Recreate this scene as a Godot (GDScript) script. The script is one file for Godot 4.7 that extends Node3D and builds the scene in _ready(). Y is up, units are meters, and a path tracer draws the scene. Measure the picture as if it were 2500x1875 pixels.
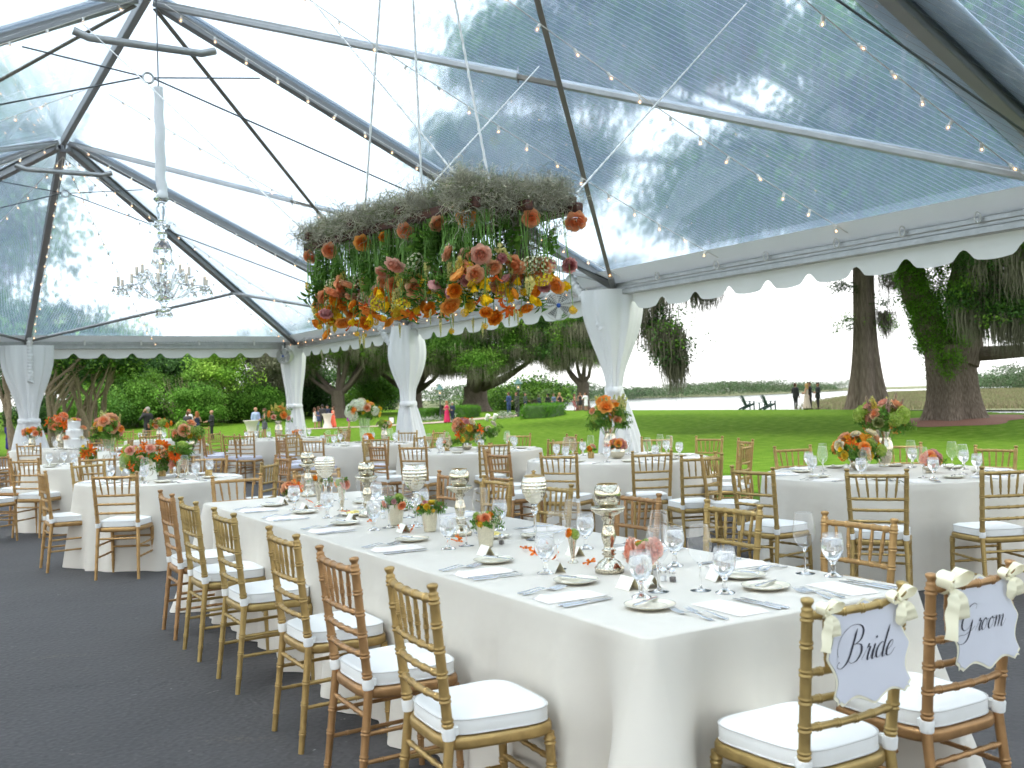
extends Node3D
# A wedding reception under a clear-roofed frame tent. World axes: x across the tent, -z towards its far end, metres.

var M := {}
var taken := {}
var rng := RandomNumberGenerator.new()
const TOP := 0.762

# ---------------------------------------------------------------- mesh builder
class B:
	var v := PackedVector3Array()
	var uv := PackedVector2Array()
	var c := PackedColorArray()
	var i := PackedInt32Array()
	var col := Color(1, 1, 1)
	var colored := false
	func p(a: Vector3, t := Vector2.ZERO) -> int:
		v.append(a)
		uv.append(t)
		c.append(col)
		return v.size() - 1
	func tri(a: int, b: int, d: int) -> void:
		i.append(a)
		i.append(b)
		i.append(d)
	func quad(a: int, b: int, d: int, e: int) -> void:
		tri(a, b, d)
		tri(a, d, e)
	# flat polygon of four free corners
	func face(a: Vector3, b: Vector3, d: Vector3, e: Vector3) -> void:
		quad(p(a, Vector2(0, 0)), p(b, Vector2(1, 0)), p(d, Vector2(1, 1)), p(e, Vector2(0, 1)))
	# profile of (radius, height) going up, turned about y
	func lathe(prof: Array, seg := 16, at := Transform3D(), close := true) -> void:
		var first := v.size()
		for k in prof.size():
			var q: Vector2 = prof[k]
			for j in seg + 1:
				var a := TAU * j / seg
				p(at * Vector3(q.x * cos(a), q.y, q.x * sin(a)), Vector2(float(j) / seg, float(k) / maxf(1, prof.size() - 1)))
		for k in prof.size() - 1:
			for j in seg:
				var a := first + k * (seg + 1) + j
				quad(a, a + 1, a + seg + 2, a + seg + 1)
		seams.append([first, prof.size(), seg])
		if close:
			for e in [0, prof.size() - 1]:
				var q: Vector2 = prof[e]
				if q.x > 0.0005:
					cap(first + e * (seg + 1), seg, at * Vector3(0, q.y, 0), e == 0)
	var seams := []
	func cap(start: int, seg: int, mid: Vector3, low: bool) -> void:
		var m := p(mid)
		var f := v.size()
		for j in seg + 1:
			p(v[start + j])
		for j in seg:
			if low:
				tri(m, f + j + 1, f + j)
			else:
				tri(m, f + j, f + j + 1)
	func tube(path: Array, rad: Array, seg := 8, caps := true) -> void:
		var n := path.size()
		var first := v.size()
		var t0: Vector3 = (path[1] - path[0]).normalized()
		var n1 := t0.cross(Vector3(0, 1, 0) if absf(t0.y) < 0.9 else Vector3(1, 0, 0)).normalized()
		for k in n:
			var a: Vector3 = path[maxi(k - 1, 0)]
			var b: Vector3 = path[mini(k + 1, n - 1)]
			var t := (b - a).normalized()
			n1 = (n1 - t * n1.dot(t)).normalized()
			var n2 := n1.cross(t)
			var r: float = rad[k] if rad.size() > 1 else rad[0]
			for j in seg + 1:
				var w := TAU * j / seg
				p(path[k] + (n1 * cos(w) + n2 * sin(w)) * r, Vector2(float(j) / seg, float(k) / (n - 1)))
		for k in n - 1:
			for j in seg:
				var a := first + k * (seg + 1) + j
				quad(a, a + 1, a + seg + 2, a + seg + 1)
		seams.append([first, n, seg])
		if caps:
			cap(first, seg, path[0], true)
			cap(first + (n - 1) * (seg + 1), seg, path[n - 1], false)
	# a turned stick: a lathe along a-b, with double rings at the given shares
	func turned(a: Vector3, b: Vector3, r0: float, r1: float, rings: Array, seg := 10, ring := 0.0) -> void:
		var len := a.distance_to(b)
		var prof := [Vector2(r0, 0)]
		for s in rings:
			var y: float = s * len
			var r := lerpf(r0, r1, s)
			var h := ring if ring > 0 else r * 0.2
			var w := maxf(r * 0.33, 0.0028)
			for e in [-1.0, 1.0]:
				var m: float = y + e * w * 1.25
				prof.append_array([Vector2(r, m - w), Vector2(r + h, m - w * 0.45), Vector2(r + h, m + w * 0.45), Vector2(r, m + w)])
		prof.append(Vector2(r1, len))
		lathe(prof, seg, along(a, b))
	static func along(a: Vector3, b: Vector3) -> Transform3D:
		var y := (b - a).normalized()
		var x := y.cross(Vector3(0, 0, 1) if absf(y.z) < 0.9 else Vector3(1, 0, 0)).normalized()
		return Transform3D(Basis(x, y, x.cross(y)), a)
	func box(mid: Vector3, size: Vector3, bas := Basis(), bev := 0.0) -> void:
		var h := size / 2.0
		if bev <= 0.0:
			for ax in 3:
				for s in [-1.0, 1.0]:
					var n := Vector3.ZERO
					n[ax] = s
					var a := Vector3.ZERO
					a[(ax + 1) % 3] = 1
					var b := Vector3.ZERO
					b[(ax + 2) % 3] = s
					var q := []
					for e in [[-1, -1], [-1, 1], [1, 1], [1, -1]]:
						q.append(mid + bas * ((n + a * e[0] + b * e[1]) * h))
					face(q[0], q[1], q[2], q[3])
			return
		# chamfered: three stacked slabs as one closed outline
		var prof := [[h.x - bev, h.z - bev, -h.y], [h.x, h.z, -h.y + bev], [h.x, h.z, h.y - bev], [h.x - bev, h.z - bev, h.y]]
		var rows := []
		for e in prof:
			var row := []
			for k in [[1, 1], [-1, 1], [-1, -1], [1, -1]]:
				for m in 2:
					var first: bool = (m == 0) == (k[0] * k[1] > 0)
					row.append(mid + bas * Vector3(k[0] * (e[0] - (0.0 if first else bev)), e[2], k[1] * (e[1] - (bev if first else 0.0))))
			rows.append(row)
		for r in 3:
			for j in 8:
				var g := (j + 1) % 8
				face(rows[r][j], rows[r][g], rows[r + 1][g], rows[r + 1][j])
		for e in [0, 3]:
			var m := p(mid + bas * Vector3(0, prof[e][2], 0))
			var f := v.size()
			for j in 8:
				p(rows[e][j])
			for j in 8:
				if e == 0:
					tri(m, f + (j + 1) % 8, f + j)
				else:
					tri(m, f + j, f + (j + 1) % 8)
	func bar(a: Vector3, b: Vector3, w: float, h: float, bev := 0.0) -> void:
		var z := (b - a).normalized()
		var x := Vector3(0, 1, 0).cross(z)
		x = x.normalized() if x.length() > 0.01 else Vector3(1, 0, 0)
		box((a + b) / 2.0, Vector3(w, h, a.distance_to(b)), Basis(x, z.cross(x), z), bev)
	func ball(mid: Vector3, r: Vector3, seg := 10, rows := 6) -> void:
		var prof := []
		for k in rows + 1:
			var a := -PI / 2 + PI * k / rows
			prof.append(Vector2(cos(a), sin(a)))
		lathe(prof, seg, Transform3D(Basis.from_scale(r), mid), false)
	# grid of nu x nv points given as rows
	func sheet(rows: Array, smooth := true, wrap := false) -> void:
		var nu: int = rows[0].size()
		var first := v.size()
		for k in rows.size():
			for j in nu:
				p(rows[k][j], Vector2(float(j) / (nu - 1), float(k) / (rows.size() - 1)))
		for k in rows.size() - 1:
			for j in nu - 1:
				var a := first + k * nu + j
				quad(a, a + 1, a + nu + 1, a + nu)
		if wrap:
			seams.append([first, rows.size(), nu - 1])
	func mesh() -> ArrayMesh:
		var n := PackedVector3Array()
		n.resize(v.size())
		for k in range(0, i.size(), 3):
			var a := i[k]
			var b := i[k + 1]
			var d := i[k + 2]
			var f := (v[d] - v[a]).cross(v[b] - v[a])
			n[a] += f
			n[b] += f
			n[d] += f
		for s in seams:
			for k in s[1]:
				var a: int = s[0] + k * (s[2] + 1)
				var t := n[a] + n[a + s[2]]
				n[a] = t
				n[a + s[2]] = t
		for k in n.size():
			n[k] = n[k].normalized() if n[k].length_squared() > 1e-20 else Vector3.UP
		var arr := []
		arr.resize(Mesh.ARRAY_MAX)
		arr[Mesh.ARRAY_VERTEX] = v
		arr[Mesh.ARRAY_NORMAL] = n
		arr[Mesh.ARRAY_TEX_UV] = uv
		if colored:
			arr[Mesh.ARRAY_COLOR] = c
		arr[Mesh.ARRAY_INDEX] = i
		var m := ArrayMesh.new()
		m.add_surface_from_arrays(Mesh.PRIMITIVE_TRIANGLES, arr)
		return m

# ---------------------------------------------------------------- naming
func numbered(n: String) -> String:
	var k: int = taken.get(n, 0)
	taken[n] = k + 1
	return n if k == 0 else "%s_%03d" % [n, k]

func tag(o: Node3D, label := "", category := "", group := "", kind := "") -> Node3D:
	if label: o.set_meta("label", label)
	if category: o.set_meta("category", category)
	if group: o.set_meta("group", group)
	if kind: o.set_meta("kind", kind)
	return o

func thing(n: String, at: Vector3, turn := 0.0) -> Node3D:
	var o := Node3D.new()
	o.name = numbered(n)
	add_child(o)
	o.position = at
	o.rotation.y = turn
	return o

func part(n: String, m: Mesh, mat: Material, parent: Node3D = null, at := Transform3D()) -> MeshInstance3D:
	var o := MeshInstance3D.new()
	o.mesh = m
	o.material_override = mat
	o.transform = at
	if parent:
		o.name = n
		parent.add_child(o, true)
	else:
		o.name = numbered(n)
		add_child(o)
	return o

func many(n: String, m: Mesh, mat: Material, at: Array, cols: Array, parent: Node3D = null) -> MultiMeshInstance3D:
	var mm := MultiMesh.new()
	mm.transform_format = MultiMesh.TRANSFORM_3D
	mm.use_colors = cols.size() > 0
	mm.mesh = m
	mm.instance_count = at.size()
	for k in at.size():
		mm.set_instance_transform(k, at[k])
		if cols.size(): mm.set_instance_color(k, cols[k])
	var o := MultiMeshInstance3D.new()
	o.multimesh = mm
	o.material_override = mat
	if parent:
		o.name = n
		parent.add_child(o, true)
	else:
		o.name = numbered(n)
		add_child(o)
	return o

# a copy with its parts; materials may be swapped one for another
func copy(o: Node3D, at: Vector3, turn := 0.0, swap := {}) -> Node3D:
	var c: Node3D = o.duplicate()
	var base := String(o.name)
	if base.substr(base.length() - 4, 1) == "_" and base.substr(base.length() - 3).is_valid_int(): base = base.substr(0, base.length() - 4)
	c.name = numbered(base)
	add_child(c)
	c.position = at
	c.rotation = Vector3(0, turn, 0)
	for k in o.get_meta_list(): c.remove_meta(k)
	if swap.size(): reskin(c, swap)
	return c

func reskin(c: Node, swap: Dictionary) -> void:
	if c is MeshInstance3D and swap.has(c.material_override): c.material_override = swap[c.material_override]
	for k in c.get_children(): reskin(k, swap)

# ---------------------------------------------------------------- materials
func lin(r: float, g: float, b: float, a := 1.0) -> Color:
	var c := Color(r, g, b).linear_to_srgb()
	c.a = a
	return c

func mat(n: String, col: Color, rough := 0.8, metal := 0.0) -> StandardMaterial3D:
	var m := StandardMaterial3D.new()
	m.resource_name = n
	m.albedo_color = col
	m.roughness = rough
	m.metallic = metal
	M[n] = m
	return m

func noise_tex(freq: float, size := 512, oct := 4, seed_ := 1, ramp: Array = [], kind := FastNoiseLite.TYPE_SIMPLEX_SMOOTH) -> NoiseTexture2D:
	var f := FastNoiseLite.new()
	f.noise_type = kind
	f.seed = seed_
	f.frequency = freq
	f.fractal_octaves = oct
	var t := NoiseTexture2D.new()
	t.noise = f
	t.width = size
	t.height = size
	t.seamless = true
	if ramp.size():
		var g := Gradient.new()
		g.offsets = PackedFloat32Array(ramp.map(func(e): return e[0]))
		g.colors = PackedColorArray(ramp.map(func(e): return e[1]))
		t.color_ramp = g
	return t

func world_tex(m: StandardMaterial3D, scale: float) -> void:
	m.uv1_triplanar = true
	m.uv1_world_triplanar = true
	m.uv1_scale = Vector3.ONE * scale

func pane(n: String, col: Color, a: float) -> StandardMaterial3D:
	var m := mat(n, col, 0.02)
	m.albedo_color.a = a
	m.transparency = BaseMaterial3D.TRANSPARENCY_ALPHA
	return m

func solid_glass(n: String, scale: float, rough := 0.0, tint := Color(1, 1, 1)) -> StandardMaterial3D:
	var m := mat(n, tint, rough)
	m.albedo_color.a = 0.0
	m.refraction_enabled = true
	m.refraction_scale = scale
	return m

func make_materials() -> void:
	var m := mat("asphalt", lin(1, 1, 1), 0.72)
	m.albedo_texture = asphalt_picture()
	m.uv1_scale = Vector3.ONE
	m.normal_enabled = true
	m.normal_texture = noise_tex(0.42, 512, 3, 4)
	m.normal_texture.as_normal_map = true
	m.normal_texture.bump_strength = 4.0
	m.normal_scale = 0.12
	m = mat("lawn", lin(1, 1, 1), 0.9)
	m.albedo_texture = noise_tex(0.014, 1024, 6, 7, [[0.0, lin(0.06, 0.125, 0.012)], [0.4, lin(0.085, 0.17, 0.016)], [0.65, lin(0.11, 0.2, 0.022)], [0.85, lin(0.14, 0.225, 0.035)], [1.0, lin(0.2, 0.23, 0.06)]])
	world_tex(m, 0.11)
	m.normal_enabled = true
	m.normal_texture = noise_tex(0.2, 512, 4, 9)
	m.normal_texture.as_normal_map = true
	m.normal_texture.bump_strength = 8.0
	m.normal_scale = 0.3
	mat("grass_blade", lin(0.085, 0.25, 0.012), 0.7).backlight = lin(0.25, 0.3, 0.05)
	M.lawn.metallic_specular = 0.08
	M.asphalt.metallic_specular = 0.25
	M.grass_blade.backlight_enabled = true
	M.grass_blade.vertex_color_use_as_albedo = true
	M.grass_blade.albedo_color = Color(1, 1, 1)
	m = mat("water", lin(0.1, 0.13, 0.15), 0.1)
	m.normal_enabled = true
	m.normal_texture = noise_tex(0.02, 512, 4, 12)
	m.normal_texture.as_normal_map = true
	m.normal_texture.bump_strength = 3.0
	m.normal_scale = 0.35
	world_tex(m, 0.05)
	mat("marsh", lin(0.13, 0.145, 0.06), 0.9)
	m = mat("reed", lin(1, 1, 1), 0.85)
	m.vertex_color_use_as_albedo = true
	m = mat("path", lin(0.42, 0.34, 0.28), 0.9)
	m.albedo_texture = noise_tex(0.05, 256, 4, 3, [[0, lin(0.75, 0.72, 0.7)], [1, lin(1, 1, 1)]])
	world_tex(m, 0.4)
	mat("brick", lin(0.3, 0.13, 0.09), 0.9)
	m = mat("mulch", lin(1, 1, 1), 0.95)
	m.albedo_texture = noise_tex(0.06, 256, 5, 3, [[0, lin(0.1, 0.04, 0.025)], [1, lin(0.28, 0.13, 0.08)]])
	world_tex(m, 0.8)
	m = mat("bark", lin(1, 1, 1), 0.95)
	m.albedo_texture = noise_tex(0.03, 512, 5, 21, [[0, lin(0.07, 0.056, 0.046)], [0.45, lin(0.19, 0.155, 0.125)], [1, lin(0.36, 0.31, 0.26)]])
	m.uv1_scale = Vector3(11, 0.7, 1)
	m.heightmap_enabled = true
	m.heightmap_texture = noise_tex(0.03, 512, 5, 21)
	m.heightmap_scale = 9.0
	m = mat("pale_bark", lin(1, 1, 1), 0.95)
	m.albedo_texture = noise_tex(0.03, 256, 5, 22, [[0, lin(0.14, 0.11, 0.07)], [1, lin(0.34, 0.28, 0.19)]])
	m.uv1_scale = Vector3(2, 3, 1)
	m = mat("leaf", Color(1, 1, 1), 0.55)
	m.vertex_color_use_as_albedo = true
	m.backlight_enabled = true
	m.backlight = Color(0.7, 0.7, 0.7)
	m = mat("moss", Color(1, 1, 1), 0.95)
	m.vertex_color_use_as_albedo = true
	m.backlight_enabled = true
	m.backlight = Color(0.35, 0.35, 0.35)
	M.leaf.metallic_specular = 0.15
	M.moss.metallic_specular = 0.1
	M.bark.metallic_specular = 0.1
	# tent
	m = mat("aluminium", lin(0.5, 0.5, 0.5), 0.42, 0.85)
	m.albedo_texture = noise_tex(0.02, 256, 4, 31, [[0, lin(0.75, 0.75, 0.74)], [1, lin(1, 1, 1)]])
	world_tex(m, 1.2)
	m = mat("dull_aluminium", lin(0.3, 0.3, 0.3), 0.5, 0.8)
	mat("steel_cable", lin(0.1, 0.11, 0.115), 0.5, 0.6)
	m = mat("strap", lin(0.24, 0.22, 0.19), 0.6, 0.2)
	m = mat("white_vinyl", lin(0.78, 0.78, 0.78), 0.45)
	m.backlight_enabled = true
	m.backlight = Color(0.5, 0.5, 0.5)
	m = mat("clear_vinyl", lin(0.82, 0.92, 1.0), 0.045)
	m.albedo_color.a = 0.03
	m.refraction_enabled = true
	m.refraction_scale = 0.03
	m.backlight_enabled = true
	m.backlight = lin(0.085, 0.12, 0.165)
	m = mat("drape", lin(0.84, 0.84, 0.84), 0.85)
	m.backlight_enabled = true
	m.backlight = Color(0.5, 0.5, 0.5)
	m = mat("rope", lin(0.75, 0.74, 0.72), 0.9)
	m = mat("bulb_glass", lin(1, 0.97, 0.9), 0.05)
	m.albedo_color.a = 0.12
	m.transparency = BaseMaterial3D.TRANSPARENCY_ALPHA
	m = mat("filament", lin(1, 0.6, 0.3), 0.5)
	m.emission_enabled = true
	m.emission = lin(1, 0.5, 0.2)
	m.emission_energy_multiplier = 3.0
	mat("socket", lin(0.7, 0.68, 0.64), 0.6)
	mat("white_plastic", lin(0.72, 0.71, 0.68), 0.4)
	mat("blue_badge", lin(0.02, 0.09, 0.4), 0.4)
	# chairs and cloths
	for e in [["gold", 0.45, 0.30, 0.11], ["bronze", 0.42, 0.235, 0.1], ["olive", 0.43, 0.30, 0.11], ["amber", 0.46, 0.28, 0.11]]:
		m = mat(e[0], lin(e[1], e[2], e[3]), 0.4, 0.55)
		m.albedo_texture = noise_tex(0.03, 256, 5, 41, [[0, lin(0.72, 0.7, 0.68)], [0.6, lin(1, 1, 1)], [1, lin(1, 1, 1)]]) if e[0] == "gold" else M.gold.albedo_texture
		world_tex(m, 2.0)
	m = mat("cushion", lin(0.82, 0.815, 0.79), 0.75)
	m.normal_enabled = true
	m.normal_texture = noise_tex(0.012, 256, 3, 51)
	m.normal_texture.as_normal_map = true
	m.normal_texture.bump_strength = 3.0
	m.normal_scale = 0.25
	world_tex(m, 1.7)
	mat("piping", lin(0.66, 0.65, 0.63), 0.8)
	m = mat("lilac_cushion", lin(0.68, 0.67, 0.78), 0.75)
	m = mat("linen", lin(0.62, 0.58, 0.51), 0.72)
	m.rim_enabled = true
	m.rim = 0.25
	m.normal_enabled = true
	m.normal_texture = noise_tex(0.006, 512, 4, 52)
	m.normal_texture.as_normal_map = true
	m.normal_texture.bump_strength = 6.0
	m.normal_scale = 0.35
	world_tex(m, 0.8)
	m = mat("napkin", lin(0.82, 0.765, 0.72), 0.85)
	m.normal_enabled = true
	m.normal_texture = M.linen.normal_texture
	m.normal_scale = 0.3
	world_tex(m, 4.0)
	# table ware
	mat("silverware", lin(0.62, 0.62, 0.62), 0.18, 1.0)
	mat("china", lin(0.76, 0.71, 0.56), 0.15)
	mat("silver_rim", lin(0.55, 0.55, 0.53), 0.25, 1.0)
	m = pane("glass", lin(0.95, 0.97, 1), 0.03)
	solid_glass("stem_glass", 0.05)
	m = pane("frost", lin(0.9, 0.93, 0.97), 0.2)
	m.roughness = 0.2
	solid_glass("ice_water", 0.033)
	solid_glass("ice", 0.031, 0.15)
	m = mat("mercury", lin(0.8, 0.77, 0.68), 0.14, 0.95)
	m.albedo_texture = noise_tex(0.05, 512, 5, 61, [[0.0, lin(0.06, 0.05, 0.035)], [0.33, lin(0.12, 0.1, 0.07)], [0.4, lin(0.9, 0.87, 0.8)], [1, lin(1, 0.97, 0.88)]])
	world_tex(m, 6.0)
	m = mat("mercury_cup", lin(0.82, 0.79, 0.68), 0.3, 0.55)
	m.albedo_texture = noise_tex(0.09, 512, 4, 62, [[0.0, lin(0.03, 0.025, 0.02)], [0.3, lin(0.12, 0.1, 0.07)], [0.36, lin(0.9, 0.86, 0.75)], [0.7, lin(1, 0.97, 0.88)], [0.95, lin(1, 0.8, 0.6)]])
	world_tex(m, 7.0)
	mat("card", lin(0.84, 0.82, 0.74), 0.7)
	mat("card_cream", lin(0.72, 0.64, 0.42), 0.7)
	mat("sign_face", lin(0.6, 0.6, 0.66), 0.5)
	mat("ink", lin(0.012, 0.012, 0.03), 0.5)
	m = mat("ribbon", lin(0.85, 0.79, 0.58), 0.35)
	m.backlight_enabled = true
	m.backlight = Color(0.4, 0.4, 0.36)
	mat("icing", lin(0.84, 0.83, 0.8), 0.6)
	mat("butter", lin(0.8, 0.68, 0.25), 0.5)
	mat("salt", lin(0.8, 0.8, 0.8), 0.9)
	mat("pepper", lin(0.12, 0.1, 0.09), 0.9)
	m = mat("wood", lin(1, 1, 1), 0.6)
	m.albedo_texture = noise_tex(0.02, 256, 4, 71, [[0, lin(0.04, 0.012, 0.008)], [1, lin(0.15, 0.05, 0.028)]])
	m.uv1_triplanar = true
	m.uv1_scale = Vector3(8, 8, 0.9)
	m = mat("petal", Color(1, 1, 1), 0.6)
	m.vertex_color_use_as_albedo = true
	m.backlight_enabled = true
	m.backlight = Color(0.95, 0.95, 0.95)
	m.metallic_specular = 0.2
	mat("stalk", lin(0.16, 0.32, 0.06), 0.7)
	mat("lamp_green", lin(0.06, 0.14, 0.13), 0.6, 0.2)
	mat("lamp_black", lin(0.02, 0.025, 0.025), 0.5)
	pane("lamp_pane", lin(0.9, 0.92, 0.9), 0.25)
	mat("adirondack", lin(0.015, 0.05, 0.04), 0.7)
	mat("red_wood", lin(0.22, 0.06, 0.05), 0.8)

# worn dark tarmac, the print laid over the whole floor (16 x 40 m in two repeats): mottling, scuffs, dust, pale flecks
func asphalt_picture() -> ImageTexture:
	var n := FastNoiseLite.new()
	n.seed = 3
	n.frequency = 0.006
	n.fractal_octaves = 5
	var f := FastNoiseLite.new()
	f.seed = 8
	f.frequency = 0.35
	var im := Image.create(1024, 1024, false, Image.FORMAT_RGB8)
	for y in 1024:
		for x in 1024:
			var k := 0.077 + 0.008 * n.get_noise_2d(x, y * 1.6) + 0.014 * f.get_noise_2d(x, y)
			im.set_pixel(x, y, Color(k * 1.04, k * 0.99, k * 0.99).linear_to_srgb())
	var r := RandomNumberGenerator.new()
	r.seed = 11
	for k in 60:
		var at := Vector2(r.randf() * 1024, r.randf() * 1024)
		var dir := Vector2.from_angle(r.randf_range(-0.6, 0.9))
		var c := Color(0.17, 0.14, 0.11).linear_to_srgb() if r.randf() < 0.5 else Color(0.035, 0.034, 0.034).linear_to_srgb()
		for q in int(r.randf_range(30, 260)):
			var p := at + dir * r.randfn() * 14 + Vector2(-dir.y, dir.x) * r.randfn() * 3.2
			var g := Vector2i(posmod(int(p.x), 1024), posmod(int(p.y), 1024))
			im.set_pixelv(g, im.get_pixelv(g).lerp(c, r.randf_range(0.15, 0.55)))
	for k in 700:
		var at := Vector2(r.randf() * 1024, r.randf() * 1024)
		var big := r.randf()
		var tone := 0.75 if big > 0.9 else r.randf_range(0.11, 0.3)
		var warm := r.randf_range(0.8, 1.0)
		var c := Color(tone, tone * (0.5 + warm / 2), tone * warm).linear_to_srgb()
		var steps := 1 + int(r.randf() * r.randf() * (5 if tone > 0.3 else 13))
		var dir := Vector2.from_angle(r.randf_range(-0.5, 0.7))
		for s in steps:
			var q := at + dir * s + Vector2(r.randf_range(-0.6, 0.6), r.randf_range(-0.6, 0.6))
			if r.randf() < 0.8: 
				var old := im.get_pixelv(Vector2i(posmod(int(q.x), 1024), posmod(int(q.y), 1024)))
				im.set_pixelv(Vector2i(posmod(int(q.x), 1024), posmod(int(q.y), 1024)), old.lerp(c, r.randf_range(0.25, 0.9)))
	return ImageTexture.create_from_image(im)

# ---------------------------------------------------------------- the whole
func _ready() -> void:
	# camera: eye height 1.48 m, turned 30.5 degrees to the right of the tent's length, slightly up and rolled
	var yaw := 0.53180
	var pitch := 0.01117
	var roll := -0.02886
	var fw := Vector3(sin(yaw) * cos(pitch), sin(pitch), -cos(yaw) * cos(pitch))
	var r0 := Vector3(cos(yaw), 0, sin(yaw))
	var u0 := r0.cross(fw)
	var cam := Camera3D.new()
	cam.name = "camera"
	add_child(cam)
	cam.transform = Transform3D(Basis(r0 * cos(roll) + u0 * sin(roll), u0 * cos(roll) - r0 * sin(roll), -fw), Vector3(0, 1.4765, 0))
	cam.fov = rad_to_deg(2.0 * atan(937.5 / 2507.57))
	cam.near = 0.05
	cam.far = 4000
	var lens := CameraAttributesPhysical.new()
	lens.frustum_focal_length = 35.0
	lens.frustum_focus_distance = 5.5
	lens.exposure_aperture = 5.0
	lens.frustum_near = 0.05
	lens.frustum_far = 4000
	cam.attributes = lens
	cam.fov = rad_to_deg(2.0 * atan(937.5 / 2507.57))
	cam.current = true
	var env := Environment.new()
	env.background_mode = Environment.BG_SKY
	var sky := ProceduralSkyMaterial.new()
	sky.sky_top_color = lin(0.9, 0.95, 1.0)
	sky.sky_horizon_color = lin(1.0, 1.0, 0.985)
	sky.sky_curve = 0.25
	sky.ground_horizon_color = lin(0.5, 0.52, 0.5)
	sky.ground_bottom_color = lin(0.2, 0.22, 0.18)
	sky.sky_energy_multiplier = 1.0
	env.sky = Sky.new()
	env.sky.sky_material = sky
	env.tonemap_mode = Environment.TONE_MAPPER_LINEAR
	env.tonemap_exposure = EXPOSURE
	env.sdfgi_enabled = true
	env.ssao_enabled = true
	env.ssil_enabled = true
	var we := WorldEnvironment.new()
	we.name = "environment"
	we.environment = env
	add_child(we)
	var sun := DirectionalLight3D.new()
	sun.name = "sun"
	sun.light_energy = 0.45
	sun.light_color = lin(1.0, 0.95, 0.88)
	sun.light_angular_distance = 14.0
	sun.shadow_enabled = true
	sun.basis = Basis.looking_at(Vector3(0.45, -1.0, -0.1).normalized(), Vector3.UP)
	add_child(sun)

	make_materials()
	more_materials()
	make_ground()
	make_trees()
	make_garden()
	make_tent()
	drape(Vector3(XE - 0.05, 0, PZ[2]), deg_to_rad(-38), 0.8, 1.5, 0.2, 0.8, 0.12, "white drape tied at mid height on the right-hand tent post", 1, 0.02)
	drape(Vector3(XE - 0.05, 0, PZ[1]), deg_to_rad(-30), 0.56, 1.37, 0.26, 0.75, 0.1, "white twisted drape on the tent post behind the middle tables", 2, 0.2)
	drape(Vector3(XE - 0.1, 0, PZ[0] + 0.05), deg_to_rad(-25), 0.6, 1.37, 0.32, 0.55, 0.05, "white drape on the far right corner post", 3, 0.0)
	drape(Vector3(XC, 0, PZ[0] + 0.05), deg_to_rad(-5), 1.05, 1.22, 0.36, 0.95, 0.06, "white drape on the far middle post at left", 4, 0.0)
	sleeve(Vector3(7.88, 3.1, -11.75), Vector3(8.02, 2.32, -11.2), "ruched white sleeve slanting into the right-hand drape", 1)
	sleeve(Vector3(7.72, 2.95, -18.2), Vector3(8.1, 2.2, -17.9), "ruched white sleeve slanting into the middle drape", 2)
	sleeve(Vector3(XC + 0.03, 3.0, PZ[0] + 0.3), Vector3(XC + 0.02, 2.05, PZ[0] + 0.36), "ruched white sleeve hanging down the left drape", 3)
	fan(Vector3(7.78, 2.707, -11.9), Vector3(-0.5, -0.12, 0.85), 0.42, "round white fan hung left of the right-hand drape")
	fan(Vector3(7.92, 2.6, -24.3), Vector3(-0.7, -0.1, 0.6), 0.38, "round white fan hung at the far right corner post")
	make_strings()
	make_chandelier()
	make_flowers()
	make_canopy()
	make_tables()
	make_people()
	make_furniture()

const EXPOSURE := 2.3

func more_materials() -> void:
	mat("hedge_leaf", lin(0.035, 0.09, 0.012), 0.7)
	var m := mat("palm_leaf", lin(0.05, 0.11, 0.025), 0.5)
	m.backlight_enabled = true
	m.backlight = Color(0.3, 0.35, 0.1)
	m = mat("seam", lin(0.9, 0.92, 0.95), 0.3)
	m.albedo_color.a = 0.16
	m.transparency = BaseMaterial3D.TRANSPARENCY_ALPHA
	m.backlight_enabled = true
	m.backlight = Color(1, 1, 1)
	m = mat("scrim", lin(0.95, 0.97, 1), 0.3)
	m.albedo_color.a = 0.32
	m.transparency = BaseMaterial3D.TRANSPARENCY_ALPHA
	m.backlight_enabled = true
	m.backlight = Color(1, 1, 1)
	solid_glass("crystal", 0.05, 0.02)
	mat("candle", lin(0.75, 0.66, 0.56), 0.6)
	m = mat("candle_bulb", lin(1, 0.85, 0.65), 0.3)
	m.emission_enabled = true
	m.emission = lin(1, 0.7, 0.4)
	m.emission_energy_multiplier = 1.5
	pane("vase_glass", lin(0.9, 0.95, 0.95), 0.12)
	m = mat("gold_glass", lin(0.72, 0.52, 0.22), 0.25, 0.5)
	m.albedo_texture = M.mercury.albedo_texture
	world_tex(m, 7.0)
	mat("ribbon_card", lin(0.82, 0.77, 0.6), 0.6)
	mat("gold_ink", lin(0.28, 0.2, 0.08), 0.5)
	m = mat("mercury_comb", lin(0.86, 0.84, 0.78), 0.12, 0.92)
	m.normal_enabled = true
	m.normal_texture = comb_normal()
	m.uv1_scale = Vector3(9, 3.4, 1)
	m.normal_scale = 1.0
	m.albedo_texture = noise_tex(0.03, 256, 4, 63, [[0, lin(0.35, 0.33, 0.28)], [0.35, lin(0.95, 0.92, 0.85)], [1, lin(1, 0.98, 0.92)]])

# hexagonal dimples
func comb_normal() -> ImageTexture:
	var im := Image.create(128, 128, false, Image.FORMAT_RGB8)
	for y in 128:
		for x in 128:
			var p := Vector2(x / 64.0, y / 64.0)
			var best := 9.0
			for a in range(-1, 4):
				for c in range(-1, 5):
					var q := Vector2(a + 0.5 * (c % 2), c * 0.5) 
					best = minf(best, ((p - q) * Vector2(1, 1.7)).length())
			var h := clampf(1.0 - best * best * 2.2, 0.0, 1.0)
			im.set_pixel(x, y, Color(h, h, h))
	im.bump_map_to_normal_map(7.0)
	return ImageTexture.create_from_image(im)

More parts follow.
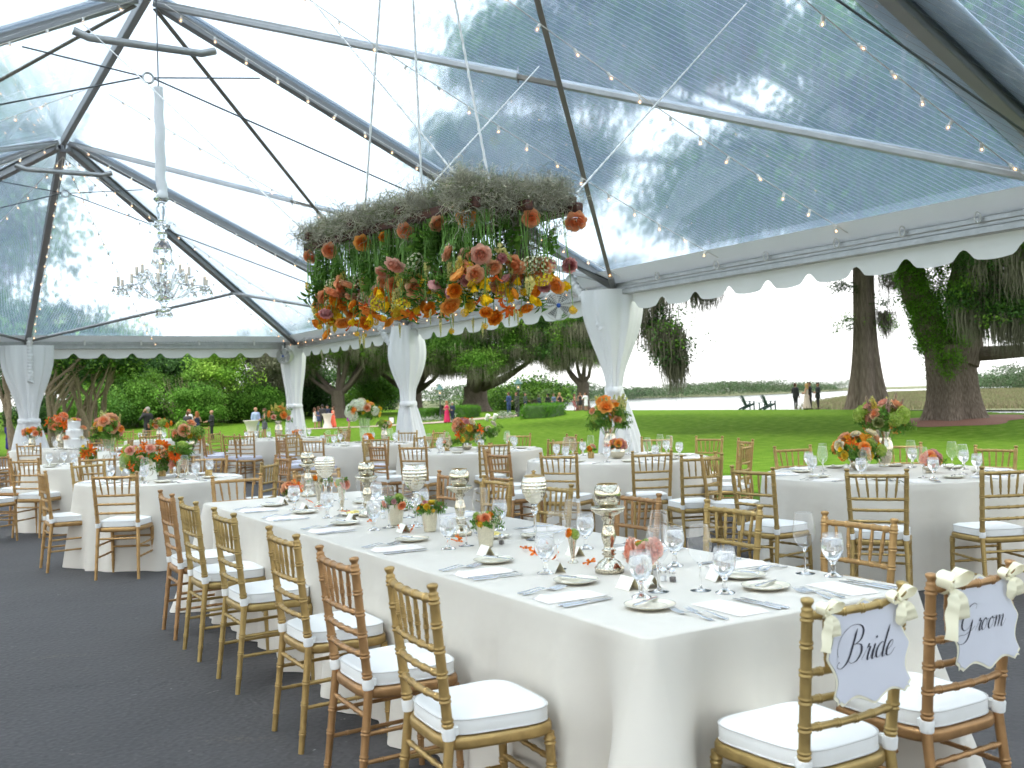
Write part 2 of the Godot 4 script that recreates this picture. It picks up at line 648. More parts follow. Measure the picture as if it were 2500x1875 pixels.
# ---------------------------------------------------------------- terrain, water, trees
func ss(a: float, b: float, x: float) -> float:
	return smoothstep(a, b, x)

func shore(z: float) -> float:
	var pts := [[-170.0, 66.0], [-110.0, 56.0], [-75.0, 53.2], [-51.0, 53.3], [-43.0, 51.5], [-29.0, 45.5], [0.0, 42.0], [60.0, 42.0]]
	for k in pts.size() - 1:
		if z < pts[k + 1][0]:
			return lerpf(pts[k][1], pts[k + 1][1], clampf((z - pts[k][0]) / (pts[k + 1][0] - pts[k][0]), 0, 1))
	return 42.0

func ground_y(x: float, z: float) -> float:
	var d := Vector2(x, z).length()
	var g := -0.5 * ss(16, 40, d) * (1 - ss(30, 44, x)) + 0.65 * ss(78, 112, d) * (1 - ss(30, 46, x)) - 0.02
	return g - 3.2 * ss(0, 5, x - shore(z)) - 0.05 * ss(-0.5, 0, x - shore(z))

func make_ground() -> void:
	# lawn: one sheet to the horizon, finer near the tent
	var xs := []
	var zs := []
	for k in 111: xs.append(-60.0 + 130.0 * k / 110.0)
	for e in [-900.0, -500.0, -250.0, -120.0]: xs.insert(xs.find(-60.0), e)
	for e in [90.0, 200.0, 600.0, 1500.0]: xs.append(e)
	for e in [-1500.0, -700.0, -300.0, -200.0]: zs.append(e)
	for k in 101: zs.append(-160.0 + 200.0 * k / 100.0)
	for e in [80.0, 200.0, 500.0]: zs.append(e)
	var b := B.new()
	var rows := []
	for z in zs:
		var row := []
		for x in xs:
			row.append(Vector3(x, ground_y(x, z) - 0.01, z))
		rows.append(row)
	b.sheet(rows)
	tag(part("lawn", b.mesh(), M.lawn), "bright green mown lawn sloping down to the river", "lawn", "", "structure")
	# asphalt floor, a sheet with an uneven edge on the river side
	b = B.new()
	rows = []
	rng.seed = 5
	for k in 70:
		var z := 14.0 - k * 0.72
		var e := 8.35 + 0.10 * sin(z * 1.3) + 0.06 * sin(z * 4.1 + 1) + 0.85 * ss(-6.8, -4.5, z)
		rows.append([Vector3(-14, 0.0, z), Vector3(-8, 0.0, z), Vector3(-2, 0, z), Vector3(3, 0, z), Vector3(e - 0.35, 0.0, z), Vector3(e, -0.03, z)])
	b.sheet(rows)
	for k in b.v.size(): b.uv[k] = Vector2(b.v[k].x / 8.0, b.v[k].z / 8.0)
	tag(part("asphalt_floor", b.mesh(), M.asphalt), "dark grey worn asphalt floor under the tent", "floor", "", "structure")
	b = B.new()
	b.face(Vector3(20, -2, 400), Vector3(1800, -2, 400), Vector3(1800, -2, -1800), Vector3(20, -2, -1800))
	tag(part("river", b.mesh(), M.water), "pale still river beyond the lawn", "river", "", "structure")
	# salt marsh to the right and the low far bank
	b = B.new()
	var mp := [Vector2(112, -104), Vector2(150, -140), Vector2(215, -192), Vector2(330, -270), Vector2(430, -352), Vector2(520, -330), Vector2(430, -150), Vector2(300, 20), Vector2(150, 20), Vector2(108, -50)]
	fan_sheet(b, mp, -1.85)
	tag(part("marsh", b.mesh(), M.marsh), "flat olive salt marsh across the water on the right", "marsh", "", "structure")
	b = B.new()
	fan_sheet(b, [Vector2(150, -262), Vector2(250, -372), Vector2(331, -437), Vector2(352, -385), Vector2(430, -420), Vector2(560, -500), Vector2(700, -420), Vector2(900, -300), Vector2(1300, -400), Vector2(1300, -1200), Vector2(300, -1200), Vector2(60, -700), Vector2(90, -300)], -1.8)
	tag(part("far_bank", b.mesh(), M.marsh), "low far bank of the river", "river bank", "", "structure")

func fan_sheet(b: B, pts: Array, y: float) -> void:
	var poly := PackedVector2Array(pts)
	var idx := Geometry2D.triangulate_polygon(poly)
	for q in pts: b.p(Vector3(q.x, y, q.y))
	for k in range(0, idx.size(), 3):
		var a: Vector3 = b.v[idx[k + 1]] - b.v[idx[k]]
		var d: Vector3 = b.v[idx[k + 2]] - b.v[idx[k]]
		if a.cross(d).y < 0: b.tri(idx[k], idx[k + 1], idx[k + 2])
		else: b.tri(idx[k], idx[k + 2], idx[k + 1])

func rnd_basis() -> Basis:
	return Basis.from_euler(Vector3(rng.randf() * TAU, rng.randf() * TAU, rng.randf() * TAU))

# a spray of small leaves
func leaf_clump(leaves: int, spread: float, size: float, seed_: int, long := 1.6) -> ArrayMesh:
	var b := B.new()
	rng.seed = seed_
	for k in leaves:
		var o := Vector3(rng.randfn(), rng.randfn() * 0.7, rng.randfn()) * spread * 0.5
		var bas := Basis.from_euler(Vector3(rng.randf_range(-0.9, 0.9), rng.randf() * TAU, rng.randf_range(-0.9, 0.9)))
		var s := size * rng.randf_range(0.7, 1.3)
		var q := [Vector3(0, 0, -s * long * 0.5), Vector3(s * 0.5, s * 0.12, 0), Vector3(0, 0, s * long * 0.5), Vector3(-s * 0.5, s * 0.12, 0)]
		b.face(o + bas * q[0], o + bas * q[1], o + bas * q[2], o + bas * q[3])
	return b.mesh()

# hanging grey strands
func moss_strand(n: int, length: float, seed_: int) -> ArrayMesh:
	var b := B.new()
	rng.seed = seed_
	for k in n:
		var o := Vector3(rng.randfn() * 0.16, rng.randf_range(-0.1, 0.1), rng.randfn() * 0.16) * length
		var l := length * rng.randf_range(0.4, 1.0)
		var a := rng.randf() * TAU
		var side := Vector3(cos(a), 0, sin(a)) * length * 0.012
		var last := [o - side, o + side]
		for s in 4:
			var t := (s + 1) / 4.0
			var mid := o + Vector3(rng.randfn() * 0.03 * length, -l * t, rng.randfn() * 0.03 * length)
			var w := side * (1.0 - t) * 1.5
			var nx := [mid - w, mid + w]
			b.face(last[0], last[1], nx[1], nx[0])
			last = nx
	return b.mesh()

var clumps := []
var strands := []
func tree_stuff() -> void:
	clumps = [leaf_clump(18, 0.75, 0.17, 101), leaf_clump(18, 0.75, 0.15, 102), leaf_clump(14, 0.7, 0.19, 103, 2.2)]
	strands = [moss_strand(14, 1.0, 111), moss_strand(10, 1.0, 112)]

# crown: lobes are [centre, radii, clumps]; leaves gather towards the shell of each lobe, in tufts with gaps between
func crown(parent: Node3D, lobes: Array, tones: Array, size: float, seed_: int, kind := 0, nm := "crown") -> void:
	var r := RandomNumberGenerator.new()
	r.seed = seed_
	var at := []
	var cols := []
	for L in lobes:
		var c: Vector3 = L[0]
		var rad: Vector3 = L[1]
		var tufts := maxi(3, int(L[2]) / 14)
		for t in tufts:
			var d := Vector3(r.randfn(), r.randfn(), r.randfn()).normalized()
			if d.y < -0.35 and r.randf() < 0.6: d.y = -d.y
			var q := c + d * rad * pow(r.randf_range(0.18, 1.0), 0.45)
			var tone: Color = tones[r.randi() % tones.size()]
			tone = tone * r.randf_range(0.7, 1.4)
			var rr := size * r.randf_range(0.8, 1.9)
			for k in 14:
				var o := Vector3(r.randfn(), r.randfn() * 0.55, r.randfn()) * rr * 0.75
				at.append(Transform3D(Basis.from_euler(Vector3(r.randf_range(-0.5, 0.5), r.randf() * TAU, r.randf_range(-0.5, 0.5))) * Basis.from_scale(Vector3.ONE * size * r.randf_range(0.8, 1.4)), q + o))
				var m := r.randf_range(0.8, 1.2)
				cols.append(Color(tone.r * m, tone.g * m, tone.b * m))
	var o := many(nm, clumps[kind], M.leaf, at, cols, parent)
	o.set_meta("kind", "stuff")

func moss(parent: Node3D, lobes: Array, n: int, length: float, seed_: int, nm := "spanish_moss", tone := Color(0.17, 0.165, 0.115), top := 0.2) -> void:
	var r := RandomNumberGenerator.new()
	r.seed = seed_
	var at := []
	var cols := []
	for k in n:
		var L = lobes[r.randi() % lobes.size()]
		var a := r.randf() * TAU
		var q := sqrt(r.randf())
		var p: Vector3 = L[0] + L[1] * Vector3(cos(a) * q, -r.randf_range(-top, 1.0) * sqrt(1.0 - q * q * 0.98), sin(a) * q)
		var s := length * r.randf_range(0.4, 1.3)
		at.append(Transform3D(Basis(Vector3.UP, r.randf() * TAU) * Basis.from_scale(Vector3(s * 0.8, s, s * 0.8)), p))
		var m := r.randf_range(0.6, 1.35)
		cols.append(Color(tone.r * m, tone.g * m, tone.b * m))
	many(nm, strands[seed_ % 2], M.moss, at, cols, parent).set_meta("kind", "stuff")

# a tapering bent limb
func limb(b: B, a: Vector3, e: Vector3, r0: float, r1: float, bend: Vector3, r: RandomNumberGenerator, n := 7, seg := 9) -> void:
	var path := []
	var rad := []
	for k in n + 1:
		var t := float(k) / n
		path.append(a.lerp(e, t) + bend * sin(PI * t) + Vector3(r.randfn(), r.randfn() * 0.5, r.randfn()) * r0 * 0.16 * (1 if k > 0 and k < n else 0))
		rad.append(lerpf(r0, r1, t))
	b.tube(path, rad, seg)

# trunk with buttressed foot, ribs running up it
func bole(b: B, foot: Vector3, top: Vector3, r: float, flare: float, rn: RandomNumberGenerator, seg := 40, r_top := 0.8) -> void:
	var rows := []
	var ph := rn.randf() * TAU
	for k in 15:
		var t := k / 14.0
		var mid := foot.lerp(top, t) + Vector3(sin(t * 3 + ph) * 0.08, 0, cos(t * 2.3 + ph) * 0.08) * r
		var row := []
		for j in seg + 1:
			var a := TAU * j / seg
			var rib := 0.05 * sin(a * 5 + ph + t) + 0.035 * sin(a * 9 - ph * 2) + 0.03 * sin(a * 14 + t * 2)
			var fl := flare * pow(1 - t, 4.0) * (1.0 + 0.55 * sin(a * 5 + ph))
			var q := r * (lerpf(1, r_top, t) * (1 + rib) + fl)
			row.append(mid + Vector3(cos(a), 0, sin(a)) * q)
		rows.append(row)
	b.sheet(rows, true, true)

const OAK := [Color(0.085, 0.19, 0.03), Color(0.12, 0.25, 0.036), Color(0.06, 0.14, 0.028), Color(0.16, 0.29, 0.05)]
const DARK := [Color(0.04, 0.095, 0.03), Color(0.055, 0.12, 0.036), Color(0.075, 0.15, 0.05)]
const FRESH := [Color(0.085, 0.2, 0.025), Color(0.12, 0.25, 0.04), Color(0.065, 0.16, 0.025)]
const LIME := [Color(0.22, 0.4, 0.05), Color(0.29, 0.46, 0.08), Color(0.16, 0.31, 0.05)]

# a broad tree: trunk at foot, height h, crown width w
func tree(n: String, foot: Vector3, h: float, w: float, tones: Array, seed_: int, label: String, trunk_r := 0.3, density := 900, low := 0.25, group := "", kind := 0, size := 1.0, bark := "bark", moss_n := 0) -> Node3D:
	var t := thing(n, foot)
	tag(t, label, "tree", group)
	var r := RandomNumberGenerator.new()
	r.seed = seed_
	var b := B.new()
	var top := Vector3(r.randfn() * 0.2, h * 0.62, r.randfn() * 0.2)
	limb(b, Vector3(0, -0.3, 0), top, trunk_r, trunk_r * 0.45, Vector3(r.randfn(), 0, r.randfn()) * 0.15, r, 9, 12)
	var lobes := []
	var nl := 7
	for k in nl:
		var a := TAU * k / nl + r.randf() * 0.8
		var y := lerpf(low, 0.86, r.randf()) * h
		var reach := w * 0.5 * (1.0 - 0.55 * absf(y / h - 0.5)) * r.randf_range(0.45, 0.75)
		var c := Vector3(cos(a) * reach, y, sin(a) * reach)
		var rad := Vector3(w * 0.26, h * 0.15, w * 0.26) * r.randf_range(0.75, 1.25)
		lobes.append([c, rad, density / nl])
		limb(b, Vector3(0, minf(y * 0.7, top.y * 0.95), 0), c, trunk_r * 0.35, trunk_r * 0.06, Vector3(0, -0.1, 0) * w * 0.3, r, 5, 6)
	lobes.append([Vector3(0, h * 0.84, 0), Vector3(w * 0.25, h * 0.16, w * 0.25), density / 5])
	part("trunk", b.mesh(), M[bark], t)
	var own := r.randf_range(0.7, 1.3)
	crown(t, lobes, tones.map(func(q): return Color(q.r * own, q.g * own, q.b * own)), size, seed_, kind)
	if moss_n: moss(t, lobes, moss_n, h * 0.16, seed_)
	return t

func make_trees() -> void:
	tree_stuff()
	var r := RandomNumberGenerator.new()
	# ---- the great oak on the river lawn
	var foot := Vector3(39.2, -0.3, -28.8)
	var oak := tag(thing("live_oak", foot), "huge ivy-clad live oak with forked trunk at right, ringed by mulch", "tree")
	r.seed = 71
	var b := B.new()
	bole(b, Vector3(0, -0.3, 0), Vector3(0.0, 3.4, 0.0), 0.98, 0.55, r, 56, 1.0)
	part("trunk", b.mesh(), M.bark, oak)
	# the way across the view from the tent: left is (-0.59, 0, -0.81)
	var lf := Vector3(-0.59, 0, -0.81)
	b = B.new()
	limb(b, Vector3(0, 2.6, 0) + lf * 0.35, Vector3(0, 10.5, 0) + lf * 2.3, 0.72, 0.42, lf * 0.2, r, 10, 16)
	limb(b, Vector3(0, 2.6, 0) - lf * 0.3, Vector3(0, 11.0, 0) - lf * 0.4, 0.8, 0.45, -lf * 0.25, r, 10, 16)
	limb(b, Vector3(0, 3.0, 0) - lf * 0.6, Vector3(0, 4.9, 0) - lf * 8, 0.35, 0.12, Vector3(0, -0.6, 0), r, 9, 10)
	part("limb", b.mesh(), M.bark, oak)
	var hi := []
	for e in [[28.4, 19.5, -47.1], [29.1, 17.6, -40.7], [30.3, 16.9, -34.6], [31.4, 13.2, -24.8], [30.0, 12.2, -19.8], [31.7, 14.5, -48.6], [31.5, 9.8, -33.6], [32, 10.0, -27.3], [33, 9.2, -22.7], [40, 14, -30], [38, 16, -22], [27, 21, -37], [27, 20, -28], [44, 13, -38], [29.5, 15.2, -52]]:
		hi.append([Vector3(e[0], e[1], e[2]) - foot, Vector3(3.4, 1.7, 3.4), 720])
	crown(oak, hi, OAK + DARK, 1.0, 711)
	moss(oak, hi, 900, 2.6, 712, "spanish_moss", Color(0.17, 0.165, 0.13), 0.5)
	b = B.new()
	for L in hi: limb(b, Vector3(0, 9.5, 0) + lf * 1.0, L[0], 0.3, 0.07, Vector3(0, 1.0, 0), r, 6, 6)
	part("limb", b.mesh(), M.bark, oak)
	# low boughs that hang into view under the eave
	var low := []
	for e in [[31.0, 6.9, -39.2, 1.5, 1.0], [29.4, 5.4, -38.0, 1.3, 1.1], [29.7, 4.2, -36.6, 0.7, 0.8], [29.9, 3.2, -36.3, 0.4, 0.7], [34.3, 7.0, -39.1, 0.9, 0.9], [30.0, 7.4, -41.5, 1.6, 0.8]]:
		low.append([Vector3(e[0], e[1], e[2]) - foot, Vector3(e[3], e[4], e[3]), 90])
	crown(oak, low, OAK + DARK, 0.42, 713)
	moss(oak, low, 420, 1.7, 714, "spanish_moss", Color(0.15, 0.145, 0.11), 0.8)
	var side := []
	for e in [[37.0, 5.6, -24.2, 1.9, 1.5], [36.6, 4.6, -25.2, 1.2, 1.0], [35.6, 6.4, -22.6, 2.0, 1.4], [38.0, 7.6, -26.0, 2.0, 1.4], [36.2, 3.9, -23.4, 1.0, 0.7]]:
		side.append([Vector3(e[0], e[1], e[2]) - foot, Vector3(e[3], e[4], e[3]), 620])
	crown(oak, side, OAK + DARK, 0.4, 715)
	moss(oak, side, 500, 1.5, 716, "spanish_moss", Color(0.17, 0.165, 0.13), 0.6)
	# ivy up the left stem
	var at := []
	var cols := []
	r.seed = 72
	for k in 3400:
		var y := 1.9 + 7.5 * pow(r.randf(), 0.8)
		var a := r.randf() * TAU
		var stem := lf * (0.25 + (y - 2.6) * 0.25) if r.randf() < 0.62 or y < 3.4 else -lf * 0.35
		var rad := 1.0 if y < 3.2 else 0.74
		if y < 3.2: stem = Vector3.ZERO
		if y < 3.2 and sin(a * 3) + (y - 3.2) * 1.1 < -0.4: continue
		var q := Vector3(cos(a), 0, sin(a))
		if q.dot(lf) < -0.55: continue
		at.append(Transform3D(rnd_from(r) * Basis.from_scale(Vector3.ONE * r.randf_range(0.22, 0.4)), stem + q * (rad + r.randf_range(0.0, 0.22)) + Vector3(0, y, 0)))
		var m := r.randf_range(0.6, 1.3)
		cols.append(Color(0.12 * m, 0.27 * m, 0.03 * m))
	many("ivy", clumps[0], M.leaf, at, cols, oak).set_meta("kind", "stuff")
	b = B.new()
	var ring := []
	for s in 4:
		var rw := []
		for j in 41:
			var a := TAU * j / 40
			var d := lerpf(0.8, 3.0 + 0.4 * sin(a * 3 + 1) + 0.25 * sin(a * 7), s / 3.0)
			var x := cos(a) * d
			var z := sin(a) * d
			rw.append(Vector3(x, ground_y(foot.x + x, foot.z + z) - foot.y + [0.1, 0.09, 0.06, 0.0][s], z))
		ring.append(rw)
	b.sheet(ring)
	var mu := part("mulch_bed", b.mesh(), M.mulch, null, Transform3D(Basis(), foot))
	tag(mu, "", "", "", "structure")
	# ---- bare-trunked oak left of it
	foot = Vector3(52.5, -0.1, -44.8)
	var pale := tag(thing("live_oak", foot), "tall bare-trunked oak between the lake party and the ivy oak", "tree")
	b = B.new()
	bole(b, Vector3(0, -0.3, 0), Vector3(0.2, 10.5, -0.1), 0.72, 0.8, r, 44, 0.85)
	part("trunk", b.mesh(), M.bark, pale)
	var pl := []
	for e in [[0, 12, 0], [-3, 13, -2], [2, 14, 3], [-2, 11.5, 3], [3, 12, -2]]: pl.append([Vector3(e[0], e[1], e[2]), Vector3(3.2, 1.8, 3.2), 500])
	crown(pale, pl, OAK, 0.9, 721)
	var pm := [[Vector3(0.75, 6.2, 0.9), Vector3(0.35, 1.2, 0.35), 50], [Vector3(-0.6, 7.6, -0.9), Vector3(0.4, 0.7, 0.4), 40], [Vector3(-0.7, 5.6, -1.0), Vector3(0.3, 0.4, 0.3), 20], [Vector3(1.0, 8.6, 1.2), Vector3(0.6, 0.9, 0.6), 60]]
	crown(pale, pm, DARK + OAK, 0.4, 722)
	moss(pale, [pm[0], pm[3]], 70, 1.6, 723, "spanish_moss", Color(0.12, 0.11, 0.09))
	# ---- moss-hung oaks behind the hedges
	big_oak(Vector3(34.2, -0.2, -89.7), "spreading live oak behind the group of guests at the left end of the path", 0.62, [[-1.9, 6.8, -5.0, 3.4], [0.2, 7.2, 0.0, 3.6], [3.0, 7.0, 2.0, 3.2], [4.2, 6.8, -2.6, 3.4], [-2.5, 5.2, -3.6, 2.2], [5.6, 6.0, -6.0, 3.0], [1.4, 9.4, 1.5, 4.0]], 31, 300, OAK)
	big_oak(Vector3(46.4, -0.1, -99.7), "broad live oak with long grey moss beside the white tied drape", 0.8, [[-2.6, 6.8, 1.0, 3.4], [0.6, 6.8, 5.8, 3.6], [-4.5, 6.0, -2.0, 3.2], [2.5, 9.5, 3.0, 4.5], [0.4, 5.2, 7.5, 2.4]], 32, 420, OAK + DARK)
	big_oak(Vector3(48.8, -0.1, -90.5), "massive live oak with bright clumped crown over the clipped hedges", 1.15, [[-2.2, 6.4, 2.0, 2.8], [-0.7, 8.3, 5.1, 3.2], [1.3, 6.3, 6.3, 2.6], [2.6, 8.6, 7.0, 3.0], [3.6, 5.9, 7.7, 2.2], [-2.4, 4.6, 6.5, 2.0], [0.0, 5.0, 5.0, 1.8], [-1.0, 10.6, 4.5, 3.6], [4.0, 10.0, 9.5, 3.0]], 33, 620, OAK + FRESH)
	big_oak(Vector3(54.0, -0.1, -78.8), "dark mossy live oak half hidden by the right-hand drape", 0.55, [[-1.0, 6.4, 0.0, 2.0], [-0.2, 8.0, 1.0, 3.0], [-1.6, 5.4, -1.6, 1.4], [0.6, 5.6, 1.2, 1.6], [-2.2, 7.6, -3.0, 2.2]], 34, 420, DARK + OAK)
	# hazy trees farther off between the trunks
	var k := 0
	for e in [[44, -106, 4.5, 5, "grey-green shrubby tree behind the purple dress"], [49.8, -141, 6.0, 9, "hazy tree seen under the spreading oak"], [60, -148, 7, 10, "hazy tree left of the white tied drape"], [56, -131, 5.0, 9, "hazy tree behind the left lantern"], [57.6, -93.7, 4.6, 7, "low bushy tree behind the guests at the river hedge"], [33.6, -98.4, 4.0, 5, "round bush at the foot of the corner drape"], [70, -125, 5.5, 9, "low tree behind the round clipped hedge"]]:
		tree("shrub_tree" if e[2] < 5 else "tree", Vector3(e[0], ground_y(e[0], e[1]), e[1]), e[2], e[3], DARK if k % 2 else OAK, 300 + k, e[4], 0.2, 700, 0.1, "", 0, 0.9, "bark", 40)
		k += 1
	# ---- the wood at the far left edge of the lawn
	var wood := [[13.9, -99.0, 7.0, 5, 0, "dark pine-like tree right of the left drape"], [16.1, -103.8, 7.4, 4, 1, "tall feathery tree behind the pale trunks"], [17.0, -96.6, 5.2, 5, 2, "mid green tree with loose crown at the lawn edge"], [19.3, -102.2, 7.2, 4.4, 2, "tall bright tree left of the darkest crown"], [22.6, -107.8, 7.6, 6.5, 0, "darkest broad crown in the middle of the wood"], [21.6, -99.6, 6.4, 5, 0, "dark rounded tree behind the phone caller"], [25.5, -109.1, 6.4, 5, 0, "dark tree right of the broad dark crown"], [13.3, -89.0, 3.4, 4, 1, "low palm-like bush in front of the wood"], [16.4, -90.5, 3.6, 4, 2, "fresh green bush at the wood's foot"], [18.7, -93.2, 4.2, 4, 1, "leafy sapling in front of the dark crown"], [20.8, -87.6, 2.8, 3.2, 2, "bright round bush behind the auburn-haired guest"], [25.4, -90.5, 2.3, 4.4, 2, "bright low bush right of the slim pale trunk"], [27.7, -91.9, 2.8, 4, 2, "bright bush beside the corner drape"], [10.5, -97.0, 6.6, 6, 0, "dark tree behind the left drape"], [6.8, -92.0, 7, 7, 0, "dark tree at the far left behind the lantern"], [23.6, -96.0, 4.4, 4.4, 1, "green tree behind the lime-coloured one"], [30.5, -104.0, 4.4, 7, 0, "hazy tree behind the corner drape"], [12.0, -86.5, 2.4, 4.4, 1, "low dark bush behind the cake"], [9.0, -88.0, 2.6, 5, 0, "low dark thicket behind the bare stems"], [15.0, -94.0, 3.0, 6, 0, "dark undergrowth at the foot of the wood"], [22.5, -95.0, 3.0, 6, 0, "dark undergrowth left of the lime-coloured tree"]]
	k = 0
	for e in wood:
		tree("tree" if e[2] > 5 else "bush", Vector3(e[0], ground_y(e[0], e[1]), e[1]), e[2], e[3], [DARK, OAK, FRESH][e[4]], 400 + k, e[5], 0.16 if e[2] > 5 else 0.08, 950 if e[2] > 5 else 700, 0.12 if e[2] < 5 else 0.46, "", 0, 0.52, "bark", 0)
		k += 1
	tree("lime_tree", Vector3(24.2, -0.2, -92.4), 7.4, 4.6, LIME, 450, "lime green airy tree with slim pale trunk", 0.17, 620, 0.42, "", 0, 0.7, "pale_bark", 30)
	tree("cypress_tree", Vector3(28.2, -0.1, -93.0), 8.2, 5.5, [Color(0.16, 0.17, 0.11), Color(0.12, 0.15, 0.08)], 451, "nearly bare cypress hung with grey moss left of the corner drape", 0.22, 150, 0.3, "", 0, 0.7, "bark", 420)
	tree("cypress_tree", Vector3(32.5, -0.1, -99.5), 8.0, 6.0, [Color(0.1, 0.13, 0.07), Color(0.12, 0.15, 0.08)], 452, "grey mossy cypress right behind the corner drape", 0.22, 420, 0.25, "", 0, 0.7, "bark", 260)
	# leafless grey bush
	var d := tag(thing("bare_bush", Vector3(20.4, -0.3, -90.2)), "leafless grey bush in front of the wood", "bush")
	b = B.new()
	r.seed = 77
	for q in 60:
		var e := Vector3(r.randfn() * 1.5, r.randf_range(1.6, 4.2), r.randfn() * 1.2)
		limb(b, Vector3(r.randfn() * 0.2, 0, 0), e, 0.035, 0.012, Vector3(r.randfn(), 0, r.randfn()) * 0.3, r, 5, 4)
	part("branches", b.mesh(), M.pale_bark, d)
	# ---- smooth-barked multi-stemmed trees near the left drape
	k = 0
	for e in [[2.7, -33.9, "left of the green lantern post"], [4.2, -40.8, "right beside the left drape"], [5.0, -43.7, "behind the man in the dark suit at left"], [5.8, -45.7, "second right of the left drape"], [5.7, -41.6, "behind the wedding cake"], [6.6, -44.5, "right of the wedding cake"]]:
		var t := tag(thing("crape_myrtle", Vector3(e[0], -0.55, e[1])), "crape myrtle with bare twisting pale stems " + e[2], "tree", "")
		r.seed = 500 + k
		b = B.new()
		var lob := []
		for q in 3 + k % 2:
			var a := TAU * q / 3.3 + r.randf()
			var out := Vector3(cos(a), 0, sin(a))
			var mid := out * r.randf_range(0.25, 0.55) + Vector3(0, r.randf_range(1.8, 2.6), 0)
			limb(b, out * 0.1, mid, 0.09, 0.065, Vector3(r.randfn(), 0, r.randfn()) * 0.12, r, 7, 9)
			for s in 2:
				var e2 := mid + out * r.randf_range(0.2, 0.9) + Vector3(r.randfn() * 0.4, r.randf_range(1.4, 2.4), r.randfn() * 0.4)
				limb(b, mid, e2, 0.06, 0.032, Vector3(r.randfn(), 0, r.randfn()) * 0.15, r, 6, 7)
				lob.append([e2 + Vector3(0, 0.3, 0), Vector3(0.9, 0.5, 0.9), 60])
				for w in 3:
					limb(b, e2, e2 + Vector3(r.randfn() * 0.5, r.randf_range(0.1, 0.7), r.randfn() * 0.5), 0.035, 0.012, Vector3.ZERO, r, 3, 5)
		part("stem", b.mesh(), M.pale_bark, t)
		crown(t, lob, OAK + DARK, 0.5, 510 + k)
		k += 1
	# tree whose crown shows through the left roof slope
	var lt := tree("tree", Vector3(3.2, -0.5, -52), 17, 13, DARK + OAK, 470, "tall tree standing beyond the far end, seen through the left roof slope", 0.4, 2600, 0.5, "", 0, 1.0, "bark", 150)
	lt.position = Vector3(-1.5, -0.5, -44)
	# ---- far shore: trees past the marsh and the river
	var fr := []
	var fc := []
	r.seed = 81
	for q in 9000:
		var t := r.randf()
		var x: float
		var z: float
		var hh: float
		if q < 5200:
			x = lerpf(170, 640, t)
			z = lerpf(-330, -560, t) + r.randf_range(-60, 10)
			hh = 5.6 + 3.0 * sin(t * 40) * r.randf() + 1.8 * sin(t * 13)
		else:
			t = pow(t, 0.8)
			x = lerpf(520, 330, t) + r.randf_range(0, 40)
			z = lerpf(-380, -190, t) + r.randf_range(-25, 25)
			hh = 4.5 + 2.4 * sin(t * 31) * r.randf() + 2.5 * sin(t * 9 + 1) + 3 * t
		fr.append(Transform3D(Basis(Vector3.UP, r.randf() * TAU) * Basis.from_scale(Vector3(1, 0.8, 1) * r.randf_range(1.8, 4.4)), Vector3(x, -1.6 + maxf(0.3, hh * sqrt(r.randf())), z)))
		var m := r.randf_range(0.65, 1.35)
		fc.append(Color(0.075 * m, 0.13 * m, 0.06 * m) if r.randf() < 0.75 else Color(0.13 * m, 0.15 * m, 0.1 * m))
	tag(many("far_shore_trees", clumps[1], M.leaf, fr, fc), "long low line of hazy woodland along the far shore", "woodland", "", "stuff")
	# reeds
	var reed := B.new()
	rng.seed = 91
	for q in 26:
		var o := Vector3(rng.randfn() * 0.9, 0, rng.randfn() * 0.9)
		var a := rng.randf() * TAU
		var s := Vector3(cos(a), 0, sin(a)) * 0.05
		var tip := o + Vector3(rng.randfn() * 0.15, rng.randf_range(0.6, 1.3), rng.randfn() * 0.15)
		reed.face(o - s, o + s, tip + s * 0.2, tip - s * 0.2)
	var poly := PackedVector2Array([Vector2(112, -104), Vector2(150, -140), Vector2(215, -192), Vector2(330, -270), Vector2(380, -200), Vector2(260, -60), Vector2(120, -45)])
	fr = []
	fc = []
	var reed_mesh := reed.mesh()
	for q in 26000:
		var x := 105.0 + 280 * pow(r.randf(), 1.6)
		var z := -x * r.randf_range(0.25, 0.99)
		if not Geometry2D.is_point_in_polygon(Vector2(x, z), poly): continue
		var s := r.randf_range(0.7, 1.2) * (1.0 + x / 400.0)
		fr.append(Transform3D(Basis(Vector3.UP, r.randf() * TAU) * Basis.from_scale(Vector3(s, s * 0.4, s)), Vector3(x, -1.9, z)))
		var m := r.randf_range(0.7, 1.25)
		fc.append(Color(0.19 * m, 0.16 * m, 0.09 * m) if r.randf() < 0.4 else Color(0.17 * m, 0.19 * m, 0.08 * m))
	tag(many("marsh_reeds", reed_mesh, M.reed, fr, fc), "olive and tan reeds covering the salt marsh at right", "reeds", "", "stuff")
	# lawn blades where the grass comes close
	var gb := B.new()
	rng.seed = 92
	for q in 16:
		var o := Vector3(rng.randf_range(-0.1, 0.1), 0, rng.randf_range(-0.1, 0.1))
		var a := rng.randf() * TAU
		var s := Vector3(cos(a), 0, sin(a)) * 0.003
		var tip := o + Vector3(rng.randfn() * 0.018, rng.randf_range(0.025, 0.05), rng.randfn() * 0.018)
		gb.face(o - s, o + s, tip + s * 0.2, tip - s * 0.2)
	fr = []
	fc = []
	for q in 16000:
		var x := 8.2 + 2.2 * pow(r.randf(), 1.6)
		var z := r.randf_range(-24, -4.5)
		if x < 8.5 and r.randf() < 0.7: continue
		var s := r.randf_range(0.8, 1.4)
		fr.append(Transform3D(Basis(Vector3.UP, r.randf() * TAU) * Basis.from_scale(Vector3.ONE * s), Vector3(x, ground_y(x, z) - 0.012, z)))
		var m := r.randf_range(0.75, 1.2)
		fc.append(Color(0.095 * m, 0.19 * m, 0.018 * m) if r.randf() < (0.95 if x > 9.2 else 0.6) else Color(0.22 * m, 0.2 * m, 0.07 * m))
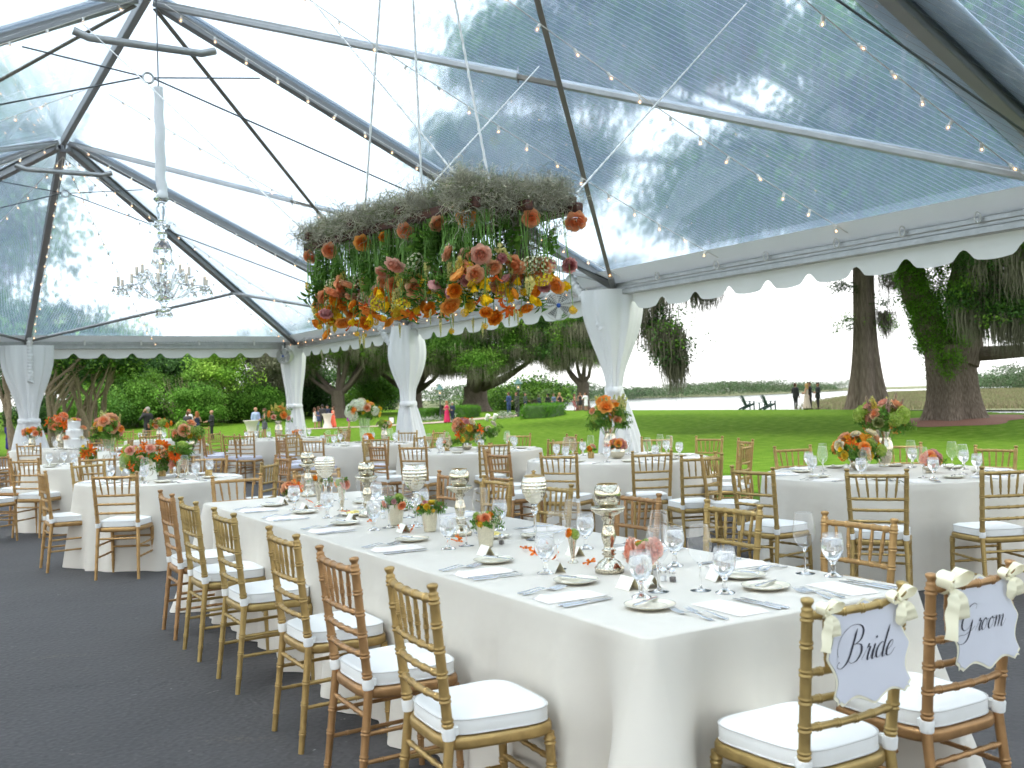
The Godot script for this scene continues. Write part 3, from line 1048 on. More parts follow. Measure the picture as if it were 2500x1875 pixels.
	tag(many("grass", gb.mesh(), M.grass_blade, fr, fc), "short green grass blades along the tent's river side", "grass", "", "stuff")

func rnd_from(r: RandomNumberGenerator) -> Basis:
	return Basis.from_euler(Vector3(r.randf() * TAU, r.randf() * TAU, r.randf() * TAU))

func big_oak(foot: Vector3, label: String, rad: float, lobes: Array, seed_: int, strands_n: int, tones: Array) -> void:
	var t := tag(thing("live_oak", foot), label, "tree")
	var r := RandomNumberGenerator.new()
	r.seed = seed_
	var b := B.new()
	bole(b, Vector3(0, -0.3, 0), Vector3(0, 2.6, 0), rad, rad * 0.6, r, 36, 0.95)
	part("trunk", b.mesh(), M.bark, t)
	var ls := []
	b = B.new()
	for e in lobes:
		var c := Vector3(e[0], e[1], e[2])
		limb(b, Vector3(0, 2.2, 0), c, rad * 0.5, rad * 0.1, Vector3(0, -0.5, 0), r, 7, 8)
		ls.append([c, Vector3(e[3], e[3] * 0.45, e[3]), 330.0 * e[3]])
	part("limb", b.mesh(), M.bark, t)
	crown(t, ls, tones, 0.55, seed_ + 900)
	moss(t, ls, strands_n * 2, 1.8, seed_ + 950, "spanish_moss", Color(0.27, 0.26, 0.19), 0.3)

func make_garden() -> void:
	# path, brick edge, clipped hedges, sago palms, lanterns
	var pb := B.new()
	var pts := [[24.0, -71.5], [30.0, -70.5], [34.5, -69.5], [37.5, -68.8], [40.5, -68.3], [44.0, -68.5]]
	var a := []
	var c := []
	for e in pts:
		a.append(Vector3(e[0], ground_y(e[0], e[1] + 1.2) + 0.02, e[1] + 1.2))
		c.append(Vector3(e[0], ground_y(e[0], e[1] - 1.6) + 0.02, e[1] - 1.6))
	pb.sheet([a, c])
	tag(part("path", pb.mesh(), M.path), "pale garden path between the hedges", "path", "", "structure")
	var k := 0
	var hm := [hedge_mesh(4.1, 2.2, 0.9, 1), hedge_mesh(2.1, 1.6, 0.85, 2), hedge_mesh(2.6, 1.4, 0.8, 3)]
	for e in [[39.9, -0.2, -63.4, 0, 0.7, "rounded clipped hedge below the right sago palm"], [38.3, -0.2, -72.6, 1, 0.5, "clipped hedge block right of the couple in magenta and navy"], [36.6, -0.3, -75.4, 2, 0.5, "shaded clipped hedge behind the left sago palm"]]:
		var h := tag(thing("hedge", Vector3(e[0], e[1], e[2]), e[4]), e[5], "hedge")
		part("foliage", hm[e[3]], M.hedge_leaf, h)
		var at := []
		var cols := []
		var r := RandomNumberGenerator.new()
		r.seed = 600 + k
		for q in 900:
			var s: Vector3 = [Vector3(4.1, 0.9, 2.2), Vector3(2.1, 0.85, 1.6), Vector3(2.6, 0.8, 1.4)][e[3]]
			var p := Vector3(r.randf_range(-0.5, 0.5) * s.x, r.randf() * s.y, r.randf_range(-0.5, 0.5) * s.z)
			var ax := r.randi() % 3
			if ax == 0: p.x = s.x * 0.5 * signf(p.x)
			elif ax == 1: p.y = s.y
			else: p.z = s.z * 0.5 * signf(p.z)
			at.append(Transform3D(rnd_from(r) * Basis.from_scale(Vector3.ONE * 0.22), p * Vector3(0.97, 1, 0.97)))
			var m := r.randf_range(0.7, 1.3)
			cols.append(Color(0.1 * m, 0.25 * m, 0.03 * m))
		many("foliage", clumps[0], M.leaf, at, cols, h).set_meta("kind", "stuff")
		k += 1
	for e in [[37.4, -0.25, -74.6, 1.2, "sago palm behind the couple in magenta and navy"], [41.0, -0.1, -66.4, 1.35, "sago palm rising from behind the rounded hedge"]]:
		var t := tag(thing("sago_palm", Vector3(e[0], e[1], e[2])), e[4], "palm")
		var b := B.new()
		b.lathe([Vector2(0.3, 0), Vector2(0.26, 0.4), Vector2(0.3, e[3] * 0.75), Vector2(0.12, e[3] * 0.9)], 12)
		part("trunk", b.mesh(), M.bark, t)
		var fb := B.new()
		rng.seed = 620
		for q in 34:
			var w := TAU * q / 34 + rng.randf() * 0.2
			var out := Vector3(cos(w), 0, sin(w))
			var rise := rng.randf_range(0.0, 1.0)
			var side := Vector3(-out.z, 0, out.x)
			for s in 14:
				var u := s / 13.0
				var p0: Vector3 = Vector3(0, e[3] * 0.8, 0) + out * 1.75 * u + Vector3(0, (0.9 * rise + 0.15) * sin(u * 2.2) - 0.45 * u * u * (1.3 - rise), 0)
				for g in [-1.0, 1.0]:
					var tip: Vector3 = p0 + side * g * 0.3 * (1.05 - u * 0.7) + out * 0.16 + Vector3(0, 0.05, 0)
					fb.face(p0, p0 + out * 0.05, tip, tip - out * 0.02)
		part("fronds", fb.mesh(), M.palm_leaf, t)
	# white bedding flowers and brick edging
	var r2 := RandomNumberGenerator.new()
	r2.seed = 640
	for e in [[38.2, -66.2, 1.0, "white bedding flowers at the left end of the rounded hedge"], [35.2, -71.6, 2.2, "white bedding flowers edging the bed by the couple"]]:
		var at := []
		var cols := []
		var at2 := []
		for q in 90:
			var x: float = e[0] + r2.randfn() * 0.4 * e[2]
			var z: float = e[1] + r2.randfn() * 0.25
			var m := r2.randf_range(0.8, 1.1)
			var white := r2.randf() < 0.45
			at.append(Transform3D(rnd_from(r2) * Basis.from_scale(Vector3.ONE * 0.22), Vector3(x, ground_y(x, z) + r2.randf_range(0.08, 0.4), z)))
			cols.append(Color(0.75 * m, 0.75 * m, 0.72 * m) if white else Color(0.07, 0.14, 0.03))
		tag(many("bedding_flowers", clumps[0], M.leaf, at, cols), e[3], "flowers", "", "stuff")
	lantern(Vector3(35.9, -0.3, -72.2), 2.85, "green lantern on post above the left sago palm")
	lantern(Vector3(39.9, -0.15, -66.9), 2.95, "green lantern on post above the right sago palm")
	lantern(Vector3(1.42, -0.3, -26.6), 3.1, "green lantern on black post cut by the left edge of the picture")

func hedge_mesh(l: float, d: float, h: float, seed_: int) -> ArrayMesh:
	var n := FastNoiseLite.new()
	n.seed = seed_
	n.frequency = 1.5
	var rows := []
	var prof := [[1.0, 0.0], [1.0, 0.4], [1.0, 0.85], [0.97, 0.97], [0.9, 1.0], [0.5, 1.0], [0.0, 1.0]]
	for e in prof:
		var row := []
		for j in 61:
			var a := TAU * j / 60
			var cx := signf(cos(a)) * pow(absf(cos(a)), 0.35)
			var cz := signf(sin(a)) * pow(absf(sin(a)), 0.35)
			var p := Vector3(cx * l * 0.5 * e[0], h * e[1], cz * d * 0.5 * e[0])
			row.append(p * (1.0 + 0.02 * n.get_noise_3dv(p * 2)))
		rows.append(row)
	var b := B.new()
	b.sheet(rows, true, true)
	return b.mesh()

func lantern(at: Vector3, h: float, label: String) -> void:
	var t := tag(thing("street_lamp", at, 0.3), label, "lamp", "green lanterns in the garden")
	var b := B.new()
	b.lathe([Vector2(0.16, 0), Vector2(0.16, 0.12), Vector2(0.1, 0.2), Vector2(0.09, 0.6), Vector2(0.055, 0.7), Vector2(0.05, h * 0.36), Vector2(0.075, h * 0.37), Vector2(0.045, h * 0.39), Vector2(0.045, h - 1.0), Vector2(0.09, h - 0.97), Vector2(0.03, h - 0.92)], 12)
	part("post", b.mesh(), M.lamp_black, t)
	b = B.new()
	var y := h - 0.92
	for k in 4:
		var a := TAU * k / 4 + PI / 4
		b.bar(Vector3(cos(a) * 0.12, y, sin(a) * 0.12), Vector3(cos(a) * 0.22, y + 0.46, sin(a) * 0.22), 0.02, 0.02)
	b.lathe([Vector2(0.16, y - 0.03), Vector2(0.17, y)], 4, Transform3D(Basis(Vector3.UP, PI / 4), Vector3.ZERO))
	part("frame", b.mesh(), M.lamp_green, t)
	b = B.new()
	b.lathe([Vector2(0.34, y + 0.46), Vector2(0.33, y + 0.49), Vector2(0.2, y + 0.62), Vector2(0.12, y + 0.72), Vector2(0.13, y + 0.74), Vector2(0.07, y + 0.82), Vector2(0.02, y + 0.86), Vector2(0.035, y + 0.89), Vector2(0.0, y + 0.95)], 8)
	part("roof", b.mesh(), M.lamp_green, t)
	b = B.new()
	b.lathe([Vector2(0.115, y), Vector2(0.215, y + 0.45)], 4, Transform3D(Basis(Vector3.UP, PI / 4), Vector3.ZERO), false)
	part("pane", b.mesh(), M.lamp_pane, t)
	b = B.new()
	b.ball(Vector3(0, y + 0.2, 0), Vector3(0.03, 0.05, 0.03), 8, 6)
	part("flame", b.mesh(), M.filament, t)

# ---------------------------------------------------------------- the tent
const XE := 8.26
const XC := 2.245
const XW := -3.77
const HE := 2.78
const RE := 2.98
const RR := 5.86
const PZ := [-24.48, -17.87, -11.25, -4.64, 1.98, 8.6]

func roof_at(x: float, z: float) -> Vector3:   # a point on the underside of either long slope
	var t := absf(x - XC) / (XE - XC)
	return Vector3(x, lerpf(RR, RE, t), z)

func make_tent() -> void:
	var t := tag(thing("frame_tent", Vector3.ZERO), "large white frame tent with clear vinyl roof over the whole party", "tent")
	var b: B
	# posts
	for z in PZ:
		for x in [XW, XE]:
			b = B.new()
			b.box(Vector3(x, HE / 2, z), Vector3(0.1, HE, 0.1), Basis(), 0.012)
			b.box(Vector3(x, 0.012, z), Vector3(0.3, 0.024, 0.3))
			part("post", b.mesh(), M.aluminium, t)
	b = B.new()
	b.box(Vector3(XC, HE / 2, PZ[0]), Vector3(0.1, HE, 0.1), Basis(), 0.012)
	part("post", b.mesh(), M.aluminium, t)
	# eave beams: a box with a groove
	var corners := []
	for k in 5:
		corners.append([Vector3(XE, 0, PZ[k]), Vector3(XE, 0, PZ[k + 1]), Vector3(-1, 0, 0)])
		corners.append([Vector3(XW, 0, PZ[k]), Vector3(XW, 0, PZ[k + 1]), Vector3(1, 0, 0)])
	for k in [0, 5]:
		var inw := Vector3(0, 0, 1 if k == 0 else -1)
		corners.append([Vector3(XW, 0, PZ[k]), Vector3(XC, 0, PZ[k]), inw])
		corners.append([Vector3(XC, 0, PZ[k]), Vector3(XE, 0, PZ[k]), inw])
	for e in corners:
		b = B.new()
		var d: Vector3 = (e[1] - e[0]).normalized() * 0.06
		var a: Vector3 = e[0] + d
		var c: Vector3 = e[1] - d
		var up := Vector3.UP
		b.bar(a + up * (HE + 0.035), c + up * (HE + 0.035), 0.1, 0.07, 0.008)
		b.bar(a + up * (HE + 0.088), c + up * (HE + 0.088), 0.075, 0.03)
		b.bar(a + up * (HE + 0.13), c + up * (HE + 0.13), 0.1, 0.055, 0.008)
		part("eave_beam", b.mesh(), M.aluminium, t)
		# valance with scallops, hung outside the beam
		var len: float = e[0].distance_to(e[1])
		var out: Vector3 = -e[2] * 0.075
		var dir: Vector3 = (e[1] - e[0]) / len
		var rows := [[], [], []]
		var n := int(len / 0.035)
		for j in n + 1:
			var s := len * j / n
			var ph := fposmod(s / 0.62 + 0.3, 1.0)
			var dip := 0.235 + 0.018 * sin(PI * clampf(ph / 0.62, 0, 1))
			if ph > 0.62: dip = 0.235 - 0.1 * pow(sin(PI * (ph - 0.62) / 0.38), 1.3)
			var wav := 0.012 * sin(s * 5.0) + 0.006 * sin(s * 13.0)
			for q in 3:
				var y: float = [HE + 0.17, HE - 0.02, HE - dip + 0.04][q]
				rows[q].append(e[0] + dir * s + out * (1.0 + wav * q * 4) + Vector3(0, y, 0))
		b = B.new()
		b.sheet(rows)
		part("valance", b.mesh(), M.white_vinyl, t)
		# opaque border along the lower edge of the roof
		b = B.new()
		var long_side: bool = absf(e[2].x) > 0.5
		var inn: Vector3 = e[2]
		var ra := Vector3(e[0].x, RE, e[0].z) - inn * 0.1
		var rc := Vector3(e[1].x, RE, e[1].z) - inn * 0.1
		var rise := (RR - RE) / (XE - XC if long_side else PZ[1] - PZ[0])
		var w := 0.42
		b.face(ra + Vector3(0, -0.08, 0), rc + Vector3(0, -0.08, 0), rc + inn * w + Vector3(0, rise * w - 0.1, 0), ra + inn * w + Vector3(0, rise * w - 0.1, 0))
		part("roof_border", b.mesh(), M.white_vinyl, t)
	# rafters
	for k in [1, 2, 3, 4]:
		for x in [XW, XE]:
			rafter(t, Vector3(x, RE - 0.09, PZ[k]), Vector3(XC + signf(x - XC) * 0.12, RR - 0.13, PZ[k]))
	for e in [[0, 1], [5, 4]]:
		for x in [XW, XC, XE]:
			rafter(t, Vector3(x, RE - 0.09, PZ[e[0]]), Vector3(XC, RR - 0.15, PZ[e[1]]).move_toward(Vector3(x, RE, PZ[e[0]]), 0.12))
	b = B.new()
	b.bar(Vector3(XC, RR - 0.07, PZ[1]), Vector3(XC, RR - 0.07, PZ[4]), 0.08, 0.13, 0.01)
	part("ridge_beam", b.mesh(), M.dull_aluminium, t)
	# white covers along the joint over the nearest rafter
	for x in [XW, XE]:
		for dz in [-0.17, 0.17]:
			b = B.new()
			var p0 := roof_at(x, PZ[3] + dz) + Vector3(0, 0.02, 0)
			var p1 := roof_at(XC, PZ[3] + dz) + Vector3(0, 0.02, 0)
			b.bar(p0, p1, 0.24, 0.006)
			part("joint_cover", b.mesh(), M.white_vinyl, t)
	# crossed diagonals in each bay: a hinged tube one way, a flat strap the other
	for k in [1, 2, 3]:
		for x in [XW, XE]:
			var s := signf(x - XC)
			var top := Vector3(XC + s * 0.1, RR - 0.12, PZ[k])
			var low := Vector3(x - s * 0.05, RE - 0.02, PZ[k + 1])
			var m0 := top.lerp(low, 0.455)
			var m1 := top.lerp(low, 0.50)
			b = B.new()
			for q in [[top, m0], [m1, low]]:
				b.bar(q[0], q[1], 0.085, 0.05, 0.006)
				b.bar(q[0] + Vector3(0, 0.04, 0), q[1] + Vector3(0, 0.04, 0), 0.05, 0.03)
			part("diagonal_tube", b.mesh(), M.aluminium, t)
			b = B.new()
			b.bar(m0 - (m1 - m0) * 0.5, m1 + (m1 - m0) * 0.5, 0.05, 0.045, 0.004)
			b.tube([m0 + Vector3(0, -0.06, 0), m0 + Vector3(0, 0.1, 0)], [0.008], 6)
			b.tube([m1 + Vector3(0, -0.06, 0), m1 + Vector3(0, 0.1, 0)], [0.008], 6)
			part("hinge", b.mesh(), M.strap, t)
			b = B.new()
			var f := Vector3(XC + s * 0.1, RR - 0.16, PZ[k + 1])
			var g := Vector3(x - s * 0.25, RE + 0.02, PZ[k] + 0.27)
			b.bar(f, g, 0.05, 0.012)
			part("strap", b.mesh(), M.strap, t)
			b = B.new()
			b.bar(g, Vector3(x - s * 0.03, RE - 0.09, PZ[k] + 0.04), 0.07, 0.05, 0.006)
			part("strap_bracket", b.mesh(), M.aluminium, t)
	# hip bay struts
	for s in [-1.0, 1.0]:
		var x = XC + s * (XE - XC)
		var mid := Vector3(x, RE - 0.14, PZ[0]).lerp(Vector3(XC, RR - 0.2, PZ[1]), 0.36)
		b = B.new()
		b.tube([mid, Vector3(XC + s * 0.05, HE + 0.18, PZ[0] + 0.06)], [0.035], 8)
		part("hip_strut", b.mesh(), M.dull_aluminium, t)
		b = B.new()
		b.tube([mid, Vector3(x - s * 0.05, RE - 0.03, PZ[1])], [0.035], 8)
		part("hip_strut", b.mesh(), M.aluminium, t)
	# collar tubes, cable rings and cables under each peak
	for k in [1, 2, 3]:
		var y := 5.33
		b = B.new()
		var e := 0.72
		b.tube([Vector3(XC - e, y, PZ[k] + 0.03), Vector3(XC - e + 0.15, y - 0.05, PZ[k] + 0.03), Vector3(XC + e - 0.15, y - 0.05, PZ[k] + 0.03), Vector3(XC + e, y, PZ[k] + 0.03)], [0.04], 10)
		part("collar_tube", b.mesh(), M.aluminium, t)
		var ring := Vector3(XC, 4.93, PZ[k] + 0.06)
		b = B.new()
		var path := []
		for j in 17: path.append(ring + Vector3(cos(TAU * j / 16), sin(TAU * j / 16), 0) * 0.055)
		b.tube(path, [0.012], 6)
		part("cable_ring", b.mesh(), M.aluminium, t)
		for s in [-1.0, 1.0]:
			b = B.new()
			b.tube([ring + Vector3(s * 0.06, 0.01, 0), Vector3(XC + s * 1.2, RR - 0.2 - 1.2 * (RR - RE) / (XE - XC), PZ[k] + 0.06)], [0.008], 6)
			b.tube([ring + Vector3(s * 0.06, 0.0, 0), Vector3(XC + s * (XE - XC - 0.1), HE + 0.2, PZ[k] + 0.06)], [0.009], 6)
			part("tie_cable", b.mesh(), M.steel_cable, t)
	# clear roof panels, a seam or two in each bay
	for k in [1, 2, 3]:
		for x in [XW - 0.08, XE + 0.08]:
			roof_panel(t, [roof_at(x, PZ[k]), roof_at(x, PZ[k + 1]), roof_at(XC, PZ[k + 1]), roof_at(XC, PZ[k])])
	for e in [[0, 1], [5, 4]]:
		var peak := Vector3(XC, RR, PZ[e[1]])
		for x in [XW - 0.08, XE + 0.08]:
			roof_panel(t, [Vector3(x, RE - 0.03, PZ[e[0]]), roof_at(x, PZ[e[1]]), peak, peak])
			roof_panel(t, [Vector3(x, RE - 0.03, PZ[e[0]]), Vector3(XC, RE - 0.03, PZ[e[0]]), peak, peak])
	# clips and rings where cables are tied along the river-side beam
	for z in [-23.6, -22.5, -21.6, -20.7, -19.4, -10.2, -9.1, -8.3, -7.3, -6.5, -5.7, -15.9, -14.8, -13.7]:
		b = B.new()
		var ring := []
		for j in 13: ring.append(Vector3(XE - 0.09 + 0.015 * cos(TAU * j / 12), HE + 0.15 + 0.05 * sin(TAU * j / 12), z + 0.02 * cos(TAU * j / 12)))
		b.tube(ring, [0.008], 5)
		part("tie_loop", b.mesh(), M.white_plastic, t)
	for x in [-2.4, -0.9, 0.4, 3.4, 4.6, 5.9, 7.2]:
		b = B.new()
		b.box(Vector3(x, HE + 0.15, PZ[0] + 0.08), Vector3(0.04, 0.14, 0.02))
		part("tie_loop", b.mesh(), M.white_plastic, t)

func rafter(t: Node3D, a: Vector3, c: Vector3) -> void:
	var b := B.new()
	b.bar(a, c, 0.115, 0.05, 0.006)
	var up := (c - a).normalized().cross(Vector3(0, 1, 0)).cross((c - a).normalized()).normalized()
	b.bar(a + up * 0.06, c + up * 0.06, 0.05, 0.08)
	b.bar(a + up * 0.115, c + up * 0.115, 0.115, 0.03, 0.004)
	part("rafter", b.mesh(), M.dull_aluminium, t)

func roof_panel(t: Node3D, q: Array) -> void:
	# a thin sheet sagging a little between its edges, with woven reinforcing lines and two welded seams
	var at := func(u: float, w: float) -> Vector3:
		var p: Vector3 = q[0].lerp(q[3], u).lerp(q[1].lerp(q[2], u), w)
		p.y -= 0.05 * sin(PI * u) * sin(PI * w) + 0.012 * sin(u * 17 + w * 5) * sin(PI * w)
		return p
	var n := 14
	var top := []
	var low := []
	for i in n + 1:
		var ra := []
		var rb := []
		for j in n + 1:
			var p: Vector3 = at.call(float(i) / n, float(j) / n)
			rb.append(p)
			ra.append(p + Vector3(0, 0.004, 0))
		top.append(ra)
		low.append(rb)
	var b := B.new()
	b.sheet(top)
	if b.v.size() and (b.v[b.i[2]] - b.v[b.i[0]]).cross(b.v[b.i[1]] - b.v[b.i[0]]).y < 0:
		for k in range(0, b.i.size(), 3):
			var e := b.i[k + 1]
			b.i[k + 1] = b.i[k + 2]
			b.i[k + 2] = e
	var c := B.new()
	c.sheet(low)
	if (c.v[c.i[2]] - c.v[c.i[0]]).cross(c.v[c.i[1]] - c.v[c.i[0]]).y > 0:
		for k in range(0, c.i.size(), 3):
			var e := c.i[k + 1]
			c.i[k + 1] = c.i[k + 2]
			c.i[k + 2] = e
	var first := b.v.size()
	b.v.append_array(c.v)
	b.uv.append_array(c.uv)
	b.c.append_array(c.c)
	for k in c.i: b.i.append(k + first)
	part("roof_panel", b.mesh(), M.clear_vinyl, t)
	for w in [0.33, 0.66]:
		var s := B.new()
		ribbon(s, at, Vector2(0, w), Vector2(1, w), 0.016, 14)
		part("seam", s.mesh(), M.seam, t)
	var lines := B.new()
	var width: float = maxf(q[0].distance_to(q[1]), 1.0)
	var m := int(width / 0.062)
	var shear := 0.3
	for k in int(m * (1.0 + shear)):
		var w0 := (k + 0.5) / m
		var u0 := maxf(0.0, (w0 - 1.0) / shear)
		var u1 := minf(1.0, w0 / shear)
		if u1 - u0 < 0.02: continue
		ribbon(lines, at, Vector2(u0, clampf(w0 - shear * u0, 0, 1)), Vector2(u1, clampf(w0 - shear * u1, 0, 1)), 0.0062, 10)
	part("scrim", lines.mesh(), M.scrim, t).set_meta("kind", "stuff")

func ribbon(b: B, at: Callable, p0: Vector2, p1: Vector2, w: float, n: int) -> void:
	var a := []
	var c := []
	for k in n + 1:
		var e := p0.lerp(p1, float(k) / n)
		var p: Vector3 = at.call(e.x, e.y) - Vector3(0, 0.004, 0)
		a.append(p - Vector3(0, 0, w / 2))
		c.append(p + Vector3(0, 0, w / 2))
	if absf((a[n] - a[0]).z) > absf((a[n] - a[0]).x):
		for k in n + 1:
			a[k] += Vector3(-w / 2, 0, w / 2)
			c[k] += Vector3(w / 2, 0, -w / 2)
	b.sheet([a, c])

# ---------------------------------------------------------------- drapes round the posts
func drape(at: Vector3, turn: float, top_w: float, tie_y: float, tie_w: float, foot_w: float, lean: float, label: String, seed_: int, bulge := 0.0) -> void:
	var t := tag(thing("drape", at, turn), label, "curtain")
	var r := RandomNumberGenerator.new()
	r.seed = seed_
	var ph := [r.randf() * TAU, r.randf() * TAU, r.randf() * TAU]
	var rows := []
	var n := 90
	for k in 46:
		var y := (HE + 0.06) * (1.0 - k / 45.0) + 0.015
		var half: float
		var mid := 0.0
		var fold := 1.0
		if y > tie_y:
			var s := (HE - y) / (HE - tie_y)
			half = lerpf(top_w, tie_w, pow(smoothstep(0.0, 1.0, s), 1.15)) * 0.5 + bulge * sin(PI * clampf(s * 1.25, 0, 1)) * 0.5
			fold = lerpf(0.32, 0.9, s)
		else:
			var s := (tie_y - y) / tie_y
			half = lerpf(tie_w, foot_w, pow(s, 0.75)) * 0.5
			mid = lean * pow(s, 1.1)
			fold = lerpf(0.9, 0.5, s)
		var row := []
		for j in n + 1:
			var a := TAU * j / n
			var depth := lerpf(0.17, half * 0.75, 0.45)
			var f := 1.0 + fold * (0.11 * sin(a * 7 + ph[0] + sin(y * 1.4) * 0.5) + 0.08 * sin(a * 12 + ph[1] + y * 0.4) + 0.05 * sin(a * 19 + ph[2] - y * 0.7))
			row.append(Vector3(cos(a) * half * f + mid, y, sin(a) * depth * f))
		rows.append(row)
	var b := B.new()
	b.sheet(rows, true, true)
	part("cloth", b.mesh(), M.drape, t)
	b = B.new()
	var band := []
	for k in 5:
		var row := []
		for j in 41:
			var a := TAU * j / 40
			var q = 1.0 + 0.05 * sin(a * 9 + k) + [0.02, 0.1, 0.14, 0.1, 0.02][k]
			row.append(Vector3(cos(a) * tie_w * 0.56 * q, tie_y - 0.06 + k * 0.03, sin(a) * (tie_w * 0.35 + 0.06) * q))
		band.append(row)
	b.sheet(band, true, true)
	b.ball(Vector3(0.02, tie_y, tie_w * 0.35 + 0.09), Vector3(0.07, 0.05, 0.035), 10, 6)
	part("tieback", b.mesh(), M.drape, t)

# a ruched white sleeve over a slanting strut
func sleeve(a: Vector3, c: Vector3, label: String, seed_: int) -> void:
	var b := B.new()
	var r := RandomNumberGenerator.new()
	r.seed = seed_
	var path := []
	var rad := []
	for k in 41:
		path.append(a.lerp(c, k / 40.0) + Vector3(r.randfn(), r.randfn(), r.randfn()) * 0.004)
		rad.append(0.05 + 0.014 * sin(k * 2.1) + r.randf() * 0.01)
	b.tube(path, rad, 14)
	tag(part("sleeve", b.mesh(), M.drape), label, "fabric sleeve")

func fan(at: Vector3, aim: Vector3, dia: float, label: String) -> void:
	var t := tag(thing("fan", at), label, "fan", "round white fans hung under the eaves")
	t.basis = B.along(Vector3.ZERO, aim).basis
	var R := dia / 2
	var b := B.new()
	b.lathe([Vector2(R * 0.97, -0.09), Vector2(R, -0.09), Vector2(R, 0.09), Vector2(R * 0.97, 0.09), Vector2(R * 0.97, -0.09)], 32, Transform3D(), false)
	part("housing", b.mesh(), M.white_plastic, t)
	b = B.new()
	for k in 7:
		var q := R * (0.16 + 0.8 * k / 6.5)
		var ring := []
		for j in 33: ring.append(Vector3(cos(TAU * j / 32) * q, 0.095, sin(TAU * j / 32) * q))
		b.tube(ring, [0.004], 4)
	for k in 10:
		var a := TAU * k / 10
		b.tube([Vector3(cos(a) * R * 0.15, 0.1, sin(a) * R * 0.15), Vector3(cos(a) * R, 0.09, sin(a) * R)], [0.004], 4)
	part("grille", b.mesh(), M.white_plastic, t)
	b = B.new()
	for k in 4:
		var a := TAU * k / 4 + 0.4
		var row0 := []
		var row1 := []
		for s in 6:
			var q := lerpf(0.03, R * 0.88, s / 5.0)
			row0.append(Vector3(cos(a) * q, -0.03, sin(a) * q))
			row1.append(Vector3(cos(a + 0.75) * q, 0.03, sin(a + 0.75) * q))
		b.sheet([row0, row1])
	part("blade", b.mesh(), M.dull_aluminium, t)
	b = B.new()
	b.lathe([Vector2(R * 0.15, 0.085), Vector2(R * 0.15, 0.1), Vector2(0.0, 0.106)], 20)
	part("badge", b.mesh(), M.blue_badge, t)
	b = B.new()
	var inv := t.basis.inverse()
	b.bar(inv * Vector3(0, R, 0), inv * Vector3(0, R + 0.14, 0), 0.03, 0.02)
	part("hanger", b.mesh(), M.steel_cable, t)

# a festoon string: wire with small lit globes
var bulb_glass: ArrayMesh
var bulb_cap: ArrayMesh
var bulb_wire: ArrayMesh
func string_lights(a: Vector3, c: Vector3, sag: float, gap: float, label: String, seed_: int) -> void:
	var t := tag(thing("string_light", Vector3.ZERO), label, "string lights", "festoon strings under the clear roof")
	var r := RandomNumberGenerator.new()
	r.seed = seed_
	var path := []
	for k in 17:
		var u := k / 16.0
		path.append(a.lerp(c, u) - Vector3(0, sag * 4 * u * (1 - u), 0))
	var b := B.new()
	b.tube(path, [0.005], 5)
	part("wire", b.mesh(), M.socket, t)
	var n := int(a.distance_to(c) / gap)
	for k in n:
		var u := (k + 0.5) / n
		var p := a.lerp(c, u) - Vector3(0, sag * 4 * u * (1 - u), 0)
		var bas := Basis.from_euler(Vector3(r.randfn() * 0.35, r.randf() * TAU, r.randfn() * 0.35))
		var g := part("bulb", bulb_glass, M.bulb_glass, t, Transform3D(bas, p))
		part("socket", bulb_cap, M.socket, g)
		part("filament", bulb_wire, M.filament, g)

func make_strings() -> void:
	var b := B.new()
	b.lathe([Vector2(0.0, -0.085), Vector2(0.016, -0.08), Vector2(0.024, -0.065), Vector2(0.024, -0.055), Vector2(0.014, -0.036)], 10, Transform3D(), false)
	bulb_glass = b.mesh()
	b = B.new()
	b.lathe([Vector2(0.014, -0.038), Vector2(0.015, -0.006), Vector2(0.006, 0.004)], 8)
	bulb_cap = b.mesh()
	b = B.new()
	b.ball(Vector3(0, -0.06, 0), Vector3(0.008, 0.011, 0.008), 6, 4)
	bulb_wire = b.mesh()
	var k := 0
	for e in [[-17.6, "along the right rafter of the far peak"], [-14.5, "midway down the second bay on the river side"], [-11.0, "along the long rafter left of the flower canopy"], [-9.1, "just past the flower canopy on the river side"], [-7.2, "across the treed roof bay nearest the camera"], [-5.1, "beside the nearest rafter at the top right"], [-3.2, "at the top right corner beyond the nearest rafter"]]:
		string_lights(roof_at(XC + 0.15, e[0]) - Vector3(0, 0.12, 0), roof_at(XE - 0.15, e[0] + 0.1) - Vector3(0, 0.05, 0), 0.1, 0.36, "string of small globe bulbs " + e[1], 900 + k)
		k += 1
	for e in [[-17.6, "down the left rafter of the far peak"], [-11.0, "down the left rafter of the near peak"], [-14.4, "down the left roof slope between the two peaks"], [-9.2, "at the top left corner before the near peak"]]:
		string_lights(roof_at(XC - 0.15, e[0]) - Vector3(0, 0.12, 0), roof_at(XW + 0.15, e[0]) - Vector3(0, 0.05, 0), 0.1, 0.36, "string of small globe bulbs " + e[1], 900 + k)
		k += 1
	var pk := Vector3(XC, RR - 0.3, PZ[1] - 0.1)
	for e in [[XC + 0.08, "down the middle post rafter at the far end"], [4.9, "fanning over the chandelier towards the far end"], [XE - 0.12, "down the far right hip rafter"], [XC - 2.9, "fanning towards the far left end"]]:
		string_lights(pk, Vector3(e[0], RE - 0.12, PZ[0] + 0.12), 0.08, 0.34, "string of small globe bulbs " + e[1], 900 + k)
		k += 1
	string_lights(pk + Vector3(0.1, 0, 0), Vector3(XE - 0.15, RE - 0.05, -21.3), 0.12, 0.36, "string of small globe bulbs fanning to the right of the far hip rafter", 930)
	string_lights(Vector3(XE - 0.1, HE + 0.16, -24.2), Vector3(XE - 0.1, HE + 0.16, -11.5), 0.0, 0.5, "string of small globe bulbs along the river-side eave beam", 931)

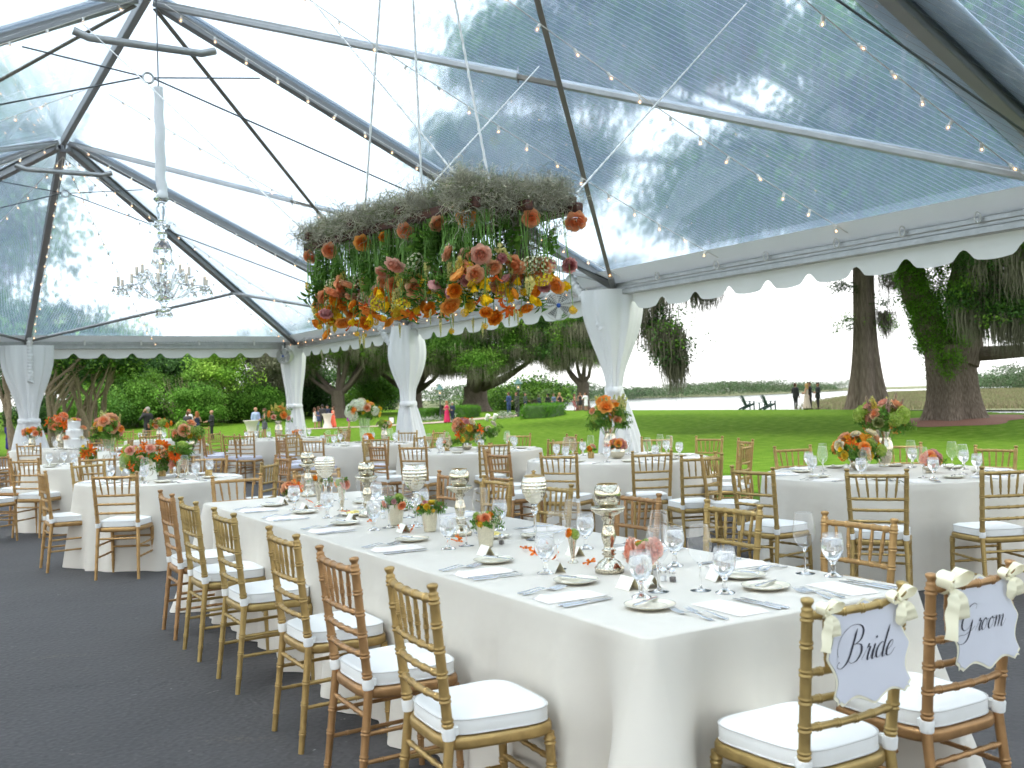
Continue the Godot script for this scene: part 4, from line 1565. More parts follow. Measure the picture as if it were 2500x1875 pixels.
# ---------------------------------------------------------------- chandelier
func make_chandelier() -> void:
	var at := Vector3(2.245, 2.36, -10.7)
	var t := tag(thing("chandelier", at), "crystal chandelier with candle arms hung from the ridge on a white sleeve", "chandelier")
	var b := B.new()
	# stem from the bottom finial up, in crystal
	b.lathe([Vector2(0, 0.0), Vector2(0.02, 0.03), Vector2(0.02, 0.06), Vector2(0.12, 0.12), Vector2(0.13, 0.14), Vector2(0.05, 0.16), Vector2(0.05, 0.2), Vector2(0.1, 0.26), Vector2(0.1, 0.3), Vector2(0.06, 0.36), Vector2(0.1, 0.4), Vector2(0.11, 0.46), Vector2(0.05, 0.5), Vector2(0.035, 0.66), Vector2(0.06, 0.7), Vector2(0.11, 0.76), Vector2(0.11, 0.86), Vector2(0.05, 0.92), Vector2(0.05, 0.97), Vector2(0.16, 1.04), Vector2(0.16, 1.07), Vector2(0.1, 1.2), Vector2(0.04, 1.22), Vector2(0.08, 1.28), Vector2(0.08, 1.33), Vector2(0.03, 1.38), Vector2(0.13, 1.42), Vector2(0.14, 1.45), Vector2(0.05, 1.48), Vector2(0.07, 1.56), Vector2(0.09, 1.72), Vector2(0.05, 1.78), Vector2(0.13, 1.86), Vector2(0.12, 1.88), Vector2(0.02, 1.86)], 16)
	part("stem", b.mesh(), M.crystal, t)
	var drop := B.new()
	drop.lathe([Vector2(0, 0), Vector2(0.026, -0.03), Vector2(0.03, -0.05), Vector2(0.0, -0.11)].map(func(q): return Vector2(q.x, -0.11 - q.y)), 6, Transform3D(), false)
	var drop_mesh := drop.mesh()
	var cup := B.new()
	cup.lathe([Vector2(0.012, -0.03), Vector2(0.03, -0.02), Vector2(0.085, 0.0), Vector2(0.09, 0.012), Vector2(0.03, 0.004)], 12)
	var cup_mesh := cup.mesh()
	var cs := B.new()
	cs.lathe([Vector2(0.026, 0.0), Vector2(0.026, 0.15), Vector2(0.018, 0.155)], 10)
	var sleeve_mesh := cs.mesh()
	var fl := B.new()
	fl.lathe([Vector2(0.008, 0.155), Vector2(0.014, 0.175), Vector2(0.0, 0.215)], 8)
	var flame := fl.mesh()
	for k in 18:
		var upper := k >= 10
		var n := 8 if upper else 10
		var a := TAU * k / n + (0.3 if upper else 0.0)
		var R := 0.42 if upper else 0.72
		var y := 0.62 if upper else 0.44
		var out := Vector3(cos(a), 0, sin(a))
		var path := []
		for s in 9:
			var u := s / 8.0
			path.append(out * lerpf(0.06, R, u) + Vector3(0, 0.42 + (y - 0.42) * u + 0.1 * sin(u * PI) * (1 if upper else -0.55) - 0.09 * sin(u * TAU), 0))
		b = B.new()
		b.tube(path, [0.016], 8)
		var arm := part("arm", b.mesh(), M.crystal, t)
		part("drip_pan", cup_mesh, M.crystal, arm, Transform3D(Basis(), out * R + Vector3(0, y + 0.02, 0)))
		part("candle", sleeve_mesh, M.candle, arm, Transform3D(Basis(), out * R + Vector3(0, y + 0.03, 0)))
		part("bulb", flame, M.candle_bulb, arm, Transform3D(Basis(), out * R + Vector3(0, y + 0.03, 0)))
		for w in 3:
			var c := a + TAU * w / 3
			part("pendant", drop_mesh, M.crystal, arm, Transform3D(Basis(), out * R + Vector3(cos(c) * 0.08, y + 0.02, sin(c) * 0.08)))
	# scrolls at the crown, chains of beads, bottom drops
	for k in 8:
		var a := TAU * k / 8
		var out := Vector3(cos(a), 0, sin(a))
		var path := []
		for s in 13:
			var u := s / 12.0
			var w := u * 4.4
			path.append(out * (0.08 + 0.22 * u - 0.02 * w * (1 - u)) + out * sin(w) * 0.07 * u + Vector3(0, 1.44 + 0.1 * sin(u * 2.4) + cos(w) * 0.07 * u - 0.03, 0))
		b = B.new()
		b.tube(path, [0.012], 7)
		part("scroll", b.mesh(), M.crystal, t)
		b = B.new()
		for s in 15:
			var u := s / 14.0
			b.ball(out * lerpf(0.15, 0.36, u * u) + Vector3(0, lerpf(1.03, 0.6, u), 0), Vector3.ONE * 0.0125, 6, 4)
		part("bead_chain", b.mesh(), M.crystal, t)
		part("pendant", drop_mesh, M.crystal, t, Transform3D(Basis(), out * 0.16 + Vector3(0, 0.92, 0)))
		part("pendant", drop_mesh, M.crystal, t, Transform3D(Basis(), out * 0.12 + Vector3(0, 0.1, 0)))
	t.scale = Vector3(0.6, 0.645, 0.6)
	# white sleeve over the hanging chain
	b = B.new()
	var path := []
	var rad := []
	rng.seed = 61
	for k in 40:
		var u := k / 39.0
		var y := lerpf(1.86, 3.63, u)
		var cr := 1.0 - smoothstep(0.0, 0.22, u)
		path.append(Vector3(0.03 * sin(u * 9) * cr + 0.008 * sin(u * 23), y, 0.015 * cos(u * 11)))
		rad.append(0.085 + 0.012 * sin(u * 60) * cr + rng.randf() * 0.006 - 0.012 * u)
	b.tube(path, rad, 14)
	part("chain_sleeve", b.mesh(), M.drape, t)
	b = B.new()
	b.tube([Vector3(0, 3.6, 0), Vector3(0, (RR - 0.15 - at.y) / 0.645, 0)], [0.011], 6)
	part("chain", b.mesh(), M.steel_cable, t)

# ---------------------------------------------------------------- chairs
func rail(b: B, a: Vector3, c: Vector3, bow: Vector3, r: float, rings: Array, seg := 8) -> void:
	var us := [0.0]
	var rs := [r]
	var len := a.distance_to(c)
	var w := 0.0036 / len
	for s in rings:
		for e in [-1.3, 1.3]:
			var m: float = s + e * w
			us.append_array([m - w, m - w * 0.4, m + w * 0.4, m + w])
			rs.append_array([r, r * 1.24, r * 1.24, r])
	us.append(1.0)
	rs.append(r)
	var path := []
	for u in us: path.append(a.lerp(c, u) + bow * 4.0 * u * (1.0 - u))
	b.tube(path, rs, seg, false)

func outline(front: float, back: float, z0: float, z1: float, round_: float, n := 40) -> Array:
	var pts := []
	for k in n:
		var a := TAU * k / n
		var cx := signf(cos(a)) * pow(absf(cos(a)), round_)
		var cz := signf(sin(a)) * pow(absf(sin(a)), round_)
		var z := lerpf(z0, z1, (cz + 1) / 2)
		pts.append(Vector2(cx * lerpf(back, front, (cz + 1) / 2), z))
	pts.append(pts[0])
	return pts

func slab(b: B, pts: Array, levels: Array) -> void:   # levels: [height, inset]; ends are closed at the centre
	var mid := Vector2.ZERO
	for q in pts: mid += q
	mid /= pts.size()
	var rows := []
	for e in levels:
		var row := []
		for q in pts:
			var d: Vector2 = q - mid
			var l := d.length()
			var w: Vector2 = mid + d * maxf(0.0, l - e[1]) / l
			row.append(Vector3(w.x, e[0], w.y))
		rows.append(row)
	b.sheet(rows, true, true)

func make_chair() -> Node3D:
	var t := thing("chiavari_chair", Vector3(0, -50, 0))
	var gold: Material = M.gold
	var b: B
	for s in [-1.0, 1.0]:
		b = B.new()
		var foot := Vector3(s * 0.182, 0, -0.218)
		var seat := Vector3(s * 0.17, 0.44, -0.168)
		var top := Vector3(s * 0.187, 0.888, -0.214)
		b.turned(foot, seat, 0.0125, 0.0165, [0.19, 0.46, 0.66], 12)
		b.turned(seat, top, 0.0165, 0.0155, [0.12, 0.28, 0.45, 0.62, 0.79, 0.955], 12)
		b.lathe([Vector2(0.0155, 0), Vector2(0.0165, 0.003), Vector2(0.0125, 0.007), Vector2(0.0115, 0.012), Vector2(0.0165, 0.021), Vector2(0.0182, 0.026), Vector2(0.0165, 0.031), Vector2(0.008, 0.034), Vector2(0.0, 0.0345)], 12, B.along(top, top + (top - seat)))
		part("back_post", b.mesh(), gold, t)
		b = B.new()
		b.turned(Vector3(s * 0.18, 0, 0.186), Vector3(s * 0.176, 0.41, 0.172), 0.0118, 0.0165, [0.27, 0.52, 0.74, 0.93], 12)
		part("front_leg", b.mesh(), gold, t)
		b = B.new()
		b.lathe([Vector2(0.0195, -0.02), Vector2(0.021, -0.015), Vector2(0.0212, 0.012), Vector2(0.0195, 0.017)], 12, B.along(Vector3(s * 0.171, 0.462, -0.171), Vector3(s * 0.173, 0.56, -0.18)))
		b.box(Vector3(s * 0.166, 0.464, -0.152), Vector3(0.02, 0.03, 0.03), Basis(), 0.004)
		part("tie", b.mesh(), M.cushion, t)
		for y in [0.285, 0.185]:
			b = B.new()
			rail(b, Vector3(s * 0.176, y, -0.185), Vector3(s * 0.178, y + 0.006, 0.178), Vector3.ZERO, 0.0085, [0.16, 0.38, 0.62, 0.84])
			part("stretcher", b.mesh(), gold, t)
	for e in [[0.345, -0.178], [0.325, 0.174], [0.232, 0.178]]:
		b = B.new()
		rail(b, Vector3(-0.175, e[0], e[1]), Vector3(0.175, e[0], e[1]), Vector3.ZERO, 0.009, [0.14, 0.32, 0.5, 0.68, 0.86])
		part("stretcher", b.mesh(), gold, t)
	# back: curved rails and five tapering spindles
	var ys := [0.872, 0.717, 0.642, 0.565]
	for k in 4:
		b = B.new()
		var u: float = (ys[k] - 0.44) / 0.448
		var x := lerpf(0.17, 0.187, u)
		var z := lerpf(-0.168, -0.214, u)
		rail(b, Vector3(-x, ys[k], z), Vector3(x, ys[k], z), Vector3(0, 0, -0.017), [0.0125, 0.0105, 0.0105, 0.0105][k], [0.12, 0.31, 0.5, 0.69, 0.88], 10)
		part("top_rail" if k == 0 else "back_rail", b.mesh(), gold, t)
	for k in 5:
		b = B.new()
		var u := (k - 2) / 2.0
		var a := Vector3(u * 0.112, 0.719, -0.197 - 0.015 * (1 - u * u * 0.35))
		var c := Vector3(u * 0.131, 0.868, -0.2125 - 0.016 * (1 - u * u * 0.4))
		b.turned(a, a.lerp(c, 0.45), 0.0045, 0.0088, [0.45, 0.9], 8, 0.0018)
		b.turned(a.lerp(c, 0.45), c, 0.0088, 0.0062, [0.35], 8, 0.0018)
		part("spindle", b.mesh(), gold, t)
	b = B.new()
	var o := outline(0.207, 0.182, -0.19, 0.205, 0.42)
	slab(b, o, [[0.402, 9.0], [0.402, 0.012], [0.406, 0.004], [0.414, 0.0], [0.431, 0.0], [0.439, 0.004], [0.443, 0.012], [0.443, 9.0]])
	part("seat_frame", b.mesh(), gold, t)
	b = B.new()
	o = outline(0.198, 0.168, -0.178, 0.196, 0.45)
	slab(b, o, [[0.444, 9.0], [0.444, 0.01], [0.450, 0.0], [0.488, 0.0], [0.494, 0.006], [0.499, 0.02], [0.504, 0.06], [0.507, 0.12], [0.508, 9.0]])
	var cu := part("cushion", b.mesh(), M.cushion, t)
	b = B.new()
	var path := []
	var path2 := []
	for q in o:
		path.append(Vector3(q.x, 0.491, q.y) * Vector3(1.0, 1, 1.0))
		path2.append(Vector3(q.x, 0.448, q.y))
	b.tube(path, [0.0026], 5, false)
	b.tube(path2, [0.0024], 5, false)
	part("piping", b.mesh(), M.piping, cu)
	return t

# ---------------------------------------------------------------- tables
func round_cloth(r: float, seed_: int) -> ArrayMesh:
	var b := B.new()
	var rn := RandomNumberGenerator.new()
	rn.seed = seed_
	var ph := []
	for k in 6: ph.append(rn.randf() * TAU)
	var n := 160
	var rows := []
	for e in [0.0, 0.45, 0.9, 0.985]:
		var row := []
		for j in n + 1:
			var a := TAU * j / n
			row.append(Vector3(cos(a) * r * e, TOP, sin(a) * r * e))
		rows.append(row)
	for k in 14:
		var s := k / 13.0
		var y := TOP * (1 - s) - (0.006 if k == 0 else 0.0)
		var row := []
		for j in n + 1:
			var a := TAU * j / n
			var f := 0.30 * sin(a * 8 + ph[0] + sin(a * 2 + ph[1]) * 1.2) + 0.22 * sin(a * 13 + ph[2] + sin(a * 3) * 0.8) + 0.16 * sin(a * 5 + ph[3]) + 0.1 * sin(a * 23 + ph[4])
			var q := r + 0.004 + pow(s, 0.9) * 0.05 + f * 0.12 * pow(s, 1.1)
			row.append(Vector3(cos(a) * q, maxf(0.004, y + 0.006 * sin(a * 9 + ph[5]) * s), sin(a) * q))
		rows.append(row)
	b.sheet(rows, true, true)
	return b.mesh()

func long_cloth(x0: float, x1: float, z0: float, z1: float, seed_: int) -> ArrayMesh:
	var b := B.new()
	var rn := RandomNumberGenerator.new()
	rn.seed = seed_
	var nz := FastNoiseLite.new()
	nz.seed = seed_
	nz.frequency = 0.9
	# perimeter points with outward directions, corners rounded
	var per := []
	var rc := 0.035
	var cs := [[x1 - rc, z0 + rc, -PI / 2], [x1 - rc, z1 - rc, 0.0], [x0 + rc, z1 - rc, PI / 2], [x0 + rc, z0 + rc, PI]]
	for k in 4:
		for j in 15:
			var a: float = cs[k][2] + (PI / 2) * j / 14.0
			per.append([Vector2(cs[k][0], cs[k][1]) + Vector2(cos(a), sin(a)) * rc, Vector2(cos(a), sin(a)), sin(PI * j / 14.0)])
		var nk: Array = cs[(k + 1) % 4]
		var a0: float = cs[k][2] + PI / 2
		var p0 := Vector2(cs[k][0], cs[k][1]) + Vector2(cos(a0), sin(a0)) * rc
		var p1 := Vector2(nk[0], nk[1]) + Vector2(cos(a0), sin(a0)) * rc
		var m := int(p0.distance_to(p1) / 0.03)
		for j in range(1, m): per.append([p0.lerp(p1, float(j) / m), Vector2(cos(a0), sin(a0)), 0.0])
	per.append(per[0])
	var mid := Vector2((x0 + x1) / 2, (z0 + z1) / 2)
	var rows := []
	for e in [0.0, 0.5, 0.96, 0.995]:
		var row := []
		for q in per:
			var w: Vector2 = q[0]
			row.append(Vector3(lerpf(clampf(mid.x, x0 + 0.3, x1 - 0.3), w.x, e), TOP, lerpf(clampf(w.y, z0 + 0.6, z1 - 0.6), w.y, e)))
		rows.append(row)
	for k in 20:
		var s := k / 19.0
		var row := []
		var run := 0.0
		for j in per.size():
			var q: Array = per[j]
			var pt: Vector2 = q[0]
			if j > 0: run += pt.distance_to(per[j - 1][0])
			# near a corner the spare cloth swings out in one soft cone with a trough on either side
			var dc := 9.0
			for c in cs: dc = minf(dc, pt.distance_to(Vector2(c[0], c[1])))
			var cone: float = exp(-pow(dc / 0.085, 1.4)) * 0.3 - 0.13 * exp(-pow((dc - 0.19) / 0.07, 2.0)) + 0.05 * exp(-pow((dc - 0.36) / 0.07, 2.0)) + 0.035 * exp(-pow((dc - 0.56) / 0.13, 2.0))
			var fold := 0.026 * sin(pt.x * 9 + pt.y * 8.3 + 3 * nz.get_noise_2d(pt.x, pt.y)) + 0.075 * nz.get_noise_2d(pt.x * 2.2, pt.y * 2.2) + 0.018 * sin(pt.x * 23 + pt.y * 21)
			var away := 0.004 + 0.03 * s + (cone * pow(s, 1.15) + fold * pow(s, 1.3) * (1.0 if dc > 0.25 else dc / 0.25))
			if k > 0 and dc > 0.2:
				for cr in [0.31, 0.93, 1.52, 2.2, 2.75, 3.3, 3.95, 4.6, 5.3, 5.75, 6.6, 7.3, 8.1, 9.0, 10.2, 11.3]: away += 0.007 * exp(-pow((run - cr) / 0.014, 2.0)) * minf(1.0, s * 4.0)
				away += 0.004 * exp(-pow((s - 0.42) / 0.03, 2.0))
			var w: Vector2 = pt + q[1] * away
			row.append(Vector3(w.x, maxf(0.006, TOP * (1 - s) - (0.007 if k == 0 else 0.0)), w.y))
		rows.append(row)
	b.sheet(rows, true, true)
	return b.mesh()

# ---------------------------------------------------------------- table ware, built once
var W := {}
func hide_far(o: Node3D) -> Node3D:
	o.position = Vector3(0, -50, 0)
	return o

func make_ware() -> void:
	var b := B.new()
	# wine glass
	var t := thing("wine_glass", Vector3.ZERO)
	b.lathe([Vector2(0.0045, 0.096), Vector2(0.012, 0.1), Vector2(0.026, 0.112), Vector2(0.037, 0.13), Vector2(0.0425, 0.15), Vector2(0.0425, 0.168), Vector2(0.039, 0.195), Vector2(0.0345, 0.22), Vector2(0.0325, 0.232)], 24, Transform3D(), false)
	part("bowl", b.mesh(), M.glass, t)
	b = B.new()
	b.lathe([Vector2(0.0, 0.0), Vector2(0.037, 0.0), Vector2(0.0375, 0.0015), Vector2(0.02, 0.005), Vector2(0.006, 0.01), Vector2(0.0038, 0.02), Vector2(0.0036, 0.08), Vector2(0.006, 0.095), Vector2(0.012, 0.1), Vector2(0.0, 0.101)], 20, Transform3D(), false)
	part("stem", b.mesh(), M.stem_glass, t)
	b = B.new()
	var ring := []
	for j in 25: ring.append(Vector3(cos(TAU * j / 24) * 0.0325, 0.232, sin(TAU * j / 24) * 0.0325))
	b.tube(ring, [0.0008], 5, false)
	part("rim", b.mesh(), M.stem_glass, t)
	W.wine = t
	# water goblet with ice
	t = thing("water_goblet", Vector3.ZERO)
	b = B.new()
	b.lathe([Vector2(0.008, 0.058), Vector2(0.022, 0.064), Vector2(0.034, 0.078), Vector2(0.0405, 0.098), Vector2(0.0415, 0.116), Vector2(0.039, 0.138), Vector2(0.0355, 0.155), Vector2(0.0345, 0.162)], 24, Transform3D(), false)
	part("bowl", b.mesh(), M.frost, t)
	b = B.new()
	b.lathe([Vector2(0.0, 0.0), Vector2(0.034, 0.0), Vector2(0.0345, 0.003), Vector2(0.024, 0.008), Vector2(0.01, 0.014), Vector2(0.0075, 0.022), Vector2(0.0105, 0.032), Vector2(0.0075, 0.042), Vector2(0.011, 0.054), Vector2(0.02, 0.061), Vector2(0.0, 0.062)], 20, Transform3D(), false)
	part("stem", b.mesh(), M.stem_glass, t)
	b = B.new()
	b.lathe([Vector2(0.0, 0.063), Vector2(0.02, 0.0665), Vector2(0.0325, 0.08), Vector2(0.039, 0.099), Vector2(0.0398, 0.116), Vector2(0.0378, 0.136), Vector2(0.0365, 0.142), Vector2(0.0, 0.142)], 24, Transform3D(), false)
	part("water", b.mesh(), M.ice_water, t)
	rng.seed = 31
	for k in 4:
		b = B.new()
		b.box(Vector3(rng.randf_range(-0.016, 0.016), rng.randf_range(0.118, 0.139), rng.randf_range(-0.016, 0.016)), Vector3(0.018, 0.016, 0.017), rnd_basis(), 0.003)
		part("ice_cube", b.mesh(), M.frost, t)
	W.water = t
	# bread plate
	t = thing("bread_plate", Vector3.ZERO)
	b = B.new()
	b.lathe([Vector2(0.0, 0.003), Vector2(0.05, 0.003), Vector2(0.052, 0.0), Vector2(0.058, 0.004), Vector2(0.083, 0.0125), Vector2(0.086, 0.0145), Vector2(0.083, 0.016), Vector2(0.058, 0.0085), Vector2(0.05, 0.007), Vector2(0.0, 0.007)], 36, Transform3D(), false)
	part("plate", b.mesh(), M.china, t)
	b = B.new()
	ring = []
	for j in 37: ring.append(Vector3(cos(TAU * j / 36) * 0.0855, 0.0152, sin(TAU * j / 36) * 0.0855))
	b.tube(ring, [0.0009], 5, false)
	ring = []
	for j in 37: ring.append(Vector3(cos(TAU * j / 36) * 0.0565, 0.0088, sin(TAU * j / 36) * 0.0565))
	b.tube(ring, [0.0006], 4, false)
	part("gilt_line", b.mesh(), M.silver_rim, t)
	W.plate = t
	# cutlery, lying along z with the head at -z
	W.fork = ware_fork(0.19)
	W.knife = ware_knife("table_knife", 0.225)
	W.butter = ware_knife("butter_knife", 0.165)
	# folded napkin
	b = B.new()
	for k in 3:
		var rows := []
		var h := 0.004 + 0.004 * k
		for i in 13:
			var row := []
			for j in 9:
				var u := (i / 12.0 - 0.5) * (0.245 - 0.006 * k)
				var v := (j / 8.0 - 0.5) * (0.12 - 0.004 * k)
				var e := minf(minf(j, 8 - j) / 1.5, minf(i, 12 - i) / 1.5)
				var y: float = h * clampf(e, 0.0, 1.0) + 0.0015 * sin(u * 40 + k) * clampf(e, 0, 1) + (0.006 * (1 + sin(v * 60 + k * 2)) * clampf((i - 9.5) / 2.5, 0, 1) if e > 0 else 0.0)
				row.append(Vector3(v + 0.002 * k, y + 0.001, u))
			rows.append(row)
		b.sheet(rows)
	W.napkin = part("napkin", b.mesh(), M.napkin)
	hide_far(W.napkin)
	# folded place card
	t = thing("place_card", Vector3.ZERO)
	for s in [-1.0, 1.0]:
		b = B.new()
		var up := Vector3(0, 0.045, 0)
		var f := Vector3(0, 0.0005, s * 0.026)
		var w := Vector3(0.045, 0, 0)
		b.face(f - w, f + w, up + w, up - w)
		part("leaf", b.mesh(), M.card, t)
		b = B.new()
		var inn := Vector3(0, -0.0012, -s * 0.0008)
		b.face(f - w + inn, f + w + inn, up + w + inn, up - w + inn)
		part("inside", b.mesh(), M.card_cream, t)
	W.card = t
	# salt and pepper
	for e in [["salt_shaker", M.salt], ["pepper_shaker", M.pepper]]:
		t = thing(e[0], Vector3.ZERO)
		b = B.new()
		b.lathe([Vector2(0.0, 0.001), Vector2(0.016, 0.001), Vector2(0.016, 0.03), Vector2(0.012, 0.034)], 4, Transform3D(Basis(Vector3.UP, PI / 4), Vector3.ZERO), false)
		part("jar", b.mesh(), M.glass, t)
		b = B.new()
		b.box(Vector3(0, 0.011, 0), Vector3(0.018, 0.018, 0.018))
		part("filling", b.mesh(), e[1], t)
		b = B.new()
		b.lathe([Vector2(0.013, 0.032), Vector2(0.0135, 0.04), Vector2(0.011, 0.05), Vector2(0.0, 0.055)], 12)
		part("cap", b.mesh(), M.silverware, t)
		W[e[0]] = t
	# butter dish: a bread plate with pats
	# orange orchid blossom lying on the cloth
	for k in W: hide_far(W[k])

func loft_flat(b: B, pts: Array) -> void:   # pts: [z, half width, y, thickness]
	var rows := []
	for e in pts:
		rows.append([Vector3(-e[1], e[2], e[0]), Vector3(-e[1] * 0.6, e[2] + e[3], e[0]), Vector3(e[1] * 0.6, e[2] + e[3], e[0]), Vector3(e[1], e[2], e[0]), Vector3(e[1] * 0.6, e[2] - e[3] * 0.4, e[0]), Vector3(-e[1] * 0.6, e[2] - e[3] * 0.4, e[0]), Vector3(-e[1], e[2], e[0])])
	b.sheet(rows, true, true)

func ware_fork(l: float) -> Node3D:
	var t := thing("fork", Vector3.ZERO)
	var b := B.new()
	var h := l / 2
	loft_flat(b, [[h, 0.0005, 0.003, 0.001], [h - 0.004, 0.0095, 0.003, 0.002], [h - 0.03, 0.0085, 0.005, 0.002], [h - 0.07, 0.0045, 0.011, 0.002], [0.0, 0.0036, 0.013, 0.0022], [-0.02, 0.005, 0.009, 0.0018], [-0.03, 0.0105, 0.006, 0.0014], [-0.042, 0.0122, 0.004, 0.0012], [-0.05, 0.0122, 0.0045, 0.001]])
	part("handle", b.mesh(), M.silverware, t)
	b = B.new()
	for k in 4:
		var x := (k - 1.5) * 0.0068
		b.tube([Vector3(x, 0.0045, -0.048), Vector3(x, 0.0055, -0.065), Vector3(x, 0.009, -0.082), Vector3(x * 1.02, 0.0135, -h)], [0.0019, 0.0018, 0.0016, 0.0007], 5)
	part("tines", b.mesh(), M.silverware, t)
	return t

func ware_knife(n: String, l: float) -> Node3D:
	var t := thing(n, Vector3.ZERO)
	var h := l / 2
	var b := B.new()
	loft_flat(b, [[h, 0.0005, 0.0045, 0.001], [h - 0.003, 0.008, 0.0045, 0.0042], [h - 0.03, 0.0088, 0.0045, 0.0045], [0.02, 0.0068, 0.0045, 0.0042], [0.012, 0.0085, 0.0045, 0.0048], [0.006, 0.006, 0.0045, 0.004]])
	part("handle", b.mesh(), M.silverware, t)
	b = B.new()
	loft_flat(b, [[0.006, 0.0055, 0.0045, 0.0018], [-0.01, 0.0075, 0.0045, 0.0013], [-h * 0.7, 0.009, 0.0045, 0.0011], [-h * 0.9, 0.0075, 0.0045, 0.0009], [-h, 0.001, 0.0045, 0.0005]])
	part("blade", b.mesh(), M.silverware, t)
	return t

# one place setting. at: middle of the table edge before the sitter, f: direction the sitter looks
func setting(at: Vector3, f: Vector3, phrase: String, what: Array, seed_: int) -> void:
	var r := RandomNumberGenerator.new()
	r.seed = seed_
	var right := f.cross(Vector3.UP)
	var yaw := atan2(-f.x, -f.z)
	for e in what:
		# [ware, to the right, inwards, extra turn, lift, wording]
		var o: Node3D = W[e[0]]
		var j := Vector2(r.randfn(), r.randfn()) * 0.006
		var p: Vector3 = at + right * (e[1] + j.x) + f * (e[2] + j.y)
		var c := copy(o, Vector3(p.x, TOP + 0.001 + e[4], p.z), yaw + e[3] + r.randfn() * 0.05)
		tag(c, e[5] + " " + phrase, {"wine": "wine glass", "water": "goblet", "plate": "plate", "fork": "fork", "knife": "knife", "butter": "knife", "napkin": "napkin", "card": "place card"}[e[0]], {"wine": "wine glasses set at the places", "water": "water goblets set at the places", "plate": "bread plates", "fork": "forks", "knife": "dinner knives", "butter": "butter knives on the bread plates", "napkin": "folded napkins", "card": "folded place cards"}[e[0]])

const FULL := [["napkin", 0.0, 0.16, 0.0, 0.0, "folded blush napkin"], ["fork", -0.125, 0.135, 0.06, 0.0, "inner dinner fork"], ["fork", -0.16, 0.135, 0.06, 0.0, "outer salad fork"], ["knife", 0.115, 0.15, 0.0, 0.0, "inner dinner knife"], ["knife", 0.139, 0.15, 0.0, 0.0, "outer dinner knife"], ["plate", -0.2, 0.33, 0.0, 0.0, "cream bread plate"], ["butter", -0.19, 0.33, -1.2, 0.0155, "butter knife"], ["water", 0.165, 0.35, 0.0, 0.0, "iced water goblet"], ["wine", 0.13, 0.45, 0.0, 0.0, "wine glass"]]
const LIGHT := [["napkin", 0.0, 0.15, 0.0, 0.0, "folded napkin"], ["fork", -0.135, 0.13, 0.0, 0.0, "dinner fork"], ["knife", 0.12, 0.14, 0.0, 0.0, "dinner knife"], ["plate", -0.17, 0.29, 0.0, 0.0, "bread plate"], ["water", 0.15, 0.32, 0.0, 0.0, "water goblet"], ["wine", 0.1, 0.41, 0.0, 0.0, "wine glass"]]

# ---------------------------------------------------------------- flowers
var F := {}
# petals in rings: [count, radius at base, length, width, tilt from upright, cup]
func blossom(rings: Array, inner: Color, outer: Color, seed_: int, ruffle := 0.1, eye := Color(0, 0, 0, 0)) -> ArrayMesh:
	var b := B.new()
	b.colored = true
	var r := RandomNumberGenerator.new()
	r.seed = seed_
	var nr := rings.size()
	for k in nr:
		var e: Array = rings[k]
		for q in e[0]:
			var a: float = TAU * (q + 0.5 * (k % 2) + r.randf() * 0.3) / e[0]
			var tilt: float = e[4] + r.randfn() * 0.06
			var rows := []
			for i in 5:
				var u := i / 4.0
				var row := []
				for j in 5:
					var w := (j - 2) / 2.0
					var wid: float = e[3] * sin(clampf(u * 0.85 + 0.12, 0, 1) * PI * 0.72 + 0.25) * w
					var bend: float = tilt + e[5] * u
					var out: float = e[1] + e[2] * u * sin(bend) - absf(w) * w * w * signf(w) * 0.0
					var up: float = e[2] * u * cos(bend) + 0.12 * e[2] * w * w * u + ruffle * e[2] * u * u * sin(w * 5 + q * 2.0) * 0.3
					out -= e[1] * 0.4 * w * w
					row.append(Basis(Vector3.UP, a) * Vector3(wid, up, out))
				rows.append(row)
			var m := r.randf_range(0.86, 1.12)
			var c0 := inner.lerp(outer, float(k) / maxf(1, nr - 1))
			b.col = Color(c0.r * m, c0.g * m, c0.b * m)
			b.sheet(rows)
	if eye.a > 0:
		b.col = eye
		b.ball(Vector3(0, 0.12, 0), Vector3(0.2, 0.14, 0.2), 10, 6)
	return b.mesh()

func floret_ball(n: int, rad: Vector3, size: float, a: Color, c: Color, seed_: int) -> ArrayMesh:
	var b := B.new()
	b.colored = true
	var r := RandomNumberGenerator.new()
	r.seed = seed_
	for k in n:
		var y := 1.0 - 1.7 * (k + 0.5) / n
		var w := k * 2.39996
		var q := sqrt(maxf(0, 1 - y * y))
		var d := Vector3(cos(w) * q, y, sin(w) * q)
		var o := d * rad * r.randf_range(0.85, 1.05)
		var bas := B.along(Vector3.ZERO, d).basis * Basis(Vector3.UP, r.randf() * TAU)
		var t := a.lerp(c, r.randf())
		b.col = t * r.randf_range(0.85, 1.1)
		for p in 4:
			var e := TAU * p / 4
			var u := bas * Vector3(cos(e), 0.18, sin(e)) * size
			var s := bas * Vector3(-sin(e), 0, cos(e)) * size * 0.42
			b.face(o, o + u * 0.55 + s, o + u, o + u * 0.55 - s)
	return b.mesh()

